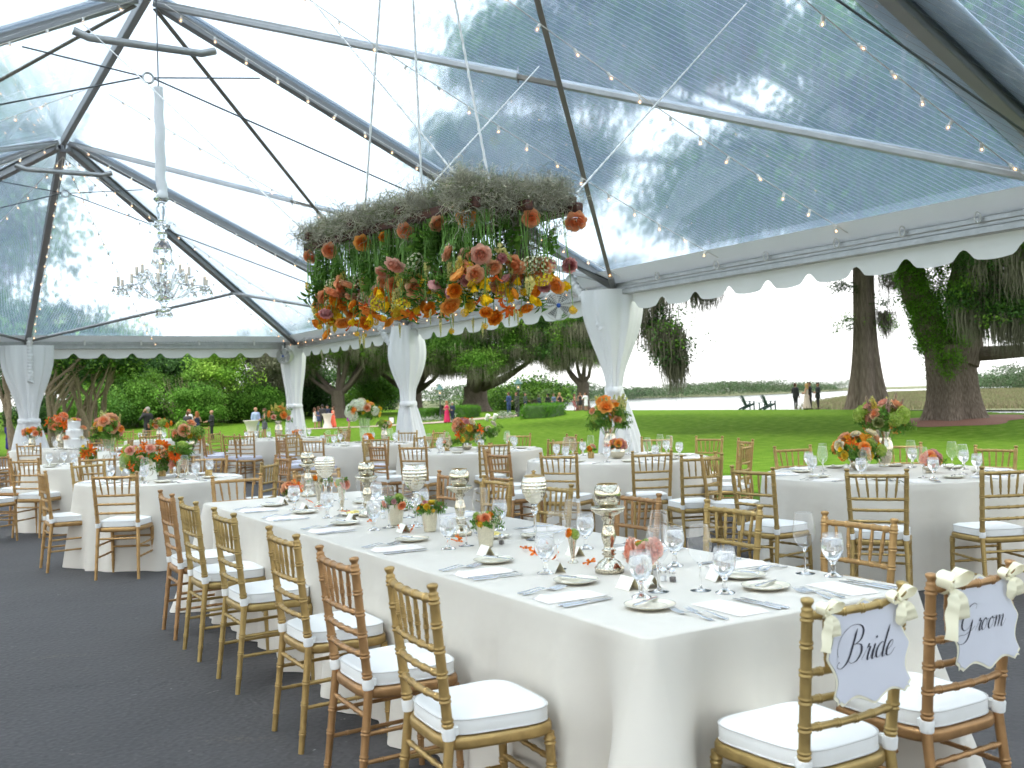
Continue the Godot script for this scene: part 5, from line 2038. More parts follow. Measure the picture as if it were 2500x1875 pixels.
func spike(n: int, h: float, size: float, a: Color, c: Color, seed_: int) -> ArrayMesh:
	var b := B.new()
	b.colored = true
	var r := RandomNumberGenerator.new()
	r.seed = seed_
	b.col = Color(0.1, 0.2, 0.04)
	b.tube([Vector3.ZERO, Vector3(0, h, 0)], [0.08, 0.04], 6)
	for k in n:
		var u := float(k) / n
		var w := k * 2.39996
		var o := Vector3(cos(w), 0, sin(w)) * 0.2 * (1 - u * 0.7) + Vector3(0, h * (0.15 + 0.85 * u), 0)
		b.col = a.lerp(c, u) * r.randf_range(0.85, 1.1)
		var s := size * (1.15 - 0.8 * u)
		for p in 5:
			var d := (Vector3(cos(w), 0.3, sin(w)) + Vector3(r.randfn(), r.randfn(), r.randfn()) * 0.75).normalized() * s
			var x := d.cross(Vector3(r.randfn(), r.randfn(), r.randfn())).normalized() * s * 0.5
			b.face(o, o + d * 0.55 + x, o + d, o + d * 0.55 - x)
	return b.mesh()

func sprig(n: int, len: float, wid: float, a: Color, c: Color, seed_: int, droop := 0.3) -> ArrayMesh:
	var b := B.new()
	b.colored = true
	var r := RandomNumberGenerator.new()
	r.seed = seed_
	for k in n:
		var w := k * 2.39996 + r.randf()
		var y := len * (0.25 + 0.75 * k / n)
		var d := Vector3(cos(w), r.randf_range(0.1, 0.8), sin(w)).normalized()
		var s := d.cross(Vector3.UP).normalized() * wid
		b.col = a.lerp(c, r.randf()) * r.randf_range(0.8, 1.2)
		var o := Vector3(0, y, 0)
		var l := len * 0.42
		b.face(o, o + d * l * 0.5 + s, o + d * l - Vector3(0, droop * l, 0), o + d * l * 0.5 - s)
	b.col = Color(0.08, 0.16, 0.03)
	b.tube([Vector3.ZERO, Vector3(0, len, 0)], [0.02 * len, 0.01 * len], 5)
	return b.mesh()

func make_flowers() -> void:
	var rose := [[4, 0.02, 0.55, 0.28, 0.05, -0.25], [5, 0.1, 0.62, 0.36, 0.2, -0.2], [6, 0.2, 0.66, 0.42, 0.42, 0.0], [7, 0.3, 0.74, 0.46, 0.5, 0.15], [7, 0.36, 0.78, 0.5, 0.62, 0.45], [6, 0.4, 0.7, 0.5, 0.95, 0.5]]
	var ran := [[5, 0.02, 0.4, 0.24, 0.0, -0.3], [7, 0.1, 0.46, 0.26, 0.22, -0.35], [9, 0.18, 0.5, 0.28, 0.44, -0.35], [10, 0.27, 0.54, 0.32, 0.55, -0.3], [11, 0.36, 0.58, 0.34, 0.7, -0.2], [11, 0.44, 0.55, 0.36, 0.85, 0.1]]
	var lily := [[3, 0.04, 1.25, 0.2, 0.3, 0.7], [3, 0.05, 1.2, 0.24, 0.4, 0.8]]
	var free_ := [[6, 0.05, 0.75, 0.26, 0.15, 0.35]]
	F.rose_orange = blossom(rose, Color(0.9, 0.3, 0.04), Color(0.93, 0.5, 0.14), 1, 0.25)
	F.rose_coral = blossom(rose, Color(0.88, 0.28, 0.1), Color(0.93, 0.5, 0.28), 2, 0.25)
	F.rose_pink = blossom(rose, Color(0.82, 0.32, 0.2), Color(0.88, 0.58, 0.46), 3, 0.25)
	F.rose_peach = blossom(rose, Color(0.82, 0.3, 0.1), Color(0.86, 0.56, 0.36), 4, 0.25)
	F.rose_cream = blossom(rose, Color(0.78, 0.66, 0.36), Color(0.84, 0.8, 0.66), 5, 0.2)
	F.ranunculus_orange = blossom(ran, Color(0.88, 0.28, 0.02), Color(0.93, 0.4, 0.05), 6, 0.3)
	F.ranunculus_yellow = blossom(ran, Color(0.82, 0.55, 0.03), Color(0.9, 0.72, 0.1), 7, 0.3)
	F.ranunculus_green = blossom(ran, Color(0.16, 0.26, 0.04), Color(0.5, 0.52, 0.24), 8, 0.2)
	F.carnation_pink = blossom(ran, Color(0.6, 0.22, 0.24), Color(0.78, 0.42, 0.4), 9, 0.9)
	F.gerbera_orange = blossom([[12, 0.15, 0.7, 0.16, 1.25, 0.1], [14, 0.2, 0.85, 0.17, 1.4, 0.1]], Color(0.82, 0.14, 0.02), Color(0.86, 0.2, 0.03), 10, 0.1, Color(0.08, 0.05, 0.02))
	F.lily_orange = blossom(lily, Color(0.82, 0.2, 0.03), Color(0.8, 0.16, 0.03), 11, 0.2)
	F.calla_orange = blossom([[3, 0.04, 1.1, 0.34, 0.12, 0.55]], Color(0.84, 0.35, 0.04), Color(0.84, 0.22, 0.03), 12, 0.1)
	F.freesia_yellow = blossom(free_, Color(0.86, 0.6, 0.02), Color(0.86, 0.64, 0.04), 13, 0.4)
	F.orchid_orange = blossom([[5, 0.04, 0.9, 0.2, 1.2, 0.25]], Color(0.85, 0.22, 0.03), Color(0.85, 0.24, 0.03), 14, 0.4, Color(0.5, 0.08, 0.02))
	F.hydrangea_white = floret_ball(70, Vector3(0.9, 0.75, 0.9), 0.24, Color(0.8, 0.8, 0.7), Color(0.66, 0.74, 0.5), 15)
	F.hydrangea_green = floret_ball(70, Vector3(0.9, 0.75, 0.9), 0.22, Color(0.3, 0.45, 0.06), Color(0.45, 0.55, 0.15), 16)
	F.stock_cream = spike(26, 2.6, 0.45, Color(0.84, 0.76, 0.36), Color(0.6, 0.62, 0.25), 17)
	F.stock_yellow = spike(24, 2.4, 0.42, Color(0.84, 0.68, 0.16), Color(0.7, 0.66, 0.25), 18)
	F.astilbe_pink = spike(60, 2.4, 0.2, Color(0.62, 0.4, 0.36), Color(0.66, 0.5, 0.42), 19)
	F.billy_ball = floret_ball(90, Vector3(0.7, 0.7, 0.7), 0.16, Color(0.8, 0.52, 0.02), Color(0.7, 0.42, 0.02), 20)
	F.white_filler = floret_ball(34, Vector3(1.1, 0.5, 1.1), 0.2, Color(0.84, 0.82, 0.62), Color(0.7, 0.72, 0.42), 21)
	F.yellow_filler = floret_ball(30, Vector3(1.0, 0.5, 1.0), 0.22, Color(0.84, 0.66, 0.05), Color(0.8, 0.6, 0.04), 22)
	F.leaf_spray = sprig(16, 1.6, 0.22, Color(0.09, 0.2, 0.035), Color(0.15, 0.3, 0.05), 23)
	F.fern = sprig(30, 2.2, 0.08, Color(0.13, 0.27, 0.04), Color(0.2, 0.36, 0.07), 24)

const REAL := {"rose_orange": "rose", "rose_coral": "rose", "rose_pink": "rose", "rose_peach": "rose", "rose_cream": "rose", "ranunculus_orange": "ranunculus", "ranunculus_yellow": "ranunculus", "ranunculus_green": "ranunculus", "carnation_pink": "carnation", "gerbera_orange": "gerbera", "lily_orange": "lily", "calla_orange": "calla_lily", "freesia_yellow": "freesia", "orchid_orange": "orchid", "hydrangea_white": "hydrangea", "hydrangea_green": "hydrangea", "stock_cream": "stock_flower", "stock_yellow": "stock_flower", "astilbe_pink": "astilbe", "billy_ball": "billy_button", "white_filler": "filler_flower", "yellow_filler": "filler_flower"}

# vase meshes; each returns the height of its mouth and the mouth's radius
func vase(t: Node3D, kind: String, s := 1.0) -> Array:
	var b := B.new()
	var m: Material = M.mercury
	var out := [0.1, 0.04]
	match kind:
		"cup":
			b.lathe([Vector2(0.0, 0.001), Vector2(0.031, 0.001), Vector2(0.033, 0.006), Vector2(0.045, 0.112), Vector2(0.047, 0.118), Vector2(0.043, 0.117), Vector2(0.03, 0.03), Vector2(0, 0.03)].map(func(q): return q * s), 28, Transform3D(), false)
			m = M.mercury_cup
			out = [0.112 * s, 0.042 * s]
		"bowl":
			b.lathe([Vector2(0.0, 0.001), Vector2(0.036, 0.001), Vector2(0.038, 0.014), Vector2(0.034, 0.018), Vector2(0.055, 0.032), Vector2(0.06, 0.045), Vector2(0.052, 0.06), Vector2(0.04, 0.066), Vector2(0.046, 0.07), Vector2(0.036, 0.068), Vector2(0.05, 0.045), Vector2(0, 0.035)].map(func(q): return q * s), 28, Transform3D(), false)
			out = [0.066 * s, 0.04 * s]
		"globe":
			b.lathe([Vector2(0.0, 0.001), Vector2(0.04, 0.001), Vector2(0.075, 0.03), Vector2(0.087, 0.065), Vector2(0.08, 0.1), Vector2(0.064, 0.118), Vector2(0.068, 0.122), Vector2(0.06, 0.116), Vector2(0.06, 0.05), Vector2(0, 0.03)].map(func(q): return q * s), 28, Transform3D(), false)
			out = [0.115 * s, 0.06 * s]
		"trumpet":
			b.lathe([Vector2(0.0, 0.0), Vector2(0.024, 0.0), Vector2(0.025, 0.003), Vector2(0.012, 0.012), Vector2(0.008, 0.02), Vector2(0.013, 0.06), Vector2(0.019, 0.1), Vector2(0.026, 0.124), Vector2(0.024, 0.124), Vector2(0.012, 0.06), Vector2(0.0, 0.05)].map(func(q): return q * s), 20, Transform3D(), false)
			out = [0.12 * s, 0.022 * s]
		"hurricane":
			b.lathe([Vector2(0.0, 0.0), Vector2(0.055, 0.0), Vector2(0.06, 0.01), Vector2(0.04, 0.022), Vector2(0.055, 0.06), Vector2(0.075, 0.12), Vector2(0.07, 0.19), Vector2(0.055, 0.25), Vector2(0.062, 0.3), Vector2(0.076, 0.33), Vector2(0.072, 0.33), Vector2(0.052, 0.25), Vector2(0.066, 0.18), Vector2(0.04, 0.05), Vector2(0, 0.04)].map(func(q): return q * s), 28, Transform3D(), false)
			out = [0.32 * s, 0.07 * s]
		"compote":
			b.lathe([Vector2(0.0, 0.0), Vector2(0.055, 0.0), Vector2(0.056, 0.006), Vector2(0.02, 0.02), Vector2(0.009, 0.04), Vector2(0.008, 0.2), Vector2(0.018, 0.225), Vector2(0.011, 0.24), Vector2(0.03, 0.25), Vector2(0.075, 0.285), Vector2(0.09, 0.33), Vector2(0.086, 0.37), Vector2(0.075, 0.395), Vector2(0.07, 0.39), Vector2(0.07, 0.32), Vector2(0, 0.27)].map(func(q): return q * s), 28, Transform3D(), false)
			out = [0.39 * s, 0.075 * s]
		"glass":
			b.lathe([Vector2(0.0, 0.002), Vector2(0.06, 0.002), Vector2(0.062, 0.02), Vector2(0.055, 0.03), Vector2(0.068, 0.1), Vector2(0.075, 0.3), Vector2(0.09, 0.36)].map(func(q): return q * s), 24, Transform3D(), false)
			m = M.vase_glass
			out = [0.35 * s, 0.085 * s]
		"votive":
			b.lathe([Vector2(0.0, 0.001), Vector2(0.03, 0.001), Vector2(0.034, 0.06), Vector2(0.031, 0.06), Vector2(0.028, 0.02), Vector2(0, 0.02)].map(func(q): return q * s), 18, Transform3D(), false)
			m = M.gold_glass
			out = [0.058 * s, 0.03 * s]
	part("vase", b.mesh(), m, t)
	return out

# flowers: list of [kind, how many, radius of a bloom]; gathered over a dome of the given radii
func bouquet(at: Vector3, label: String, kind: String, vs: float, dome: Vector3, lift: float, recipe: Array, leaves: int, seed_: int, group := "") -> Node3D:
	var t := tag(thing("flower_arrangement", at), label, "flowers", group)
	var v := vase(t, kind, vs)
	var r := RandomNumberGenerator.new()
	r.seed = seed_
	var list := []
	for e in recipe:
		for k in e[1]: list.append(e)
	for k in list.size():
		var j := r.randi_range(k, list.size() - 1)
		var x = list[k]
		list[k] = list[j]
		list[j] = x
	var c := Vector3(0, v[0] + lift, 0)
	var stalks := B.new()
	for k in list.size():
		var e: Array = list[k]
		var tall: bool = String(e[0]).begins_with("stock") or String(e[0]).begins_with("astilbe") or String(e[0]).begins_with("calla")
		var y := lerpf(1.0, -0.32, (k + 0.5) / list.size())
		if tall: y = r.randf_range(0.5, 0.95)
		var w := k * 2.39996 + r.randf() * 0.5
		var q := sqrt(maxf(0, 1 - y * y))
		var d := Vector3(cos(w) * q, y, sin(w) * q)
		var p := c + d * dome * (r.randf_range(0.62, 1.12) if not tall else 0.75)
		var aim := (d * Vector3(1, 0.8, 1) + Vector3(r.randfn(), r.randfn(), r.randfn()) * 0.18)
		if tall: aim = Vector3(d.x * 0.5, 1, d.z * 0.5)
		var bas := B.along(Vector3.ZERO, aim.normalized()).basis * Basis(Vector3.UP, r.randf() * TAU) * Basis.from_scale(Vector3.ONE * e[2] * r.randf_range(0.85, 1.25))
		part(REAL[e[0]], F[e[0]], M.petal, t, Transform3D(bas, p - bas.y * 0.3))
		stalks.tube([Vector3(d.x * v[1] * 0.5, v[0] * 0.6, d.z * v[1] * 0.5), p], [0.0025], 4, false)
	part("stems", stalks.mesh(), M.stalk, t)
	var la := []
	var fa := []
	for k in int(leaves * 0.9):
		var w := r.randf() * TAU
		var y := r.randf_range(-0.5, 0.75)
		var d := Vector3(cos(w), y, sin(w)).normalized()
		var s := clampf(maxf(dome.x, dome.y) * 0.4, 0.03, 0.07) * r.randf_range(0.7, 1.25)
		var bas := B.along(Vector3.ZERO, (d + Vector3(0, 0.15, 0)).normalized()).basis * Basis.from_scale(Vector3.ONE * s)
		(la if k % 3 else fa).append(Transform3D(bas, c + d * dome * r.randf_range(0.2, 0.62) - Vector3(0, dome.y * 0.15, 0)))
	many("foliage", F.leaf_spray, M.petal, la, [], t).set_meta("kind", "stuff")
	many("foliage", F.fern, M.petal, fa, [], t).set_meta("kind", "stuff")
	return t

# ---------------------------------------------------------------- the hanging flower canopy
func make_canopy() -> void:
	var near := Vector3(2.262, 2.35, -4.18)
	var along_ := Vector3(-0.149, 0.0, -0.989)     # towards its far end
	var across := Vector3(0.9945, 0, 0.1025)
	var L := 1.58
	var Wd := 0.56
	var t := tag(thing("flower_canopy", near), "wooden frame over the long table, topped with grey moss and hung upside down with flowers", "flower canopy")
	var beam := func(a: Vector3, c: Vector3, w: float, h: float):
		var b := B.new()
		b.bar(a, c, w, h, 0.006)
		part("beam", b.mesh(), M.wood, t)
	for s in [0.02, 0.5, 0.98]:
		beam.call(across * Wd * s + along_ * -0.04 + Vector3(0, 0.025, 0), across * Wd * s + along_ * (L + 0.04) + Vector3(0, 0.025, 0), 0.045, 0.05)
	for s in [0.05, 0.35, 0.65, 0.95]:
		beam.call(along_ * L * s - across * 0.05 + Vector3(0, 0.073, 0), along_ * L * s + across * (Wd + 0.05) + Vector3(0, 0.073, 0), 0.06, 0.045)
	var r := RandomNumberGenerator.new()
	r.seed = 77
	# moss: tangled curls heaped on top, some trailing over the edges
	var cb := B.new()
	for k in 16:
		var o := Vector3(r.randfn(), r.randfn() * 0.5, r.randfn()) * 0.025
		var dir := Vector3(r.randfn(), r.randfn() * 0.6, r.randfn()).normalized()
		var path := []
		for s in 7:
			path.append(o)
			dir = (dir + Vector3(r.randfn(), r.randfn(), r.randfn()) * 0.55).normalized()
			o += dir * 0.011
		cb.tube(path, [0.0009], 3, false)
	var curl := cb.mesh()
	var at := []
	var cols := []
	for k in 1500:
		var u := r.randf_range(0.0, 1.03)
		var v := r.randf_range(-0.05, 0.98)
		var y := 0.09 + r.randf() * (0.035 + 0.014 * sin(u * 17) + 0.015 * sin(v * 9))
		if k % 4 == 0:
			v = -0.07 + r.randf() * 0.05 if r.randf() < 0.5 and u > 0.25 else v
			u = 0.0 + r.randf() * 0.03 if r.randf() < 0.5 else u
			y = r.randf_range(0.03, 0.13)
		if k % 17 == 0: y = r.randf_range(-0.06, 0.05)
		at.append(Transform3D(rnd_from(r) * Basis.from_scale(Vector3.ONE * r.randf_range(0.8, 1.5)), along_ * L * u + across * Wd * v + Vector3(0, y, 0)))
		var m := r.randf_range(0.6, 1.35)
		cols.append(Color(0.5 * m, 0.47 * m, 0.36 * m) if r.randf() < 0.85 else Color(0.2 * m, 0.25 * m, 0.1 * m))
	# one long trailing beard below the near right part
	for k in 90:
		var y := -0.36 * r.randf()
		at.append(Transform3D(rnd_from(r) * Basis.from_scale(Vector3.ONE * 1.0), along_ * (0.12 + r.randfn() * 0.03) + across * (0.34 + r.randfn() * 0.025) + Vector3(0, y, 0)))
		var m := r.randf_range(0.6, 1.2)
		cols.append(Color(0.3 * m, 0.28 * m, 0.2 * m))
	many("moss", curl, M.moss, at, cols, t).set_meta("kind", "stuff")
	# the roses tucked up under the edge
	for e in [[0.04, 0.04, "rose_orange", 0.05], [0.0, 0.55, "rose_coral", 0.045], [0.0, 0.98, "rose_coral", 0.055], [0.02, 0.18, "ranunculus_green", 0.028], [0.16, -0.02, "rose_peach", 0.042], [0.33, -0.02, "rose_coral", 0.045], [0.47, -0.02, "ranunculus_orange", 0.034], [0.6, -0.02, "rose_orange", 0.047], [0.82, -0.02, "rose_coral", 0.046], [0.98, 0.0, "rose_coral", 0.042]]:
		var bas := Basis.from_euler(Vector3(0, -0.5 + r.randfn() * 0.3, 0)) * Basis.from_euler(Vector3(PI - 1.1 + r.randfn() * 0.2, 0, 0)) * Basis.from_scale(Vector3.ONE * e[3])
		part(REAL[e[2]], F[e[2]], M.petal, t, Transform3D(bas, along_ * L * e[0] + across * Wd * e[1] + Vector3(0, -0.03, 0)))
	# stems hang down, each ending in a bloom
	var stems := B.new()
	var kinds := [["rose_coral", 0.045, 0.30], ["rose_pink", 0.042, 0.30], ["ranunculus_orange", 0.04, 0.42], ["ranunculus_orange", 0.042, 0.44], ["freesia_yellow", 0.045, 0.38], ["freesia_yellow", 0.045, 0.36], ["freesia_yellow", 0.04, 0.4], ["carnation_pink", 0.036, 0.36], ["carnation_pink", 0.034, 0.33], ["stock_cream", 0.034, 0.22], ["stock_yellow", 0.032, 0.3], ["lily_orange", 0.036, 0.43], ["ranunculus_orange", 0.038, 0.45], ["rose_orange", 0.042, 0.4], ["freesia_yellow", 0.044, 0.42], ["ranunculus_yellow", 0.036, 0.42], ["rose_peach", 0.04, 0.36], ["stock_yellow", 0.034, 0.24], ["stock_cream", 0.034, 0.3], ["billy_ball", 0.022, 0.46], ["billy_ball", 0.02, 0.52], ["white_filler", 0.036, 0.34], ["yellow_filler", 0.034, 0.4], ["white_filler", 0.036, 0.26], ["rose_peach", 0.04, 0.28], ["yellow_filler", 0.034, 0.37]]
	var n := 340
	for k in n:
		var e: Array = kinds[k % kinds.size()]
		var edge := r.randf()
		var u := r.randf()
		var v := r.randf()
		if edge < 0.45: v = r.randf_range(-0.03, 0.15)
		elif edge < 0.65: u = r.randf_range(-0.02, 0.1)
		v *= 0.86
		var p0 := along_ * L * u + across * Wd * v
		var drop: float = e[2] * r.randf_range(0.66, 1.08)
		var p := p0 + Vector3(r.randfn() * 0.03, -drop, r.randfn() * 0.03)
		stems.tube([p0, p0.lerp(p, 0.5) + Vector3(r.randfn(), 0, r.randfn()) * 0.012, p], [0.002], 4, false)
		var up_side: bool = String(e[0]).begins_with("stock") or String(e[0]).begins_with("freesia") or String(e[0]).begins_with("lily")
		var bas := Basis.from_euler(Vector3(0, r.randfn() * 1.1 - 0.3, 0)) * Basis.from_euler(Vector3(PI - (0.25 if up_side else 0.95) + r.randfn() * 0.35, 0, r.randfn() * 0.3)) * Basis(Vector3.UP, r.randf() * TAU) * Basis.from_scale(Vector3.ONE * e[1] * r.randf_range(0.95, 1.35))
		part(REAL[e[0]], F[e[0]], M.petal, t, Transform3D(bas, p))
	for k in 420:
		var u := r.randf()
		var v := r.randf_range(-0.03, 1.0)
		if k % 2: v = r.randf_range(-0.04, 0.12)
		var p0 := along_ * L * u + across * Wd * v
		var drop := r.randf_range(0.14, 0.4)
		stems.tube([p0, p0 + Vector3(r.randfn() * 0.014, -drop * 0.5, r.randfn() * 0.014), p0 + Vector3(r.randfn() * 0.025, -drop, r.randfn() * 0.025)], [0.0024], 3, false)
	part("stems", stems.mesh(), M.stalk, t).set_meta("kind", "stuff")
	at = []
	for k in 170:
		var u := r.randf()
		var v := r.randf()
		if k % 2: v = r.randf_range(-0.04, 0.14)
		var bas := Basis.from_euler(Vector3(PI + r.randfn() * 0.3, r.randf() * TAU, r.randfn() * 0.2)) * Basis.from_scale(Vector3.ONE * r.randf_range(0.05, 0.1))
		at.append(Transform3D(bas, along_ * L * u + across * Wd * v + Vector3(0, -r.randf_range(0.0, 0.3), 0)))
	many("foliage", F.leaf_spray, M.petal, at, [], t).set_meta("kind", "stuff")
	# astilbe tails and leafy tips that hang lowest
	at = []
	for k in 16:
		var u := r.randf()
		var v := r.randf_range(-0.02, 0.5)
		at.append(Transform3D(Basis.from_euler(Vector3(PI, r.randf() * TAU, 0)) * Basis.from_scale(Vector3(0.012, 0.03, 0.012)), along_ * L * u + across * Wd * v + Vector3(0, -r.randf_range(0.42, 0.52), 0)))
	many("tails", F.stock_cream, M.petal, at, [], t).set_meta("kind", "stuff")
	# ropes
	var hook := Vector3(2.69, 5.7, -5.69)
	var k := 0
	for e in [[along_ * (L * 0.62) + across * 0.02, hook, "thin"], [along_ * (L * 0.3) + across * 0.05, hook, ""], [along_ * L * 0.35 + across * 0.5, hook, ""], [along_ * 0.08 + across * 0.16, hook, ""], [along_ * L, Vector3(1.6, 5.66, -11.7), ""], [across * Wd, Vector3(5.35, 4.3, -5.55), ""], [along_ * 0.5 + across * 0.02, Vector3(5.0, 4.46, -7.85), ""], [along_ * 0.05 + across * 0.02, Vector3(2.245, 5.72, -8.35), ""]]:
		var b := B.new()
		var a: Vector3 = near + e[0] + Vector3(0, 0.1, 0)
		var c: Vector3 = e[1]
		var m := int(a.distance_to(c) / 0.03)
		for s in 2:
			var path := []
			for q in m + 1:
				var f := float(q) / m
				path.append(a.lerp(c, f) + Vector3(cos(q * 1.1 + s * PI), 0, sin(q * 1.1 + s * PI)) * 0.0032)
			b.tube(path, [0.0042], 4, false)
		tag(part("rope", b.mesh(), M.rope), "twisted white rope " + ["to the ridge from the flower canopy, leftmost of four", "to the ridge from the flower canopy, second of four", "to the ridge from the flower canopy, third of four", "to the ridge from the flower canopy, rightmost of four", "slanting up left from the far end of the flower canopy", "slanting up right from the right corner of the flower canopy", "slanting up right from behind the flower canopy to the roof strap", "slanting up left from the near end of the flower canopy"][k], "rope", "ropes holding up the flower canopy")
		k += 1

# ---------------------------------------------------------------- people: a smooth field round a skeleton, meshed by surface nets
func blobs(bones: Array, cell: float) -> ArrayMesh:
	var lo := Vector3.ONE * 99
	var hi := -lo
	for e in bones:
		var m: float = maxf(e[2], e[3]) + cell * 3
		for q in [e[0], e[1]]:
			lo = lo.min(q - Vector3.ONE * m)
			hi = hi.max(q + Vector3.ONE * m)
	var n := Vector3i(((hi - lo) / cell).ceil()) + Vector3i.ONE
	var f := PackedFloat32Array()
	f.resize(n.x * n.y * n.z)
	f.fill(1.0)
	var k0 := 0.035
	for e in bones:
		var a: Vector3 = e[0]
		var d: Vector3 = e[1] - a
		var dd := maxf(d.length_squared(), 1e-9)
		var m: float = maxf(e[2], e[3]) + cell * 2.5 + k0
		var i0 := Vector3i(((a.min(e[1]) - Vector3.ONE * m - lo) / cell).floor()).clamp(Vector3i.ZERO, n - Vector3i.ONE)
		var i1 := Vector3i(((a.max(e[1]) + Vector3.ONE * m - lo) / cell).ceil()).clamp(Vector3i.ZERO, n - Vector3i.ONE)
		for z in range(i0.z, i1.z + 1):
			for y in range(i0.y, i1.y + 1):
				var at := (z * n.y + y) * n.x
				for x in range(i0.x, i1.x + 1):
					var p := lo + Vector3(x, y, z) * cell - a
					var u := clampf(p.dot(d) / dd, 0.0, 1.0)
					var s := (p - d * u).length() - lerpf(e[2], e[3], u)
					var o := f[at + x]
					var h := maxf(k0 - absf(s - o), 0.0) / k0
					f[at + x] = minf(s, o) - h * h * k0 * 0.25
	var b := B.new()
	var id := {}
	var sx := 1
	var sy := n.x
	var sz := n.x * n.y
	for z in n.z - 1:
		for y in n.y - 1:
			for x in n.x - 1:
				var at := z * sz + y * sy + x
				var c0 := f[at] < 0
				if c0 == (f[at + sx] < 0) and c0 == (f[at + sy] < 0) and c0 == (f[at + sz] < 0) and c0 == (f[at + sx + sy] < 0) and c0 == (f[at + sx + sz] < 0) and c0 == (f[at + sy + sz] < 0) and c0 == (f[at + sx + sy + sz] < 0): continue
				var sum := Vector3.ZERO
				var cnt := 0
				for g in [[0, sx, 0, 0, 0, 0], [sy, sx, 0, 0, 1, 0], [sz, sx, 0, 0, 0, 1], [sy + sz, sx, 0, 0, 1, 1], [0, sy, 1, 0, 0, 0], [sx, sy, 1, 1, 0, 0], [sz, sy, 1, 0, 0, 1], [sx + sz, sy, 1, 1, 0, 1], [0, sz, 2, 0, 0, 0], [sx, sz, 2, 1, 0, 0], [sy, sz, 2, 0, 1, 0], [sx + sy, sz, 2, 1, 1, 0]]:
					var v0 := f[at + g[0]]
					var v1 := f[at + g[0] + g[1]]
					if (v0 < 0) != (v1 < 0):
						var p := Vector3(g[3], g[4], g[5])
						p[g[2]] += v0 / (v0 - v1)
						sum += p
						cnt += 1
				id[at] = b.p(lo + (Vector3(x, y, z) + sum / cnt) * cell)
	for z in range(1, n.z - 1):
		for y in range(1, n.y - 1):
			for x in range(1, n.x - 1):
				var at := z * sz + y * sy + x
				var inside := f[at] < 0
				for g in [[sx, sy, sz], [sy, sz, sx], [sz, sx, sy]]:
					if inside == (f[at + g[0]] < 0): continue
					var q0 = id.get(at - g[1] - g[2], -1)
					var q1 = id.get(at - g[2], -1)
					var q2 = id.get(at, -1)
					var q3 = id.get(at - g[1], -1)
					if q0 < 0 or q1 < 0 or q2 < 0 or q3 < 0: continue
					if inside: b.quad(q0, q3, q2, q1)
					else: b.quad(q0, q1, q2, q3)
	return b.mesh()

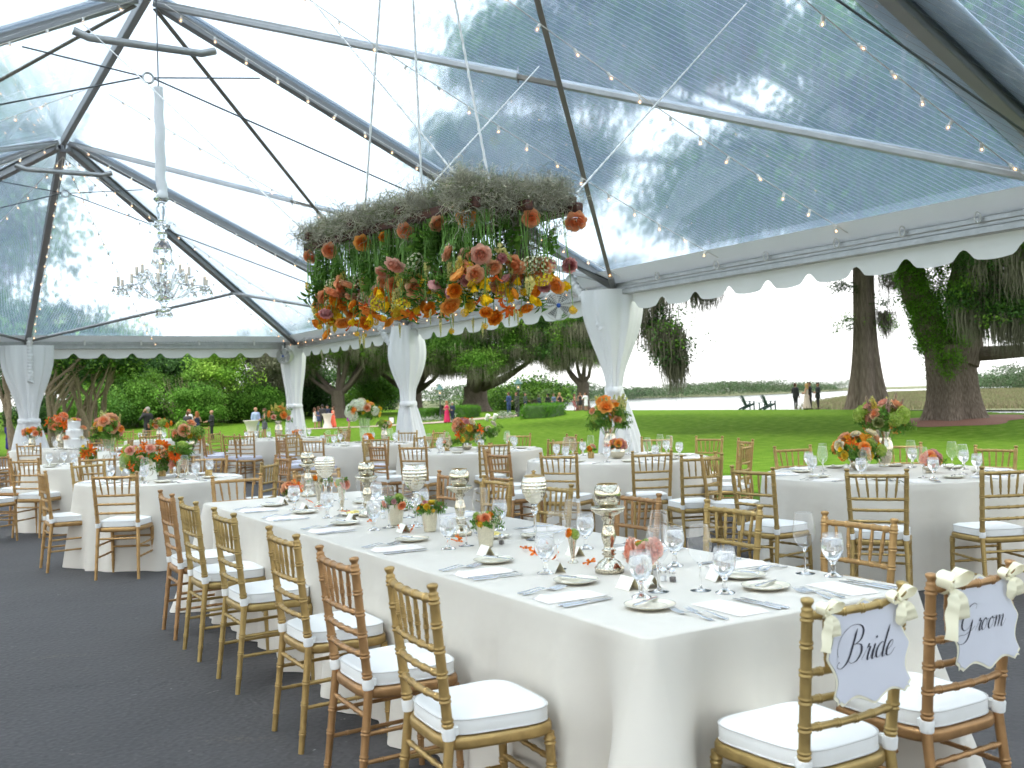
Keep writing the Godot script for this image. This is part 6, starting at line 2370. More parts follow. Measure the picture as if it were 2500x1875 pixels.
# a figure 1.75 m tall looking along +z. arms: for each side [elbow, hand]; dress: "" or its hem height
var figures := {}
func figure(key: String, arms: Array, dress: float, slim: float, long_hair: bool, stride := 0.0, bare := false) -> void:
	var hip := 0.93
	var sh := 1.43
	var wide := 0.185 * slim
	var L := []
	var skin := []
	skin.append([Vector3(0, 1.47, -0.01), Vector3(0, 1.56, 0.0), 0.055 * slim, 0.05])
	skin.append([Vector3(0, 1.655, 0.0), Vector3(0, 1.6, 0.03), 0.09, 0.068])
	skin.append([Vector3(0, 1.68, -0.02), Vector3(0, 1.67, 0.01), 0.092, 0.09])
	skin.append([Vector3(0, 1.645, 0.085), Vector3(0, 1.625, 0.105), 0.012, 0.018])
	for s in [-1.0, 1.0]: skin.append([Vector3(s * 0.088, 1.65, -0.005), Vector3(s * 0.093, 1.62, -0.005), 0.018, 0.014])
	var torso := [[Vector3(-wide * 0.6, sh - 0.04, -0.01), Vector3(wide * 0.6, sh - 0.04, -0.01), 0.105 * slim, 0.105 * slim], [Vector3(0, 1.35, 0), Vector3(0, 1.1, 0), 0.145 * slim, 0.125 * slim], [Vector3(-0.06, 1.3, 0), Vector3(-0.05, 1.0, 0), 0.12 * slim, 0.11 * slim], [Vector3(0.06, 1.3, 0), Vector3(0.05, 1.0, 0), 0.12 * slim, 0.11 * slim], [Vector3(-0.08, hip, 0), Vector3(0.08, hip, 0), 0.115, 0.115]]
	var legs := []
	var feet := []
	for k in 2:
		var s := -1.0 if k == 0 else 1.0
		var dz := stride * s
		var knee := Vector3(s * 0.095, 0.5, 0.015 + dz * 0.5)
		var ank := Vector3(s * 0.1, 0.09, -0.01 + dz)
		legs.append([Vector3(s * 0.09, hip - 0.04, 0), knee, 0.098, 0.066])
		legs.append([knee, ank, 0.062, 0.045])
		feet.append([ank + Vector3(0, -0.05, -0.02), ank + Vector3(s * 0.02, -0.06, 0.14), 0.04, 0.03])
	var sleeves := []
	var hands := []
	for k in 2:
		var s := -1.0 if k == 0 else 1.0
		var shoulder := Vector3(s * wide, sh - 0.03, -0.01)
		var el: Vector3 = arms[k][0] * Vector3(s, 1, 1)
		var ha: Vector3 = arms[k][1] * Vector3(s, 1, 1)
		sleeves.append([shoulder, el, 0.056 * slim, 0.046 * slim])
		sleeves.append([el, ha, 0.044 * slim, 0.033 * slim])
		var d := (ha - el).normalized()
		hands.append([ha, ha + d * 0.075, 0.028, 0.033])
		var side := d.cross(Vector3(0, 0, 1)).normalized()
		for q in 4:
			var base := ha + d * 0.085 + side * (q - 1.5) * 0.018
			hands.append([base, base + d * [0.05, 0.06, 0.057, 0.045][q] + Vector3(0, 0, 0.02), 0.010, 0.008])
		hands.append([ha + d * 0.02 + side * 0.03, ha + d * 0.06 + side * 0.058, 0.012, 0.009])
	var slim_legs := legs.map(func(e): return [e[0], e[1], e[2] * 0.86, e[3] * 0.88])
	var body := skin + torso.map(func(e): return [e[0], e[1], e[2] * 0.9, e[3] * 0.9]) + sleeves.map(func(e): return [e[0], e[1], e[2] * 0.84, e[3] * 0.84]) + hands + slim_legs + feet.map(func(e): return [e[0], e[1], e[2] * 0.8, e[3] * 0.8])
	figures[key] = {}
	var g: Dictionary = figures[key]
	g.body = blobs(body, 0.024)
	if dress <= 0:
		g.jacket = blobs(torso + (sleeves if not bare else []) + [[Vector3(-0.085, 0.98, 0), Vector3(-0.085, 0.82, 0), 0.105, 0.115], [Vector3(0.085, 0.98, 0), Vector3(0.085, 0.82, 0), 0.105, 0.115]], 0.026)
		g.trousers = blobs(legs + [[Vector3(-0.08, hip, 0), Vector3(0.08, hip, 0), 0.11, 0.11]], 0.026)
		var sb := B.new()
		sb.face(Vector3(-0.035, 1.47, 0.085), Vector3(0.035, 1.47, 0.085), Vector3(0.012, 1.2, 0.152), Vector3(-0.012, 1.2, 0.152))
		g.shirt = sb.mesh()
	else:
		var sk := []
		for j in 7:
			var a := TAU * j / 7
			var w := lerpf(0.12, 0.27, clampf((0.95 - dress) / 0.9, 0, 1)) * (0.7 if dress > 0.4 else 1.0)
			sk.append([Vector3(cos(a) * 0.06, 0.95, sin(a) * 0.04), Vector3(cos(a) * w * 0.8, dress + 0.05, sin(a) * w * 0.75), 0.105, 0.085])
		g.jacket = blobs(torso.slice(1 if bare else 0) + (sleeves if not bare else []) + sk, 0.026)
	var shoes := blobs(feet, 0.02)
	g.shoes = shoes
	var hb := [[Vector3(0, 1.705, -0.03), Vector3(0, 1.70, 0.02), 0.098, 0.088], [Vector3(0, 1.66, -0.05), Vector3(0, 1.6, -0.055), 0.085, 0.06]]
	if long_hair:
		hb.append_array([[Vector3(-0.06, 1.66, -0.04), Vector3(-0.085, 1.46, -0.05), 0.06, 0.045], [Vector3(0.06, 1.66, -0.04), Vector3(0.085, 1.46, -0.05), 0.06, 0.045], [Vector3(0, 1.62, -0.07), Vector3(0, 1.42, -0.09), 0.075, 0.06]])
	g.hair = blobs(hb, 0.02)
	var eb := B.new()
	for s in [-1.0, 1.0]: eb.ball(Vector3(s * 0.034, 1.655, 0.083), Vector3(0.012, 0.008, 0.008), 6, 4)
	g.eyes = eb.mesh()
	var mb := B.new()
	mb.ball(Vector3(0, 1.585, 0.088), Vector3(0.024, 0.006, 0.008), 6, 4)
	g.mouth = mb.mesh()

func cloth_mat(c: Color) -> Material:
	var key := "cloth" + c.to_html()
	if not M.has(key): mat(key, lin(c.r, c.g, c.b), 0.85)
	return M[key]

func person(key: String, at: Vector2, h: float, face_to: float, top: Color, low: Color, hair: Color, label: String, bald := false, skin := Color(0.42, 0.23, 0.15)) -> Node3D:
	var t := tag(thing("person", Vector3(at.x, ground_y(at.x, at.y) - 0.005, at.y), deg_to_rad(face_to)), label, "person", "wedding guests on the lawn")
	t.scale = Vector3.ONE * h / 1.765
	var g: Dictionary = figures[key]
	part("body", g.body, cloth_mat(skin), t)
	if g.has("trousers"):
		part("jacket", g.jacket, cloth_mat(top), t)
		part("trousers", g.trousers, cloth_mat(low), t)
		part("shirt_front", g.shirt, cloth_mat(Color(0.75, 0.75, 0.75)), t)
	else:
		part("dress", g.jacket, cloth_mat(top), t)
	part("shoes", g.shoes, cloth_mat(Color(0.02, 0.02, 0.02)), t)
	if not bald: part("hair", g.hair, cloth_mat(hair), t)
	part("eyes", g.eyes, cloth_mat(Color(0.02, 0.02, 0.02)), t)
	part("mouth", g.mouth, cloth_mat(Color(0.3, 0.08, 0.07)), t)
	return t

func make_people() -> void:
	var down := [Vector3(0.25, 1.14, -0.03), Vector3(0.25, 0.88, 0.05)]
	var bent := [Vector3(0.25, 1.14, -0.02), Vector3(0.13, 1.1, 0.24)]
	var cross_ := [Vector3(0.25, 1.14, 0.0), Vector3(0.02, 1.16, 0.22)]
	var phone := [Vector3(0.3, 1.22, 0.16), Vector3(0.13, 1.56, 0.1)]
	var out := [Vector3(0.27, 1.16, 0.1), Vector3(0.22, 1.08, 0.36)]
	figure("man", [down, bent], 0.0, 1.08, false, 0.04)
	figure("man_phone", [down, phone], 0.0, 1.14, false, 0.03)
	figure("man_reach", [out, bent], 0.0, 1.08, false, 0.05)
	figure("woman", [bent, out], 0.55, 0.88, true, 0.0, true)
	figure("gown", [bent, cross_], 0.08, 0.88, true, 0.0, true)
	figure("woman_coat", [bent, phone], 0.5, 0.98, false, 0.0)
	var suit := Color(0.018, 0.018, 0.022)
	var navy := Color(0.016, 0.025, 0.06)
	var brown := Color(0.07, 0.03, 0.015)
	var auburn := Color(0.28, 0.09, 0.025)
	var blond := Color(0.42, 0.27, 0.1)
	var grey := Color(0.32, 0.3, 0.28)
	var black := Color(0.012, 0.01, 0.01)
	person("man_phone", Vector2(10.61, -55.09), 1.92, 205, suit, suit, grey, "grey-haired man in black suit with hand to his ear, alone on the lawn")
	person("woman_coat", Vector2(3.5, -45.9), 1.58, 140, Color(0.03, 0.02, 0.24), suit, grey, "grey-haired woman in royal blue jacket left of the left drape")
	person("woman_coat", Vector2(4.48, -45.4), 1.62, 220, Color(0.015, 0.07, 0.13), suit, grey, "woman in teal jacket right of the left drape")
	person("man", Vector2(4.95, -44.8), 1.62, 270, suit, suit, grey, "grey-haired man in dark suit turned left, beside the bare tree stems")
	person("man", Vector2(13.93, -60.4), 1.72, 30, Color(0.7, 0.7, 0.7), suit, auburn, "person in white shirt at the back of the group right of the phone caller")
	person("man", Vector2(13.75, -60.0), 1.6, 170, Color(0.06, 0.06, 0.07), suit, brown, "dark-haired man in grey suit right of the phone caller")
	person("woman", Vector2(14.2, -59.7), 1.6, 175, navy, navy, auburn, "woman with long auburn hair in navy dress seen from behind")
	person("man_reach", Vector2(14.75, -58.6), 1.65, 255, suit, suit, black, "bald man in black suit reaching to the left", true)
	person("man", Vector2(16.89, -57.3), 1.74, 15, Color(0.4, 0.5, 0.75), Color(0.3, 0.3, 0.32), black, "bald man in pale blue shirt with dark glasses behind the cream cloth", true)
	person("woman", Vector2(17.3, -57.0), 1.66, 265, Color(0.1, 0.1, 0.13), navy, brown, "woman with pinned brown hair in grey dress beside the pale blue shirt")
	person("woman", Vector2(26.04, -73.3), 1.5, 80, Color(0.72, 0.72, 0.7), navy, brown, "woman in white at the left of the group near the corner drape")
	person("woman", Vector2(26.6, -74.0), 1.58, 100, Color(0.05, 0.07, 0.16), navy, brown, "woman in blue between the woman in white and the broad dark suit")
	person("man", Vector2(26.32, -72.4), 1.72, 165, Color(0.03, 0.03, 0.035), Color(0.03, 0.03, 0.035), black, "broad man in charcoal suit seen from behind near the corner drape")
	person("man", Vector2(27.0, -73.2), 1.66, 0, navy, navy, black, "man in dark suit and tie facing the charcoal suit")
	person("gown", Vector2(27.1, -72.3), 1.55, 265, Color(0.85, 0.16, 0.09), navy, brown, "woman in long coral dress at the right of the group")
	person("woman", Vector2(27.63, -70.5), 1.58, 60, Color(0.24, 0.035, 0.24), navy, brown, "woman alone in purple dress beside the hydrangea bouquet")
	person("gown", Vector2(34.1, -67.5), 1.6, 330, Color(0.55, 0.02, 0.1), navy, auburn, "woman in long magenta dress with a drink beside the hedge")
	person("man", Vector2(34.45, -67.3), 1.5, 300, navy, navy, grey, "grey-haired man in navy suit next to the magenta dress")
	person("man", Vector2(41.25, -70.7), 1.8, 200, Color(0.03, 0.06, 0.16), Color(0.03, 0.06, 0.16), brown, "man in blue suit standing left of the rounded hedge")
	person("man", Vector2(41.3, -69.6), 1.78, 230, suit, suit, brown, "man in black suit just right of the blue suit behind the hedge")
	person("man", Vector2(42.0, -69.4), 1.7, 40, navy, navy, black, "man in dark suit hidden by the sago palm fronds")
	person("man", Vector2(42.41, -68.0), 1.52, 100, navy, navy, brown, "man in navy suit right of the sago palm")
	person("man", Vector2(42.45, -66.8), 1.58, 190, suit, suit, black, "man with his back turned in black suit above the hedge")
	person("man", Vector2(42.47, -66.0), 1.56, 280, Color(0.1, 0.14, 0.22), navy, brown, "man in slate blue suit facing left above the hedge")
	person("woman", Vector2(43.08, -66.1), 1.6, 330, suit, suit, blond, "blond woman in black dress at the right end of the hedge")
	person("woman", Vector2(50.1, -74.5), 1.48, 60, Color(0.16, 0.06, 0.04), suit, brown, "woman in brown dress by the red lounge chair")
	person("woman", Vector2(51.25, -75.3), 1.6, 320, suit, suit, brown, "woman in sleeveless black between the brown dress and the white top")
	person("woman_coat", Vector2(50.0, -72.6), 1.55, 190, Color(0.72, 0.72, 0.74), suit, brown, "woman in white top beside the right-hand drape")
	person("man", Vector2(52.27, -50.7), 1.78, 100, suit, suit, brown, "man in dark suit at the left of the four by the river")
	person("gown", Vector2(51.22, -48.7), 1.72, 200, Color(0.5, 0.42, 0.36), suit, blond, "long-haired blond woman in pale strapless gown by the river")
	person("man", Vector2(52.14, -49.3), 1.82, 20, suit, suit, brown, "man in dark suit behind the pale gown by the river")
	person("man", Vector2(52.06, -48.5), 1.76, 250, Color(0.025, 0.03, 0.035), suit, black, "man in dark suit at the right of the four by the river")

# ---------------------------------------------------------------- garden furniture
func make_furniture() -> void:
	var b := B.new()
	var t := tag(thing("adirondack_chair", Vector3(51.77, -0.02, -54.8), deg_to_rad(75)), "dark green slatted garden chair, left of the pair facing the river", "chair", "dark garden chairs by the river")
	for k in 5:
		b = B.new()
		var x := (k - 2) * 0.11
		b.bar(Vector3(x * 0.8, 0.34, -0.2), Vector3(x * 1.15, 1.05 - absf(k - 2) * 0.05, -0.52), 0.095, 0.02)
		part("slat", b.mesh(), M.adirondack, t)
	for k in 5:
		b = B.new()
		b.box(Vector3(0, 0.33 + 0.02 * k, -0.18 + 0.11 * k), Vector3(0.54, 0.02, 0.095), Basis(Vector3.RIGHT, -0.18))
		part("slat", b.mesh(), M.adirondack, t)
	for s in [-1.0, 1.0]:
		b = B.new()
		b.bar(Vector3(s * 0.27, 0.02, -0.6), Vector3(s * 0.27, 0.42, 0.34), 0.03, 0.12)
		part("leg", b.mesh(), M.adirondack, t)
		b = B.new()
		b.bar(Vector3(s * 0.3, 0.0, 0.32), Vector3(s * 0.3, 0.58, 0.3), 0.05, 0.09)
		part("leg", b.mesh(), M.adirondack, t)
		b = B.new()
		b.box(Vector3(s * 0.33, 0.6, 0.0), Vector3(0.14, 0.025, 0.75))
		part("armrest", b.mesh(), M.adirondack, t)
	tag(copy(t, Vector3(51.55, -0.02, -52.5), deg_to_rad(75)), "dark green slatted garden chair, right of the pair facing the river", "chair", "dark garden chairs by the river")
	t = tag(thing("garden_table", Vector3(51.7, -0.02, -53.6)), "small dark side table between the two garden chairs", "table")
	b = B.new()
	b.box(Vector3(0, 0.48, 0), Vector3(0.6, 0.03, 0.6))
	part("top", b.mesh(), M.adirondack, t)
	for e in [[-1, -1], [1, -1], [-1, 1], [1, 1]]:
		b = B.new()
		b.box(Vector3(e[0] * 0.25, 0.23, e[1] * 0.25), Vector3(0.06, 0.47, 0.06))
		part("leg", b.mesh(), M.adirondack, t)
	# red slatted lounger
	t = tag(thing("lounger", Vector3(50.2, -0.02, -73.4), deg_to_rad(40)), "weathered red wooden lounger by the river guests", "lounger")
	for k in 9:
		b = B.new()
		b.box(Vector3(0, 0.3, -0.5 + 0.14 * k), Vector3(0.62, 0.025, 0.11))
		part("slat", b.mesh(), M.red_wood, t)
	for k in 5:
		b = B.new()
		b.box(Vector3(0, 0.38 + 0.11 * k, -0.62 - 0.06 * k), Vector3(0.62, 0.11, 0.025), Basis(Vector3.RIGHT, -0.45))
		part("slat", b.mesh(), M.red_wood, t)
	for e in [[-1, -0.5], [1, -0.5], [-1, 0.6], [1, 0.6]]:
		b = B.new()
		b.box(Vector3(e[0] * 0.27, 0.14, e[1]), Vector3(0.06, 0.28, 0.06))
		part("leg", b.mesh(), M.red_wood, t)
	# framed notice on the lawn
	t = tag(thing("framed_sign", Vector3(32.0, -0.47, -72.8), deg_to_rad(-22)), "black framed white notice standing low on the lawn edge", "sign")
	b = B.new()
	b.box(Vector3(0, 0.3, 0), Vector3(0.44, 0.56, 0.03), Basis(Vector3.RIGHT, -0.15))
	part("frame", b.mesh(), M.lamp_black, t)
	b = B.new()
	b.box(Vector3(0, 0.3, 0.017), Vector3(0.32, 0.42, 0.006), Basis(Vector3.RIGHT, -0.15))
	part("paper", b.mesh(), M.card, t)
	# pair of white garden floodlights
	for e in [[35.7, -64.3, "left of the pair of white floodlights on the lawn by the path"], [36.1, -63.9, "right of the pair of white floodlights on the lawn by the path"]]:
		t = tag(thing("floodlight", Vector3(e[0], ground_y(e[0], e[1]), e[1]), 0.5), e[2], "floodlight", "white floodlights on the lawn")
		b = B.new()
		b.lathe([Vector2(0.0, -0.22), Vector2(0.13, -0.2), Vector2(0.17, 0.22), Vector2(0.15, 0.22), Vector2(0.0, 0.16)], 14, Transform3D(Basis(Vector3.RIGHT, 0.5), Vector3(0, 0.3, 0)), false)
		part("housing", b.mesh(), M.white_plastic, t)
		b = B.new()
		b.tube([Vector3(-0.1, 0, 0), Vector3(-0.14, 0.3, 0)], [0.02], 5)
		b.tube([Vector3(0.1, 0, 0), Vector3(0.14, 0.3, 0)], [0.02], 5)
		part("bracket", b.mesh(), M.dull_aluminium, t)
	# standing cocktail tables under cloths
	for e in [[15.9, -54.8, 0.42, "cream clothed cocktail table before the pale blue shirt", "linen"], [26.5, -71.9, 0.4, "white clothed cocktail table among the group near the corner drape", "linen"]]:
		t = tag(thing("cocktail_table", Vector3(e[0], ground_y(e[0], e[1]), e[1])), e[3], "table")
		b = B.new()
		b.lathe([Vector2(0.36, 0.01), Vector2(0.22, 0.45), Vector2(0.3, 0.85), Vector2(e[2], 1.04), Vector2(e[2], 1.06), Vector2(0.0, 1.065)], 24, Transform3D(), false)
		part("cloth", b.mesh(), M[e[4]], t)

# ---------------------------------------------------------------- the tables and everything on them
const NAMES := {
	"A": "the table nearest the ivy oak", "B": "the right-hand drape table", "C": "the peach bouquet table",
	"D": "the hydrangea bouquet table", "E": "the corner drape table", "F": "the orchid bouquet table", "G": "the table behind the orchid bouquet",
	"H": "the cake table", "I": "the far table right of the cake"}
const CENTRES := {"A": Vector2(6.85, -5.65), "B": Vector2(6.65, -9.08), "C": Vector2(6.47, -12.15), "D": Vector2(6.31, -15.6), "E": Vector2(6.24, -19.7), "F": Vector2(2.1, -10.36), "G": Vector2(1.95, -13.85), "H": Vector2(2.25, -19.75), "I": Vector2(4.6, -22.3)}
const RADII := {"A": 1.0, "B": 0.98, "C": 0.96, "D": 0.93, "E": 0.93, "F": 0.77, "G": 0.77, "H": 0.8, "I": 0.77}

func side_words(d: Vector2) -> String:
	# direction from the table centre, as seen from the camera
	var fw := Vector2(0.507, -0.862)
	var a := rad_to_deg(fw.angle_to(d))
	var k := posmod(int(round(a / 30.0)), 12)
	return ["far", "far-right", "right-far", "right", "right-near", "near-right", "near", "near-left", "left-near", "left", "left-far", "far-left"][k]

var chair0: Node3D
var used_phrases := {}
func place_chair(back: Vector2, face_at: Vector2, colour: String, phrase: String, group: String, cushion := "") -> Node3D:
	var f := (face_at - back).normalized()
	var mid := back + f * 0.2
	var y := 0.0 if mid.x < 8.3 else ground_y(mid.x, mid.y) - 0.005
	var swap := {}
	if colour != "gold": swap[M.gold] = M[colour]
	if cushion: swap[M.cushion] = M[cushion]
	var c := copy(chair0, Vector3(mid.x, y, mid.y), atan2(f.x, f.y), swap)
	var seen_: int = used_phrases.get(phrase, 0)
	used_phrases[phrase] = seen_ + 1
	phrase += ["", ", set farther out", ", set farthest out"][seen_]
	tag(c, {"gold": "gold", "bronze": "bronze", "olive": "olive-gold", "amber": "amber"}[colour] + " chiavari chair " + ("with lilac cushion " if cushion else "") + phrase, "chair", group)
	return c

func make_tables() -> void:
	chair0 = make_chair()
	# long table
	var t := tag(thing("banquet_table", Vector3.ZERO), "long rectangular head table under a floor-length ivory cloth", "table")
	part("tablecloth", long_cloth(1.83, 3.035, -7.577, -2.385, 3), M.linen, t)
	var k := 0
	var left := [[1.44, -6.86, "bronze"], [1.43, -6.21, "olive"], [1.43, -5.42, "olive"], [1.41, -4.38, "gold"], [1.37, -3.62, "bronze"], [1.37, -2.97, "gold"]]
	var ord := ["farthest", "second from the far end", "third from the far end", "third from the near end", "second from the near end", "nearest the camera"]
	for e in left:
		place_chair(Vector2(e[0], e[1]), Vector2(9, e[1] + [0.1, 0.0, -0.05, 0.0, 0.15, 0.5][k]), e[2], "on the left side of the long table, " + ord[k], "chairs along the long table")
		k += 1
	k = 0
	for e in [[3.48, -6.89, "bronze"], [3.48, -6.18, "gold"], [3.5, -5.48, "olive"], [3.5, -4.62, "bronze"], [3.48, -3.83, "olive"], [3.5, -3.07, "amber"]]:
		place_chair(Vector2(e[0], e[1]), Vector2(-9, e[1]), e[2], "on the right side of the long table, " + ord[k], "chairs along the long table")
		k += 1
	place_chair(Vector2(2.2, -8.0), Vector2(2.2, 0), "amber", "at the far head of the long table, on the left", "chairs at the heads of the long table")
	place_chair(Vector2(2.85, -8.0), Vector2(2.85, 0), "amber", "at the far head of the long table, on the right", "chairs at the heads of the long table")
	var bride := place_chair(Vector2(2.22, -1.97), Vector2(2.2, -9), "olive", "wearing the hung plaque of the bride", "chairs at the heads of the long table")
	var groom := place_chair(Vector2(2.76, -2.0), Vector2(2.76, -9), "bronze", "wearing the hung plaque of the groom", "chairs at the heads of the long table")
	chair_sign(bride, "Bride")
	chair_sign(groom, "Groom")
	# round tables with their chairs
	var round_ := {}
	var cl := [round_cloth(0.98, 11), round_cloth(0.98, 12), round_cloth(0.77, 13), round_cloth(0.77, 14)]
	k = 0
	for n in CENTRES:
		var c: Vector2 = CENTRES[n]
		var small: bool = RADII[n] < 0.85
		var o := tag(thing("round_table", Vector3(c.x, 0, c.y), k * 1.1), "round table under ivory cloth: " + NAMES[n], "table", "round tables")
		part("tablecloth", cl[(2 if small else 0) + k % 2], M.linen, o)
		if not small: o.scale = Vector3(RADII[n] / 0.98, 1, RADII[n] / 0.98)
		k += 1
	var seats := {
		"A": [[5.22, -5.49, "olive"], [5.55, -4.68, "olive"], [6.28, -4.23, "olive"], [8.52, -5.85, "gold"], [8.2, -6.63, "gold"], [7.29, -7.12, "gold"], [6.1, -6.95, "gold"]],
		"B": [[5.36, -8.26, "gold"], [6.05, -7.72, "gold"], [5.1, -8.95, "bronze"], [5.53, -9.97, "amber"], [7.93, -10.02, "gold"], [8.3, -9.48, "gold"], [7.4, -7.9, "gold"], [6.95, -10.5, "olive"], [8.05, -8.6, "amber"], [5.95, -6.9, "olive"]],
		"C": [[5.26, -11.34, "amber"], [6.16, -10.95, "olive"], [7.0, -10.85, "gold"], [5.06, -11.95, "bronze"], [5.35, -13.0, "olive"], [7.7, -12.95, "gold"], [7.85, -11.8, "amber"], [6.7, -13.6, "gold"]],
		"D": [[5.2, -14.75, "amber"], [5.98, -14.2, "amber"], [6.75, -14.2, "gold"], [5.0, -15.6, "bronze"], [5.55, -16.7, "gold"], [7.75, -15.69, "amber"], [7.5, -16.4, "gold"], [6.4, -17.0, "amber"]],
		"E": [[5.1, -18.85, "bronze"], [5.25, -18.55, "amber"], [5.95, -18.3, "amber"], [7.7, -20.0, "olive"], [5.3, -20.8, "gold"], [6.2, -21.2, "amber"], [4.85, -19.9, "bronze"], [7.2, -18.6, "amber"]],
		"F": [[1.06, -10.31, "amber"], [1.6, -11.39, "gold"], [1.52, -9.33, "amber"], [2.8, -11.25, "amber"], [2.95, -9.64, "olive"], [3.35, -10.48, "bronze"]],
		"G": [[1.15, -13.05, "amber"], [1.86, -12.61, "amber"], [1.0, -14.5, "bronze"], [0.62, -12.75, "amber"], [3.15, -14.3, "gold"], [2.9, -13.2, "amber"]],
		"H": [[1.7, -18.6, "amber"], [2.75, -18.56, "amber"], [1.12, -19.4, "amber"], [3.4, -19.3, "gold"], [0.95, -20.2, "gold"]],
		"I": [[4.9, -21.05, "amber"], [4.1, -21.1, "amber"], [5.4, -23.2, "gold"], [3.65, -22.9, "amber"], [4.4, -23.5, "gold"], [3.4, -22.0, "amber"]]}
	for n in seats:
		for e in seats[n]:
			var p := Vector2(e[0], e[1])
			var lil: bool = (n == "D" or n == "E") and (p - CENTRES[n]).x < 0.1
			place_chair(p, CENTRES[n], e[2], "on the " + side_words(p - CENTRES[n]) + " side of " + NAMES[n], "chairs around the round tables", "lilac_cushion" if lil else "")
	# row of chairs far off behind the cake
	for q in 6:
		place_chair(Vector2(3.2 + q * 0.62, -25.6 - 0.1 * q), Vector2(3.2 + q * 0.62 + 0.2, -40), "bronze", ["leftmost", "second from left", "third from left", "third from right", "second from right", "rightmost"][q] + " in the far row at the lawn edge", "row of chairs at the edge of the lawn")
	make_ware()
	# place settings
	k = 0
	for z in [-6.75, -6.15, -5.4, -4.5, -3.66, -3.03]:
		setting(Vector3(1.83, 0, z), Vector3(1, 0, 0), "on the left side of the long table, " + ord[k], FULL, 1000 + k)
		setting(Vector3(3.035, 0, z - 0.1), Vector3(-1, 0, 0), "on the right side of the long table, " + ord[k], FULL, 1020 + k)
		k += 1
	for e in [[2.29, "bride's"], [2.82, "groom's"]]:
		setting(Vector3(e[0], 0, -2.385), Vector3(0, 0, -1), "at the " + e[1] + " place", FULL, int(e[0] * 100))
	for n in seats:
		var c: Vector2 = CENTRES[n]
		var cnt: int = {"A": 8, "B": 8, "C": 7, "D": 7, "E": 6, "F": 6, "G": 6, "H": 4, "I": 4}[n]
		for q in cnt:
			var a := TAU * (q + 0.3) / cnt + (1.2 if n == "A" else 0.0)
			var d := Vector2(cos(a), sin(a))
			setting(Vector3(c.x + d.x * (RADII[n] - 0.01), 0, c.y + d.y * (RADII[n] - 0.01)), Vector3(-d.x, 0, -d.y), "on the " + side_words(d) + " side of " + NAMES[n], FULL if n == "A" else LIGHT if n in "BCDF" else LIGHT.slice(3), 2000 + q + 20 * k)
		k += 1
	make_decor()
	for q in W: W[q].free()
	chair0.free()

# ---------------------------------------------------------------- lettering in a slanted round hand
func pen(b: B, pts: Array, o: Transform3D, thick: float, thin: float) -> void:
	var fine := []
	for k in pts.size() - 1:
		var p0: Vector2 = pts[maxi(k - 1, 0)]
		var p1: Vector2 = pts[k]
		var p2: Vector2 = pts[k + 1]
		var p3: Vector2 = pts[mini(k + 2, pts.size() - 1)]
		for s in 8: fine.append(p1.cubic_interpolate(p2, p0, p3, s / 8.0))
	fine.append(pts[-1])
	var a := []
	var c := []
	for k in fine.size():
		var d: Vector2 = (fine[mini(k + 1, fine.size() - 1)] - fine[maxi(k - 1, 0)]).normalized()
		var w := thin + thick * pow(maxf(0.0, -d.y), 1.6) * minf(1.0, minf(k, fine.size() - 1 - k) / 4.0)
		var nrm := Vector2(-d.y, d.x) * w * 0.5
		var q: Vector2 = fine[k]
		for e in [[a, q + nrm], [c, q - nrm]]:
			var u: Vector2 = e[1]
			e[0].append(o * Vector3(u.x + u.y * 0.42, u.y, 0))
	b.sheet([a, c])

func v2(flat: Array) -> Array:
	var out := []
	for k in range(0, flat.size(), 2): out.append(Vector2(flat[k], flat[k + 1]))
	return out

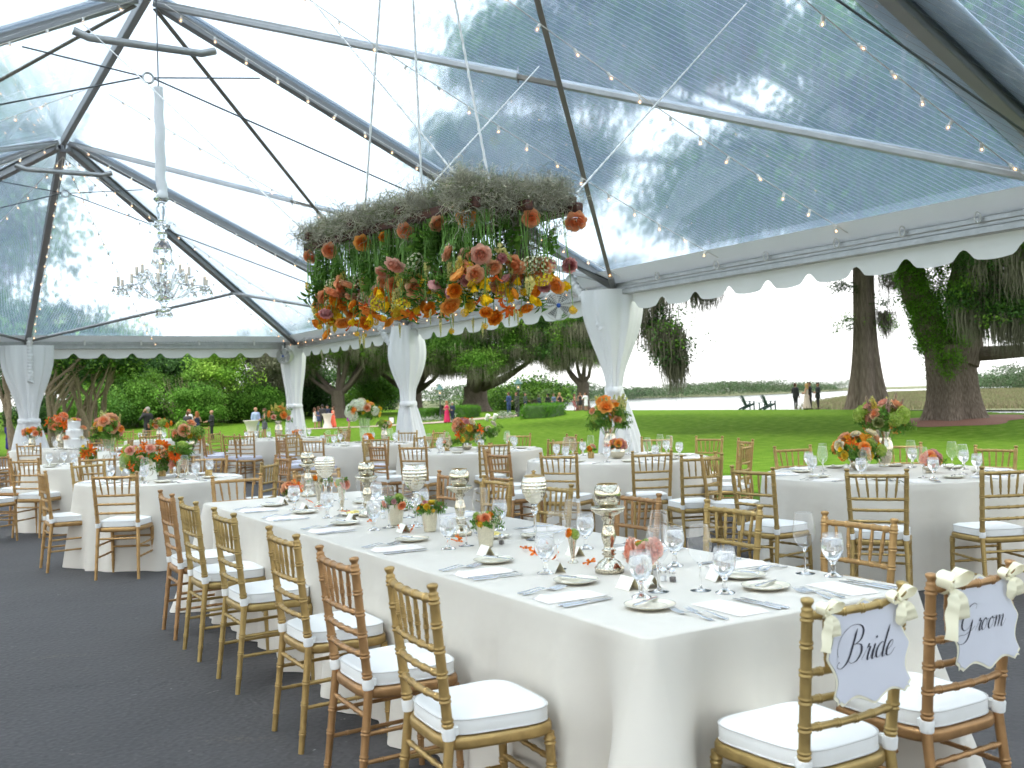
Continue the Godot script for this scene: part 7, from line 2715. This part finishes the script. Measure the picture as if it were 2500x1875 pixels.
func glyph(c: String) -> Array:   # [advance, strokes]; the x-height is 1
	match c:
		"B": return [2.0, [[0.95, 2.25, 0.8, 1.4, 0.62, 0.5, 0.35, 0.02, -0.1, -0.22, -0.5, -0.05, -0.42, 0.2, -0.28, 0.18], [-0.55, 0.55, -0.75, 1.2, -0.5, 2.0, 0.3, 2.5, 1.2, 2.45, 1.62, 2.05, 1.5, 1.5, 1.0, 1.22, 0.85, 1.25], [1.0, 1.24, 1.6, 1.1, 1.75, 0.6, 1.4, 0.12, 0.9, 0.0, 0.62, 0.15]]]
		"G": return [1.9, [[1.5, 1.95, 1.55, 2.3, 1.1, 2.45, 0.4, 2.1, -0.1, 1.3, -0.15, 0.6, 0.3, 0.25, 0.9, 0.5, 1.2, 1.0], [1.25, 1.1, 1.12, 0.3, 0.85, -0.5, 0.3, -0.85, -0.4, -0.75, -0.6, -0.35, -0.3, -0.1, 0.4, -0.1, 1.3, 0.2, 1.7, 0.5]]]
		"r": return [0.78, [[-0.1, 0.1, 0.2, 0.6, 0.38, 1.02, 0.45, 1.0, 0.4, 0.85, 0.55, 0.86, 0.62, 0.8, 0.5, 0.35, 0.5, 0.08, 0.62, 0.0, 0.85, 0.25]]]
		"i": return [0.55, [[0.0, 0.2, 0.3, 0.98, 0.22, 0.4, 0.2, 0.1, 0.32, 0.0, 0.6, 0.28], [0.34, 1.48, 0.38, 1.42, 0.34, 1.36, 0.3, 1.42, 0.34, 1.48]]]
		"d": return [1.05, [[0.75, 0.85, 0.5, 1.0, 0.15, 0.75, 0.02, 0.3, 0.2, 0.02, 0.5, 0.15, 0.78, 0.6], [1.05, 2.1, 0.85, 1.2, 0.72, 0.4, 0.74, 0.06, 0.88, 0.0, 1.12, 0.28]]]
		"e": return [0.85, [[0.05, 0.4, 0.35, 0.5, 0.6, 0.8, 0.5, 1.0, 0.25, 0.85, 0.05, 0.45, 0.12, 0.08, 0.38, 0.0, 0.65, 0.15, 0.9, 0.45]]]
		"o": return [0.95, [[0.5, 1.0, 0.2, 0.8, 0.03, 0.35, 0.22, 0.0, 0.55, 0.2, 0.7, 0.65, 0.5, 1.0, 0.6, 0.85, 0.95, 0.85]]]
		"m": return [1.6, [[-0.1, 0.75, 0.1, 1.0, 0.12, 0.6, 0.0, 0.0], [0.02, 0.15, 0.3, 0.8, 0.55, 1.0, 0.6, 0.7, 0.48, 0.0], [0.5, 0.15, 0.8, 0.8, 1.05, 1.0, 1.12, 0.75, 1.0, 0.3, 1.02, 0.04, 1.2, 0.02, 1.6, 0.55]]]
		"1": return [0.7, [[0.0, 1.4, 0.35, 1.9, 0.3, 1.2, 0.2, 0.5, 0.12, 0.0]]]
		"0": return [1.2, [[0.6, 1.9, 0.2, 1.5, 0.0, 0.8, 0.1, 0.15, 0.45, 0.0, 0.85, 0.45, 1.0, 1.2, 0.85, 1.75, 0.6, 1.9]]]
		"5": return [1.2, [[0.35, 1.85, 0.22, 1.4, 0.15, 1.05, 0.5, 1.15, 0.9, 0.9, 0.85, 0.35, 0.45, 0.0, 0.0, 0.1, -0.05, 0.3], [0.35, 1.85, 0.7, 1.82, 1.1, 2.0]]]
	return [0.6, []]

func write(text: String, o: Transform3D, size: float, thick := 0.17) -> ArrayMesh:
	var b := B.new()
	var x := 0.0
	for c in text:
		var g := glyph(c)
		for s in g[1]:
			pen(b, v2(s).map(func(q): return q + Vector2(x, 0)), o * Transform3D(Basis.from_scale(Vector3.ONE * size), Vector3.ZERO), thick, 0.035)
		x += g[0]
	return b.mesh()

# a scalloped plaque hung from the top rail by two ribbon bows
func chair_sign(chair: Node3D, word: String) -> void:
	var t := tag(thing("chair_plaque", chair.position, chair.rotation.y), "scalloped white plaque lettered " + word + ", hung on the chair back with cream ribbon bows", "sign")
	# faces the camera side of the chair back: local -z
	var o := Transform3D(Basis(Vector3(-1, 0, 0), Vector3(0, 1, 0.1).normalized(), Vector3(0, 0.1, -1).normalized()), Vector3(-0.012, 0.758, -0.243))
	for layer in 2:
		var b := B.new()
		var hw := 0.148 - 0.007 * layer
		var hh := 0.124 - 0.007 * layer
		var pts := []
		# each side bows in and out, with notched corners
		for side in 4:
			for k in 24:
				var u := k / 24.0
				var w := 0.010 * cos(u * TAU * 2.0) * (1.0 if side % 2 == 0 else 1.0) + 0.007 * exp(-pow((u - 0.5) / 0.06, 2))
				var e := 1.0 if u > 0.06 and u < 0.94 else 0.9
				var p := Vector2(lerpf(-hw, hw, u), (hh + w) * e)
				if side % 2: p = Vector2(lerpf(-hh, hh, u), (hw + w) * e)
				pts.append(p.rotated(-PI / 2 * side))
		pts.append(pts[0])
		var rows := []
		for e in [[0.0, -0.001], [1.0, -0.001], [1.0, 0.0012], [0.0, 0.0012]]:
			var row := []
			for p in pts: row.append(o * Vector3(p.x * e[0], p.y * e[0], e[1] + layer * 0.0022))
			rows.append(row)
		b.sheet(rows)
		part("backing" if layer == 0 else "face", b.mesh(), M.ribbon_card if layer == 0 else M.sign_face, t)
	var wide := 0.0
	for c in word: wide += glyph(c)[0]
	var s := 0.0385 if word == "Bride" else 0.033
	part("lettering", write(word, o * Transform3D(Basis(), Vector3(-wide * s * 0.5 - 0.012, -0.022, 0.0048)), s, 0.16), M.ink, t)
	for q in [-1.0, 1.0]:
		var bow := Node3D.new()
		bow.name = "bow"
		t.add_child(bow, true)
		bow.position = Vector3(q * 0.145, 0.876, -0.236)
		bow.scale = Vector3.ONE * (0.95 if word == "Groom" and q > 0 else 0.62)
		bow.rotation = Vector3(0.1, q * 0.15, q * 0.12)
		var r := RandomNumberGenerator.new()
		r.seed = 5 + int(q) + word.length()
		var strips := [[Vector3(0, 0.012, 0), Vector3(-0.025, 0.055, -0.03), Vector3(-0.07, 0.05, -0.03), Vector3(-0.06, 0.015, -0.015), Vector3(0, 0, -0.01)], [Vector3(0, 0.012, 0), Vector3(0.03, 0.05, -0.025), Vector3(0.07, 0.03, -0.03), Vector3(0.055, 0.0, -0.02), Vector3(0, 0, -0.012)], [Vector3(0, 0, -0.01), Vector3(0.015, -0.03, -0.03), Vector3(0.03, -0.075, -0.028), Vector3(0.028 + 0.02 * q, -0.125 - 0.03 * q, -0.03)], [Vector3(0, 0, -0.01), Vector3(-0.02, -0.025, -0.028), Vector3(-0.03, -0.06, -0.03), Vector3(-0.04, -0.095, -0.024)]]
		for e in strips:
			var b := B.new()
			var a := []
			var c := []
			var fine := []
			for k in e.size() - 1:
				for u in 7: fine.append(e[k].cubic_interpolate(e[k + 1], e[maxi(k - 1, 0)], e[mini(k + 2, e.size() - 1)], u / 7.0))
			fine.append(e[-1])
			for k in fine.size():
				var u := float(k) / (fine.size() - 1)
				var loop: bool = e.size() == 5
				var w: float = 0.006 + 0.019 * (sin(PI * u) if loop else minf(1.0, u * 2.2))
				var d: Vector3 = (fine[mini(k + 1, fine.size() - 1)] - fine[maxi(k - 1, 0)]).normalized()
				var side := (Vector3(0, 0.3, 1) if loop else Vector3(1, 0.1, 0.35)).normalized()
				side = (side - d * side.dot(d)).normalized()
				a.append(fine[k] + side * w + Vector3(0, 0, 0.003 * sin(u * 20)))
				c.append(fine[k] - side * w)
			b.sheet([a, c])
			part("loop" if e.size() == 5 else "tail", b.mesh(), M.ribbon, bow)
		var kn := B.new()
		kn.ball(Vector3(0, 0.004, -0.012), Vector3(0.011, 0.013, 0.012), 8, 6)
		part("knot", kn.mesh(), M.ribbon, bow)
		kn = B.new()
		var ring := []
		for j in 13: ring.append(Vector3(0.0, 0.004 + cos(TAU * j / 12) * 0.02, 0.012 + sin(TAU * j / 12) * 0.021))
		kn.tube(ring, [0.006], 5)
		part("loop", kn.mesh(), M.ribbon, bow)

func on_table(x: float, z: float) -> Vector3:
	return Vector3(x, TOP + 0.001, z)

func make_decor() -> void:
	# down the middle of the long table
	var e3 := [[2.36, -5.34, "leftmost of three", [["rose_coral", 2, 0.026], ["carnation_pink", 2, 0.022], ["rose_peach", 1, 0.024], ["hydrangea_green", 4, 0.026], ["white_filler", 4, 0.016]]], [2.39, -4.97, "middle of three", [["ranunculus_orange", 3, 0.023], ["ranunculus_yellow", 2, 0.023], ["billy_ball", 2, 0.014], ["ranunculus_green", 2, 0.02], ["stock_cream", 1, 0.016], ["carnation_pink", 2, 0.02]]], [2.35, -4.28, "nearest of three", [["ranunculus_orange", 1, 0.026], ["rose_coral", 3, 0.025], ["rose_cream", 2, 0.02], ["billy_ball", 1, 0.018], ["hydrangea_green", 3, 0.024], ["white_filler", 5, 0.016]]]]
	var k := 0
	for e in e3:
		bouquet(on_table(e[0], e[1]), "speckled silver cup of flowers on the long table, " + e[2], "cup", 1.0, Vector3(0.065, 0.045, 0.065), 0.012, e[3], 16, 1100 + k, "cups of flowers on the long table")
		k += 1
	bouquet(on_table(2.46, -3.21), "low silver bowl of pink and coral roses before the tall candle holder", "bowl", 1.0, Vector3(0.06, 0.045, 0.06), 0.02, [["rose_coral", 2, 0.042], ["rose_pink", 3, 0.046], ["ranunculus_orange", 1, 0.028], ["hydrangea_green", 3, 0.026]], 4, 1110)
	bouquet(on_table(2.37, -7.17), "low silver bowl of orange roses at the far end of the long table", "bowl", 1.0, Vector3(0.065, 0.045, 0.065), 0.018, [["rose_orange", 2, 0.042], ["lily_orange", 2, 0.04], ["rose_peach", 2, 0.036], ["hydrangea_green", 2, 0.034]], 4, 1111)
	bouquet(on_table(2.41, -3.63), "slim silver trumpet vase with one orange bloom beside the place cards", "trumpet", 0.92, Vector3(0.026, 0.018, 0.026), 0.008, [["ranunculus_orange", 1, 0.024], ["hydrangea_green", 3, 0.022]], 0, 1112)
	bouquet(on_table(2.41, -6.31), "tall silver trumpet vase with a pink rose in the far half of the long table", "trumpet", 1.35, Vector3(0.04, 0.03, 0.04), 0.01, [["rose_pink", 1, 0.034], ["ranunculus_orange", 3, 0.024], ["hydrangea_green", 1, 0.024]], 4, 1113)
	bouquet(on_table(2.43, -6.81), "silver trumpet vase with cream and orange blooms near the long table's far end", "trumpet", 1.3, Vector3(0.04, 0.035, 0.04), 0.015, [["rose_cream", 2, 0.028], ["ranunculus_orange", 2, 0.024]], 5, 1114)
	k = 0
	for e in [[2.42, -6.64, 1.0, "farthest of three"], [2.43, -5.23, 1.02, "middle of three"], [2.65, -4.32, 0.92, "nearest of three"]]:
		var t := tag(thing("globe_goblet", on_table(e[0], e[1])), "tall honeycombed mercury glass goblet on the long table, " + e[3], "candle holder", "honeycombed goblets on the long table")
		var s: float = e[2]
		var b := B.new()
		b.lathe([Vector2(0.0, 0.0), Vector2(0.052, 0.0), Vector2(0.053, 0.004), Vector2(0.015, 0.014), Vector2(0.008, 0.03), Vector2(0.007, 0.13), Vector2(0.016, 0.15), Vector2(0.02, 0.165), Vector2(0.012, 0.18), Vector2(0.022, 0.195)].map(func(q): return q * s), 24, Transform3D(), false)
		part("stem", b.mesh(), M.stem_glass, t)
		b = B.new()
		b.lathe([Vector2(0.02, 0.193), Vector2(0.045, 0.215), Vector2(0.064, 0.25), Vector2(0.07, 0.285), Vector2(0.066, 0.318), Vector2(0.056, 0.338), Vector2(0.053, 0.336), Vector2(0.062, 0.3), Vector2(0.04, 0.24), Vector2(0.0, 0.22)].map(func(q): return q * s), 32, Transform3D(), false)
		part("bowl", b.mesh(), M.mercury_comb, t)
		if k == 2:
			b = B.new()
			b.lathe([Vector2(0.054, 0.338), Vector2(0.05, 0.345), Vector2(0.01, 0.352), Vector2(0.007, 0.358), Vector2(0.014, 0.366), Vector2(0.0, 0.374)].map(func(q): return q * s), 24)
			part("lid", b.mesh(), M.gold, t)
		k += 1
	k = 0
	for e in [[2.39, -3.34, 1.0, "nearest of four"], [2.44, -4.71, 0.98, "second nearest of four"], [2.4, -5.86, 0.95, "third of four"], [2.57, -7.42, 0.95, "farthest of four"]]:
		var t := tag(thing("candle_holder", on_table(e[0], e[1])), "turned mercury glass pillar holder with a round votive, " + e[3], "candle holder", "pillar candle holders on the long table")
		var b := B.new()
		var s: float = e[2]
		b.lathe([Vector2(0.0, 0.0), Vector2(0.058, 0.0), Vector2(0.06, 0.02), Vector2(0.05, 0.028), Vector2(0.045, 0.04), Vector2(0.022, 0.055), Vector2(0.02, 0.066), Vector2(0.03, 0.073), Vector2(0.02, 0.08), Vector2(0.03, 0.088), Vector2(0.02, 0.096), Vector2(0.019, 0.106), Vector2(0.026, 0.125), Vector2(0.03, 0.15), Vector2(0.022, 0.18), Vector2(0.018, 0.2), Vector2(0.028, 0.212), Vector2(0.02, 0.222), Vector2(0.045, 0.232), Vector2(0.066, 0.246), Vector2(0.07, 0.256), Vector2(0.064, 0.262), Vector2(0.0, 0.26)].map(func(q): return q * s), 28, Transform3D(), false)
		part("stand", b.mesh(), M.mercury, t)
		b = B.new()
		b.lathe([Vector2(0.0, 0.263), Vector2(0.034, 0.263), Vector2(0.05, 0.285), Vector2(0.054, 0.31), Vector2(0.049, 0.338), Vector2(0.041, 0.35), Vector2(0.039, 0.349), Vector2(0.046, 0.335), Vector2(0.05, 0.31), Vector2(0.03, 0.28), Vector2(0.0, 0.278)].map(func(q): return q * s), 28, Transform3D(), false)
		part("votive", b.mesh(), M.mercury, t)
		b = B.new()
		var ring := []
		for j in 29: ring.append(Vector3(cos(TAU * j / 28) * 0.040, 0.3505, sin(TAU * j / 28) * 0.040) * s)
		b.tube(ring, [0.0018], 5)
		part("rim", b.mesh(), M.gold, t)
		k += 1
	for e in [[2.43, -3.05, "salt_shaker", "nearest the low rose bowl"], [2.445, -3.015, "pepper_shaker", "nearest the low rose bowl"], [2.44, -4.29, "pepper_shaker", "beside the nearest speckled cup"], [2.43, -5.69, "salt_shaker", "left of the leftmost speckled cup"]]:
		tag(copy(W[e[2]], on_table(e[0], e[1]), 0.4), "small glass " + ("salt" if e[2] == "salt_shaker" else "pepper") + " shaker on the long table " + e[3], "shaker")
	# place cards
	k = 0
	for e in [[2.23, -3.49, 1.45, "left of the slim trumpet vase"], [2.24, -3.02, 1.5, "in front of the low rose bowl"], [2.33, -3.0, 1.2, "right of the salt and pepper"], [2.22, -4.05, 1.5, "left of the nearest speckled cup"], [2.27, -5.05, 1.5, "behind the leftmost speckled cup"], [2.24, -5.72, 1.5, "left of the leftmost speckled cup"], [2.22, -6.5, 1.5, "in the far left half of the table"], [2.24, -7.0, 1.5, "near the low bowl of orange roses"], [2.52, -3.78, 1.5, "right of the slim trumpet vase"], [2.6, -2.95, 1.3, "behind the groom's plate"], [2.6, -5.0, 1.5, "right of the middle speckled cup"], [2.64, -6.3, 1.5, "right of the far trumpet vase"]]:
		tag(copy(W.card, on_table(e[0], e[1]), e[2]), "folded white place card with cream inside, " + e[3], "place card", "folded place cards")
		k += 1
	# orange orchid blossoms strewn on the cloth
	var r := RandomNumberGenerator.new()
	r.seed = 91
	k = 0
	for e in [[2.42, -4.03, "right of the nearest speckled cup"], [2.40, -3.92, "left of the near iced goblet"], [2.38, -3.72, "left of the slim trumpet vase"], [2.42, -3.52, "right of the slim trumpet vase"], [2.28, -4.45, "left of the nearest speckled cup"], [2.33, -4.52, "behind the nearest speckled cup"], [2.27, -5.08, "in front of the middle speckled cup"], [2.31, -5.02, "touching the middle speckled cup"], [2.3, -5.55, "left of the leftmost speckled cup"], [2.36, -6.12, "by the foot of the far trumpet vase"], [2.34, -6.55, "between the two trumpet vases"], [2.41, -6.95, "beside the low bowl of orange roses"]]:
		var bas := Basis.from_euler(Vector3(r.randfn() * 0.5, r.randf() * TAU, r.randfn() * 0.5)) * Basis.from_scale(Vector3(0.032, 0.032, 0.032))
		tag(part("orchid_blossom", F.orchid_orange, M.petal, null, Transform3D(bas, on_table(e[0], e[1]) + Vector3(0, 0.012, 0))), "loose orange orchid blossom on the long table " + e[2], "flower", "orchid blossoms strewn on the long table")
	for e in [[2.36, -6.0, "behind the far trumpet vase"], [2.52, -4.52, "behind the nearest speckled cup"]]:
		var t := copy(W.plate, on_table(e[0], e[1]))
		t.name = numbered("butter_dish")
		tag(t, "small cream plate of butter slices " + e[2], "butter dish")
		for q in 3:
			var b := B.new()
			b.box(Vector3(-0.02 + q * 0.02, 0.018 + 0.003 * q, 0.01 * (q - 1)), Vector3(0.03, 0.012, 0.03), Basis(Vector3(0.2, 1, 0).normalized(), q * 0.7), 0.002)
			part("butter_pat", b.mesh(), M.butter, t)
	# right-hand table
	bouquet(on_table(6.9, -6.0), "low silver bowl heaped with orange, cream and yellow flowers on the right-hand table", "globe", 0.85, Vector3(0.22, 0.17, 0.2), 0.06, [["rose_orange", 4, 0.058], ["rose_peach", 3, 0.055], ["rose_cream", 5, 0.045], ["calla_orange", 5, 0.06], ["ranunculus_yellow", 4, 0.04], ["freesia_yellow", 5, 0.045], ["ranunculus_green", 3, 0.045], ["hydrangea_green", 3, 0.05], ["lily_orange", 3, 0.05]], 26, 1201)
	bouquet(on_table(7.35, -6.1), "tall mercury glass vase with pink, orange and green flowers on the right-hand table", "hurricane", 0.98, Vector3(0.22, 0.16, 0.2), 0.09, [["rose_orange", 2, 0.085], ["rose_pink", 5, 0.055], ["hydrangea_green", 8, 0.07], ["rose_peach", 2, 0.055], ["astilbe_pink", 4, 0.06], ["stock_yellow", 3, 0.06], ["ranunculus_green", 3, 0.05]], 26, 1202)
	bouquet(on_table(7.01, -5.38), "small silver bowl of coral flowers at the right of the right-hand table", "bowl", 1.05, Vector3(0.085, 0.06, 0.085), 0.03, [["rose_coral", 6, 0.045], ["carnation_pink", 4, 0.042], ["rose_orange", 2, 0.04]], 4, 1203)
	# table before the drape
	bouquet(on_table(6.75, -9.35), "tall ribbed silver vase with cream stock and orange roses before the right-hand drape", "hurricane", 1.0, Vector3(0.24, 0.2, 0.22), 0.1, [["stock_cream", 7, 0.065], ["rose_orange", 3, 0.075], ["ranunculus_orange", 3, 0.05], ["stock_yellow", 2, 0.06], ["ranunculus_yellow", 2, 0.05], ["hydrangea_green", 4, 0.055], ["rose_peach", 3, 0.045]], 46, 1204)
	bouquet(on_table(6.58, -8.99), "round silver globe of pink and orange roses before the right-hand drape", "globe", 1.0, Vector3(0.1, 0.065, 0.1), 0.03, [["rose_orange", 4, 0.042], ["rose_pink", 5, 0.038], ["carnation_pink", 3, 0.04], ["ranunculus_orange", 2, 0.035]], 10, 1205)
	bouquet(on_table(6.45, -9.3), "gold votive with a pink rose and orange ranunculus left of the silver globe", "votive", 1.1, Vector3(0.05, 0.05, 0.05), 0.03, [["rose_pink", 1, 0.04], ["ranunculus_orange", 2, 0.035]], 4, 1206)
	bouquet(on_table(6.45, -12.2), "full bouquet of peach and orange roses on the middle round table", "globe", 0.8, Vector3(0.22, 0.24, 0.2), 0.12, [["rose_peach", 5, 0.065], ["rose_orange", 4, 0.07], ["calla_orange", 4, 0.07], ["rose_cream", 4, 0.045], ["ranunculus_yellow", 3, 0.05], ["carnation_pink", 2, 0.045], ["lily_orange", 3, 0.06], ["ranunculus_green", 3, 0.045]], 24, 1207)
	bouquet(on_table(6.2, -12.3), "small glass of cream buds left of the peach bouquet", "votive", 1.1, Vector3(0.07, 0.05, 0.07), 0.02, [["rose_cream", 6, 0.035], ["ranunculus_orange", 1, 0.03]], 6, 1208)
	bouquet(on_table(6.95, -12.45), "sprigs of white flower and dark leaf right of the peach bouquet", "votive", 1.1, Vector3(0.1, 0.16, 0.1), 0.12, [["rose_cream", 2, 0.045], ["white_filler", 3, 0.04]], 22, 1209)
	bouquet(on_table(6.5, -15.9), "white hydrangea and orange roses in a tall clear vase", "glass", 1.15, Vector3(0.27, 0.2, 0.25), 0.1, [["hydrangea_white", 7, 0.1], ["rose_orange", 4, 0.08], ["rose_peach", 4, 0.06], ["ranunculus_yellow", 4, 0.055], ["billy_ball", 3, 0.045], ["stock_yellow", 2, 0.06]], 40, 1210)
	bouquet(on_table(6.3, -15.3), "small bunch of orange ranunculus before the hydrangea bouquet", "votive", 1.1, Vector3(0.09, 0.07, 0.09), 0.03, [["ranunculus_orange", 9, 0.05]], 3, 1211)
	bouquet(on_table(6.85, -15.9), "silver compote with an orange rose and green flowers right of the hydrangea bouquet", "hurricane", 0.75, Vector3(0.12, 0.08, 0.12), 0.04, [["rose_orange", 2, 0.065], ["hydrangea_green", 3, 0.06], ["rose_cream", 3, 0.04]], 14, 1212)
	bouquet(on_table(6.35, -20.0), "tall silver vase with yellow stock and coral roses by the corner drape", "hurricane", 1.05, Vector3(0.25, 0.18, 0.22), 0.1, [["stock_yellow", 6, 0.065], ["rose_orange", 4, 0.065], ["rose_pink", 4, 0.055], ["hydrangea_green", 4, 0.06]], 34, 1213)
	bouquet(on_table(6.6, -19.6), "low orange flowers right of the tall vase by the corner drape", "votive", 1.1, Vector3(0.1, 0.06, 0.1), 0.04, [["ranunculus_orange", 7, 0.05]], 5, 1214)
	# table 5
	bouquet(on_table(2.05, -10.5), "wide loose bouquet of peach roses, orchids and green beside the card numbered 5", "votive", 1.4, Vector3(0.3, 0.2, 0.22), 0.09, [["rose_peach", 6, 0.046], ["lily_orange", 7, 0.045], ["orchid_orange", 7, 0.04], ["rose_cream", 5, 0.042], ["ranunculus_orange", 3, 0.05], ["ranunculus_yellow", 4, 0.045], ["rose_pink", 4, 0.045], ["hydrangea_green", 4, 0.055], ["gerbera_orange", 1, 0.075]], 44, 1220)
	bouquet(on_table(2.27, -10.35), "slim silver trumpet vase with a large orange bloom and ferny leaves at table 5", "trumpet", 1.5, Vector3(0.14, 0.1, 0.12), 0.06, [["gerbera_orange", 2, 0.07], ["hydrangea_green", 3, 0.05], ["orchid_orange", 3, 0.04]], 22, 1221)
	bouquet(on_table(2.45, -10.75), "tall stemmed silver goblet crowned with green and orange flowers at table 5", "compote", 0.92, Vector3(0.15, 0.12, 0.14), 0.05, [["hydrangea_green", 5, 0.06], ["ranunculus_orange", 4, 0.05], ["rose_peach", 3, 0.06], ["ranunculus_yellow", 2, 0.04]], 24, 1222)
	for e in [[1.85, -10.35, "left of the card numbered 5"], [2.55, -10.3, "right of the trumpet vase at table 5"], [2.2, -10.75, "behind the card numbered 5"]]:
		var t := tag(thing("votive_candle", on_table(e[0], e[1])), "gold glass votive " + e[2], "votive", "gold votives")
		vase(t, "votive", 1.1)
	table_number(Vector3(2.0, TOP, -10.28), 0.35, "5", "cream card numbered 5 in front of the wide orchid bouquet")
	table_number(Vector3(2.08, TOP, -13.5), 0.3, "10", "cream card numbered 10 left of the tall vase of coral roses")
	bouquet(on_table(2.2, -13.95), "tall clear vase of coral roses and cream stock at table 10", "glass", 0.9, Vector3(0.2, 0.19, 0.2), 0.1, [["rose_peach", 3, 0.08], ["rose_pink", 6, 0.05], ["stock_cream", 6, 0.055], ["ranunculus_yellow", 3, 0.05], ["rose_orange", 3, 0.05], ["rose_cream", 3, 0.04]], 36, 1223)
	bouquet(on_table(2.45, -13.7), "low yellow and orange flowers right of the tall vase at table 10", "votive", 1.2, Vector3(0.14, 0.1, 0.13), 0.04, [["ranunculus_yellow", 4, 0.05], ["rose_orange", 4, 0.045], ["rose_pink", 3, 0.04]], 14, 1224)
	bouquet(on_table(1.95, -13.9), "yellow and orange flowers in front of the cake at table 10", "votive", 1.2, Vector3(0.11, 0.11, 0.11), 0.06, [["freesia_yellow", 4, 0.05], ["lily_orange", 4, 0.06], ["ranunculus_yellow", 2, 0.04]], 18, 1225)
	# cake
	var t := tag(thing("wedding_cake", on_table(2.48, -19.25)), "three-tiered white wedding cake dressed with peach roses", "cake")
	var y := 0.02
	var b := B.new()
	b.lathe([Vector2(0.0, 0.0), Vector2(0.1, 0.0), Vector2(0.22, 0.012), Vector2(0.22, 0.02), Vector2(0, 0.02)], 32, Transform3D(), false)
	part("stand", b.mesh(), M.mercury, t)
	for e in [[0.175, 0.16], [0.14, 0.155], [0.105, 0.15]]:
		b = B.new()
		var prof := [Vector2(0.0, y)]
		for q in 25: prof.append(Vector2(e[0] + 0.004 * sin(q * 1.7) + 0.003 * sin(q * 3.1), y + e[1] * q / 24.0))
		prof.append(Vector2(e[0] - 0.01, y + e[1] + 0.004))
		prof.append(Vector2(0, y + e[1] + 0.005))
		b.lathe(prof, 40, Transform3D(), false)
		part("tier", b.mesh(), M.icing, t)
		y += e[1]
	for e in [[0.0, 0.5, 0.0, 0.06, "rose_peach"], [0.06, 0.5, 0.04, 0.045, "rose_pink"], [-0.06, 0.49, 0.03, 0.045, "rose_cream"], [0.14, 0.36, 0.06, 0.055, "rose_peach"], [-0.15, 0.2, 0.1, 0.055, "rose_peach"], [0.1, 0.19, 0.15, 0.045, "rose_cream"], [0.0, 0.51, 0.06, 0.04, "ranunculus_yellow"]]:
		part(REAL[e[4]], F[e[4]], M.petal, t, Transform3D(Basis.from_euler(Vector3(0.6, e[0] * 4, 0)) * Basis.from_scale(Vector3.ONE * e[3]), Vector3(e[0], e[1], e[2])))
	bouquet(on_table(2.3, -19.6), "tall vase of orange lilies and coral roses left of the cake", "hurricane", 1.0, Vector3(0.19, 0.22, 0.18), 0.1, [["lily_orange", 8, 0.07], ["rose_coral", 5, 0.07], ["rose_pink", 4, 0.06]], 26, 1230)
	bouquet(on_table(1.85, -19.7), "silver trumpet vase of coral and orange roses at the left of the cake table", "hurricane", 0.8, Vector3(0.16, 0.09, 0.15), 0.05, [["rose_coral", 6, 0.06], ["ranunculus_orange", 5, 0.055], ["freesia_yellow", 3, 0.05]], 10, 1231)
	bouquet(on_table(4.5, -22.2), "low bouquet of orange and green flowers on the far middle table", "hurricane", 0.8, Vector3(0.22, 0.15, 0.2), 0.06, [["ranunculus_orange", 5, 0.06], ["hydrangea_green", 5, 0.07], ["rose_peach", 4, 0.06], ["lily_orange", 4, 0.07], ["freesia_yellow", 3, 0.05]], 24, 1232)

func table_number(at: Vector3, turn: float, word: String, label: String) -> void:
	var t := tag(thing("table_number", at, turn), label, "table number")
	var b := B.new()
	var w := 0.13 if word.length() == 1 else 0.15
	var o := Transform3D(Basis(Vector3.RIGHT, -0.2), Vector3(0, 0.002, 0))
	b.box(o * Vector3(0, 0.085, 0), Vector3(w, 0.17, 0.004), o.basis)
	part("card", b.mesh(), M.card, t)
	part("numeral", write(word, o * Transform3D(Basis(), Vector3(-0.03 if word.length() == 1 else -0.05, 0.04, 0.0035)), 0.045, 0.13), M.gold_ink, t)
	b = B.new()
	b.face(Vector3(-w / 2, 0.001, -0.07), Vector3(w / 2, 0.001, -0.07), o * Vector3(w / 2, 0.168, -0.004), o * Vector3(-w / 2, 0.168, -0.004))
	part("back_leaf", b.mesh(), M.card_cream, t)
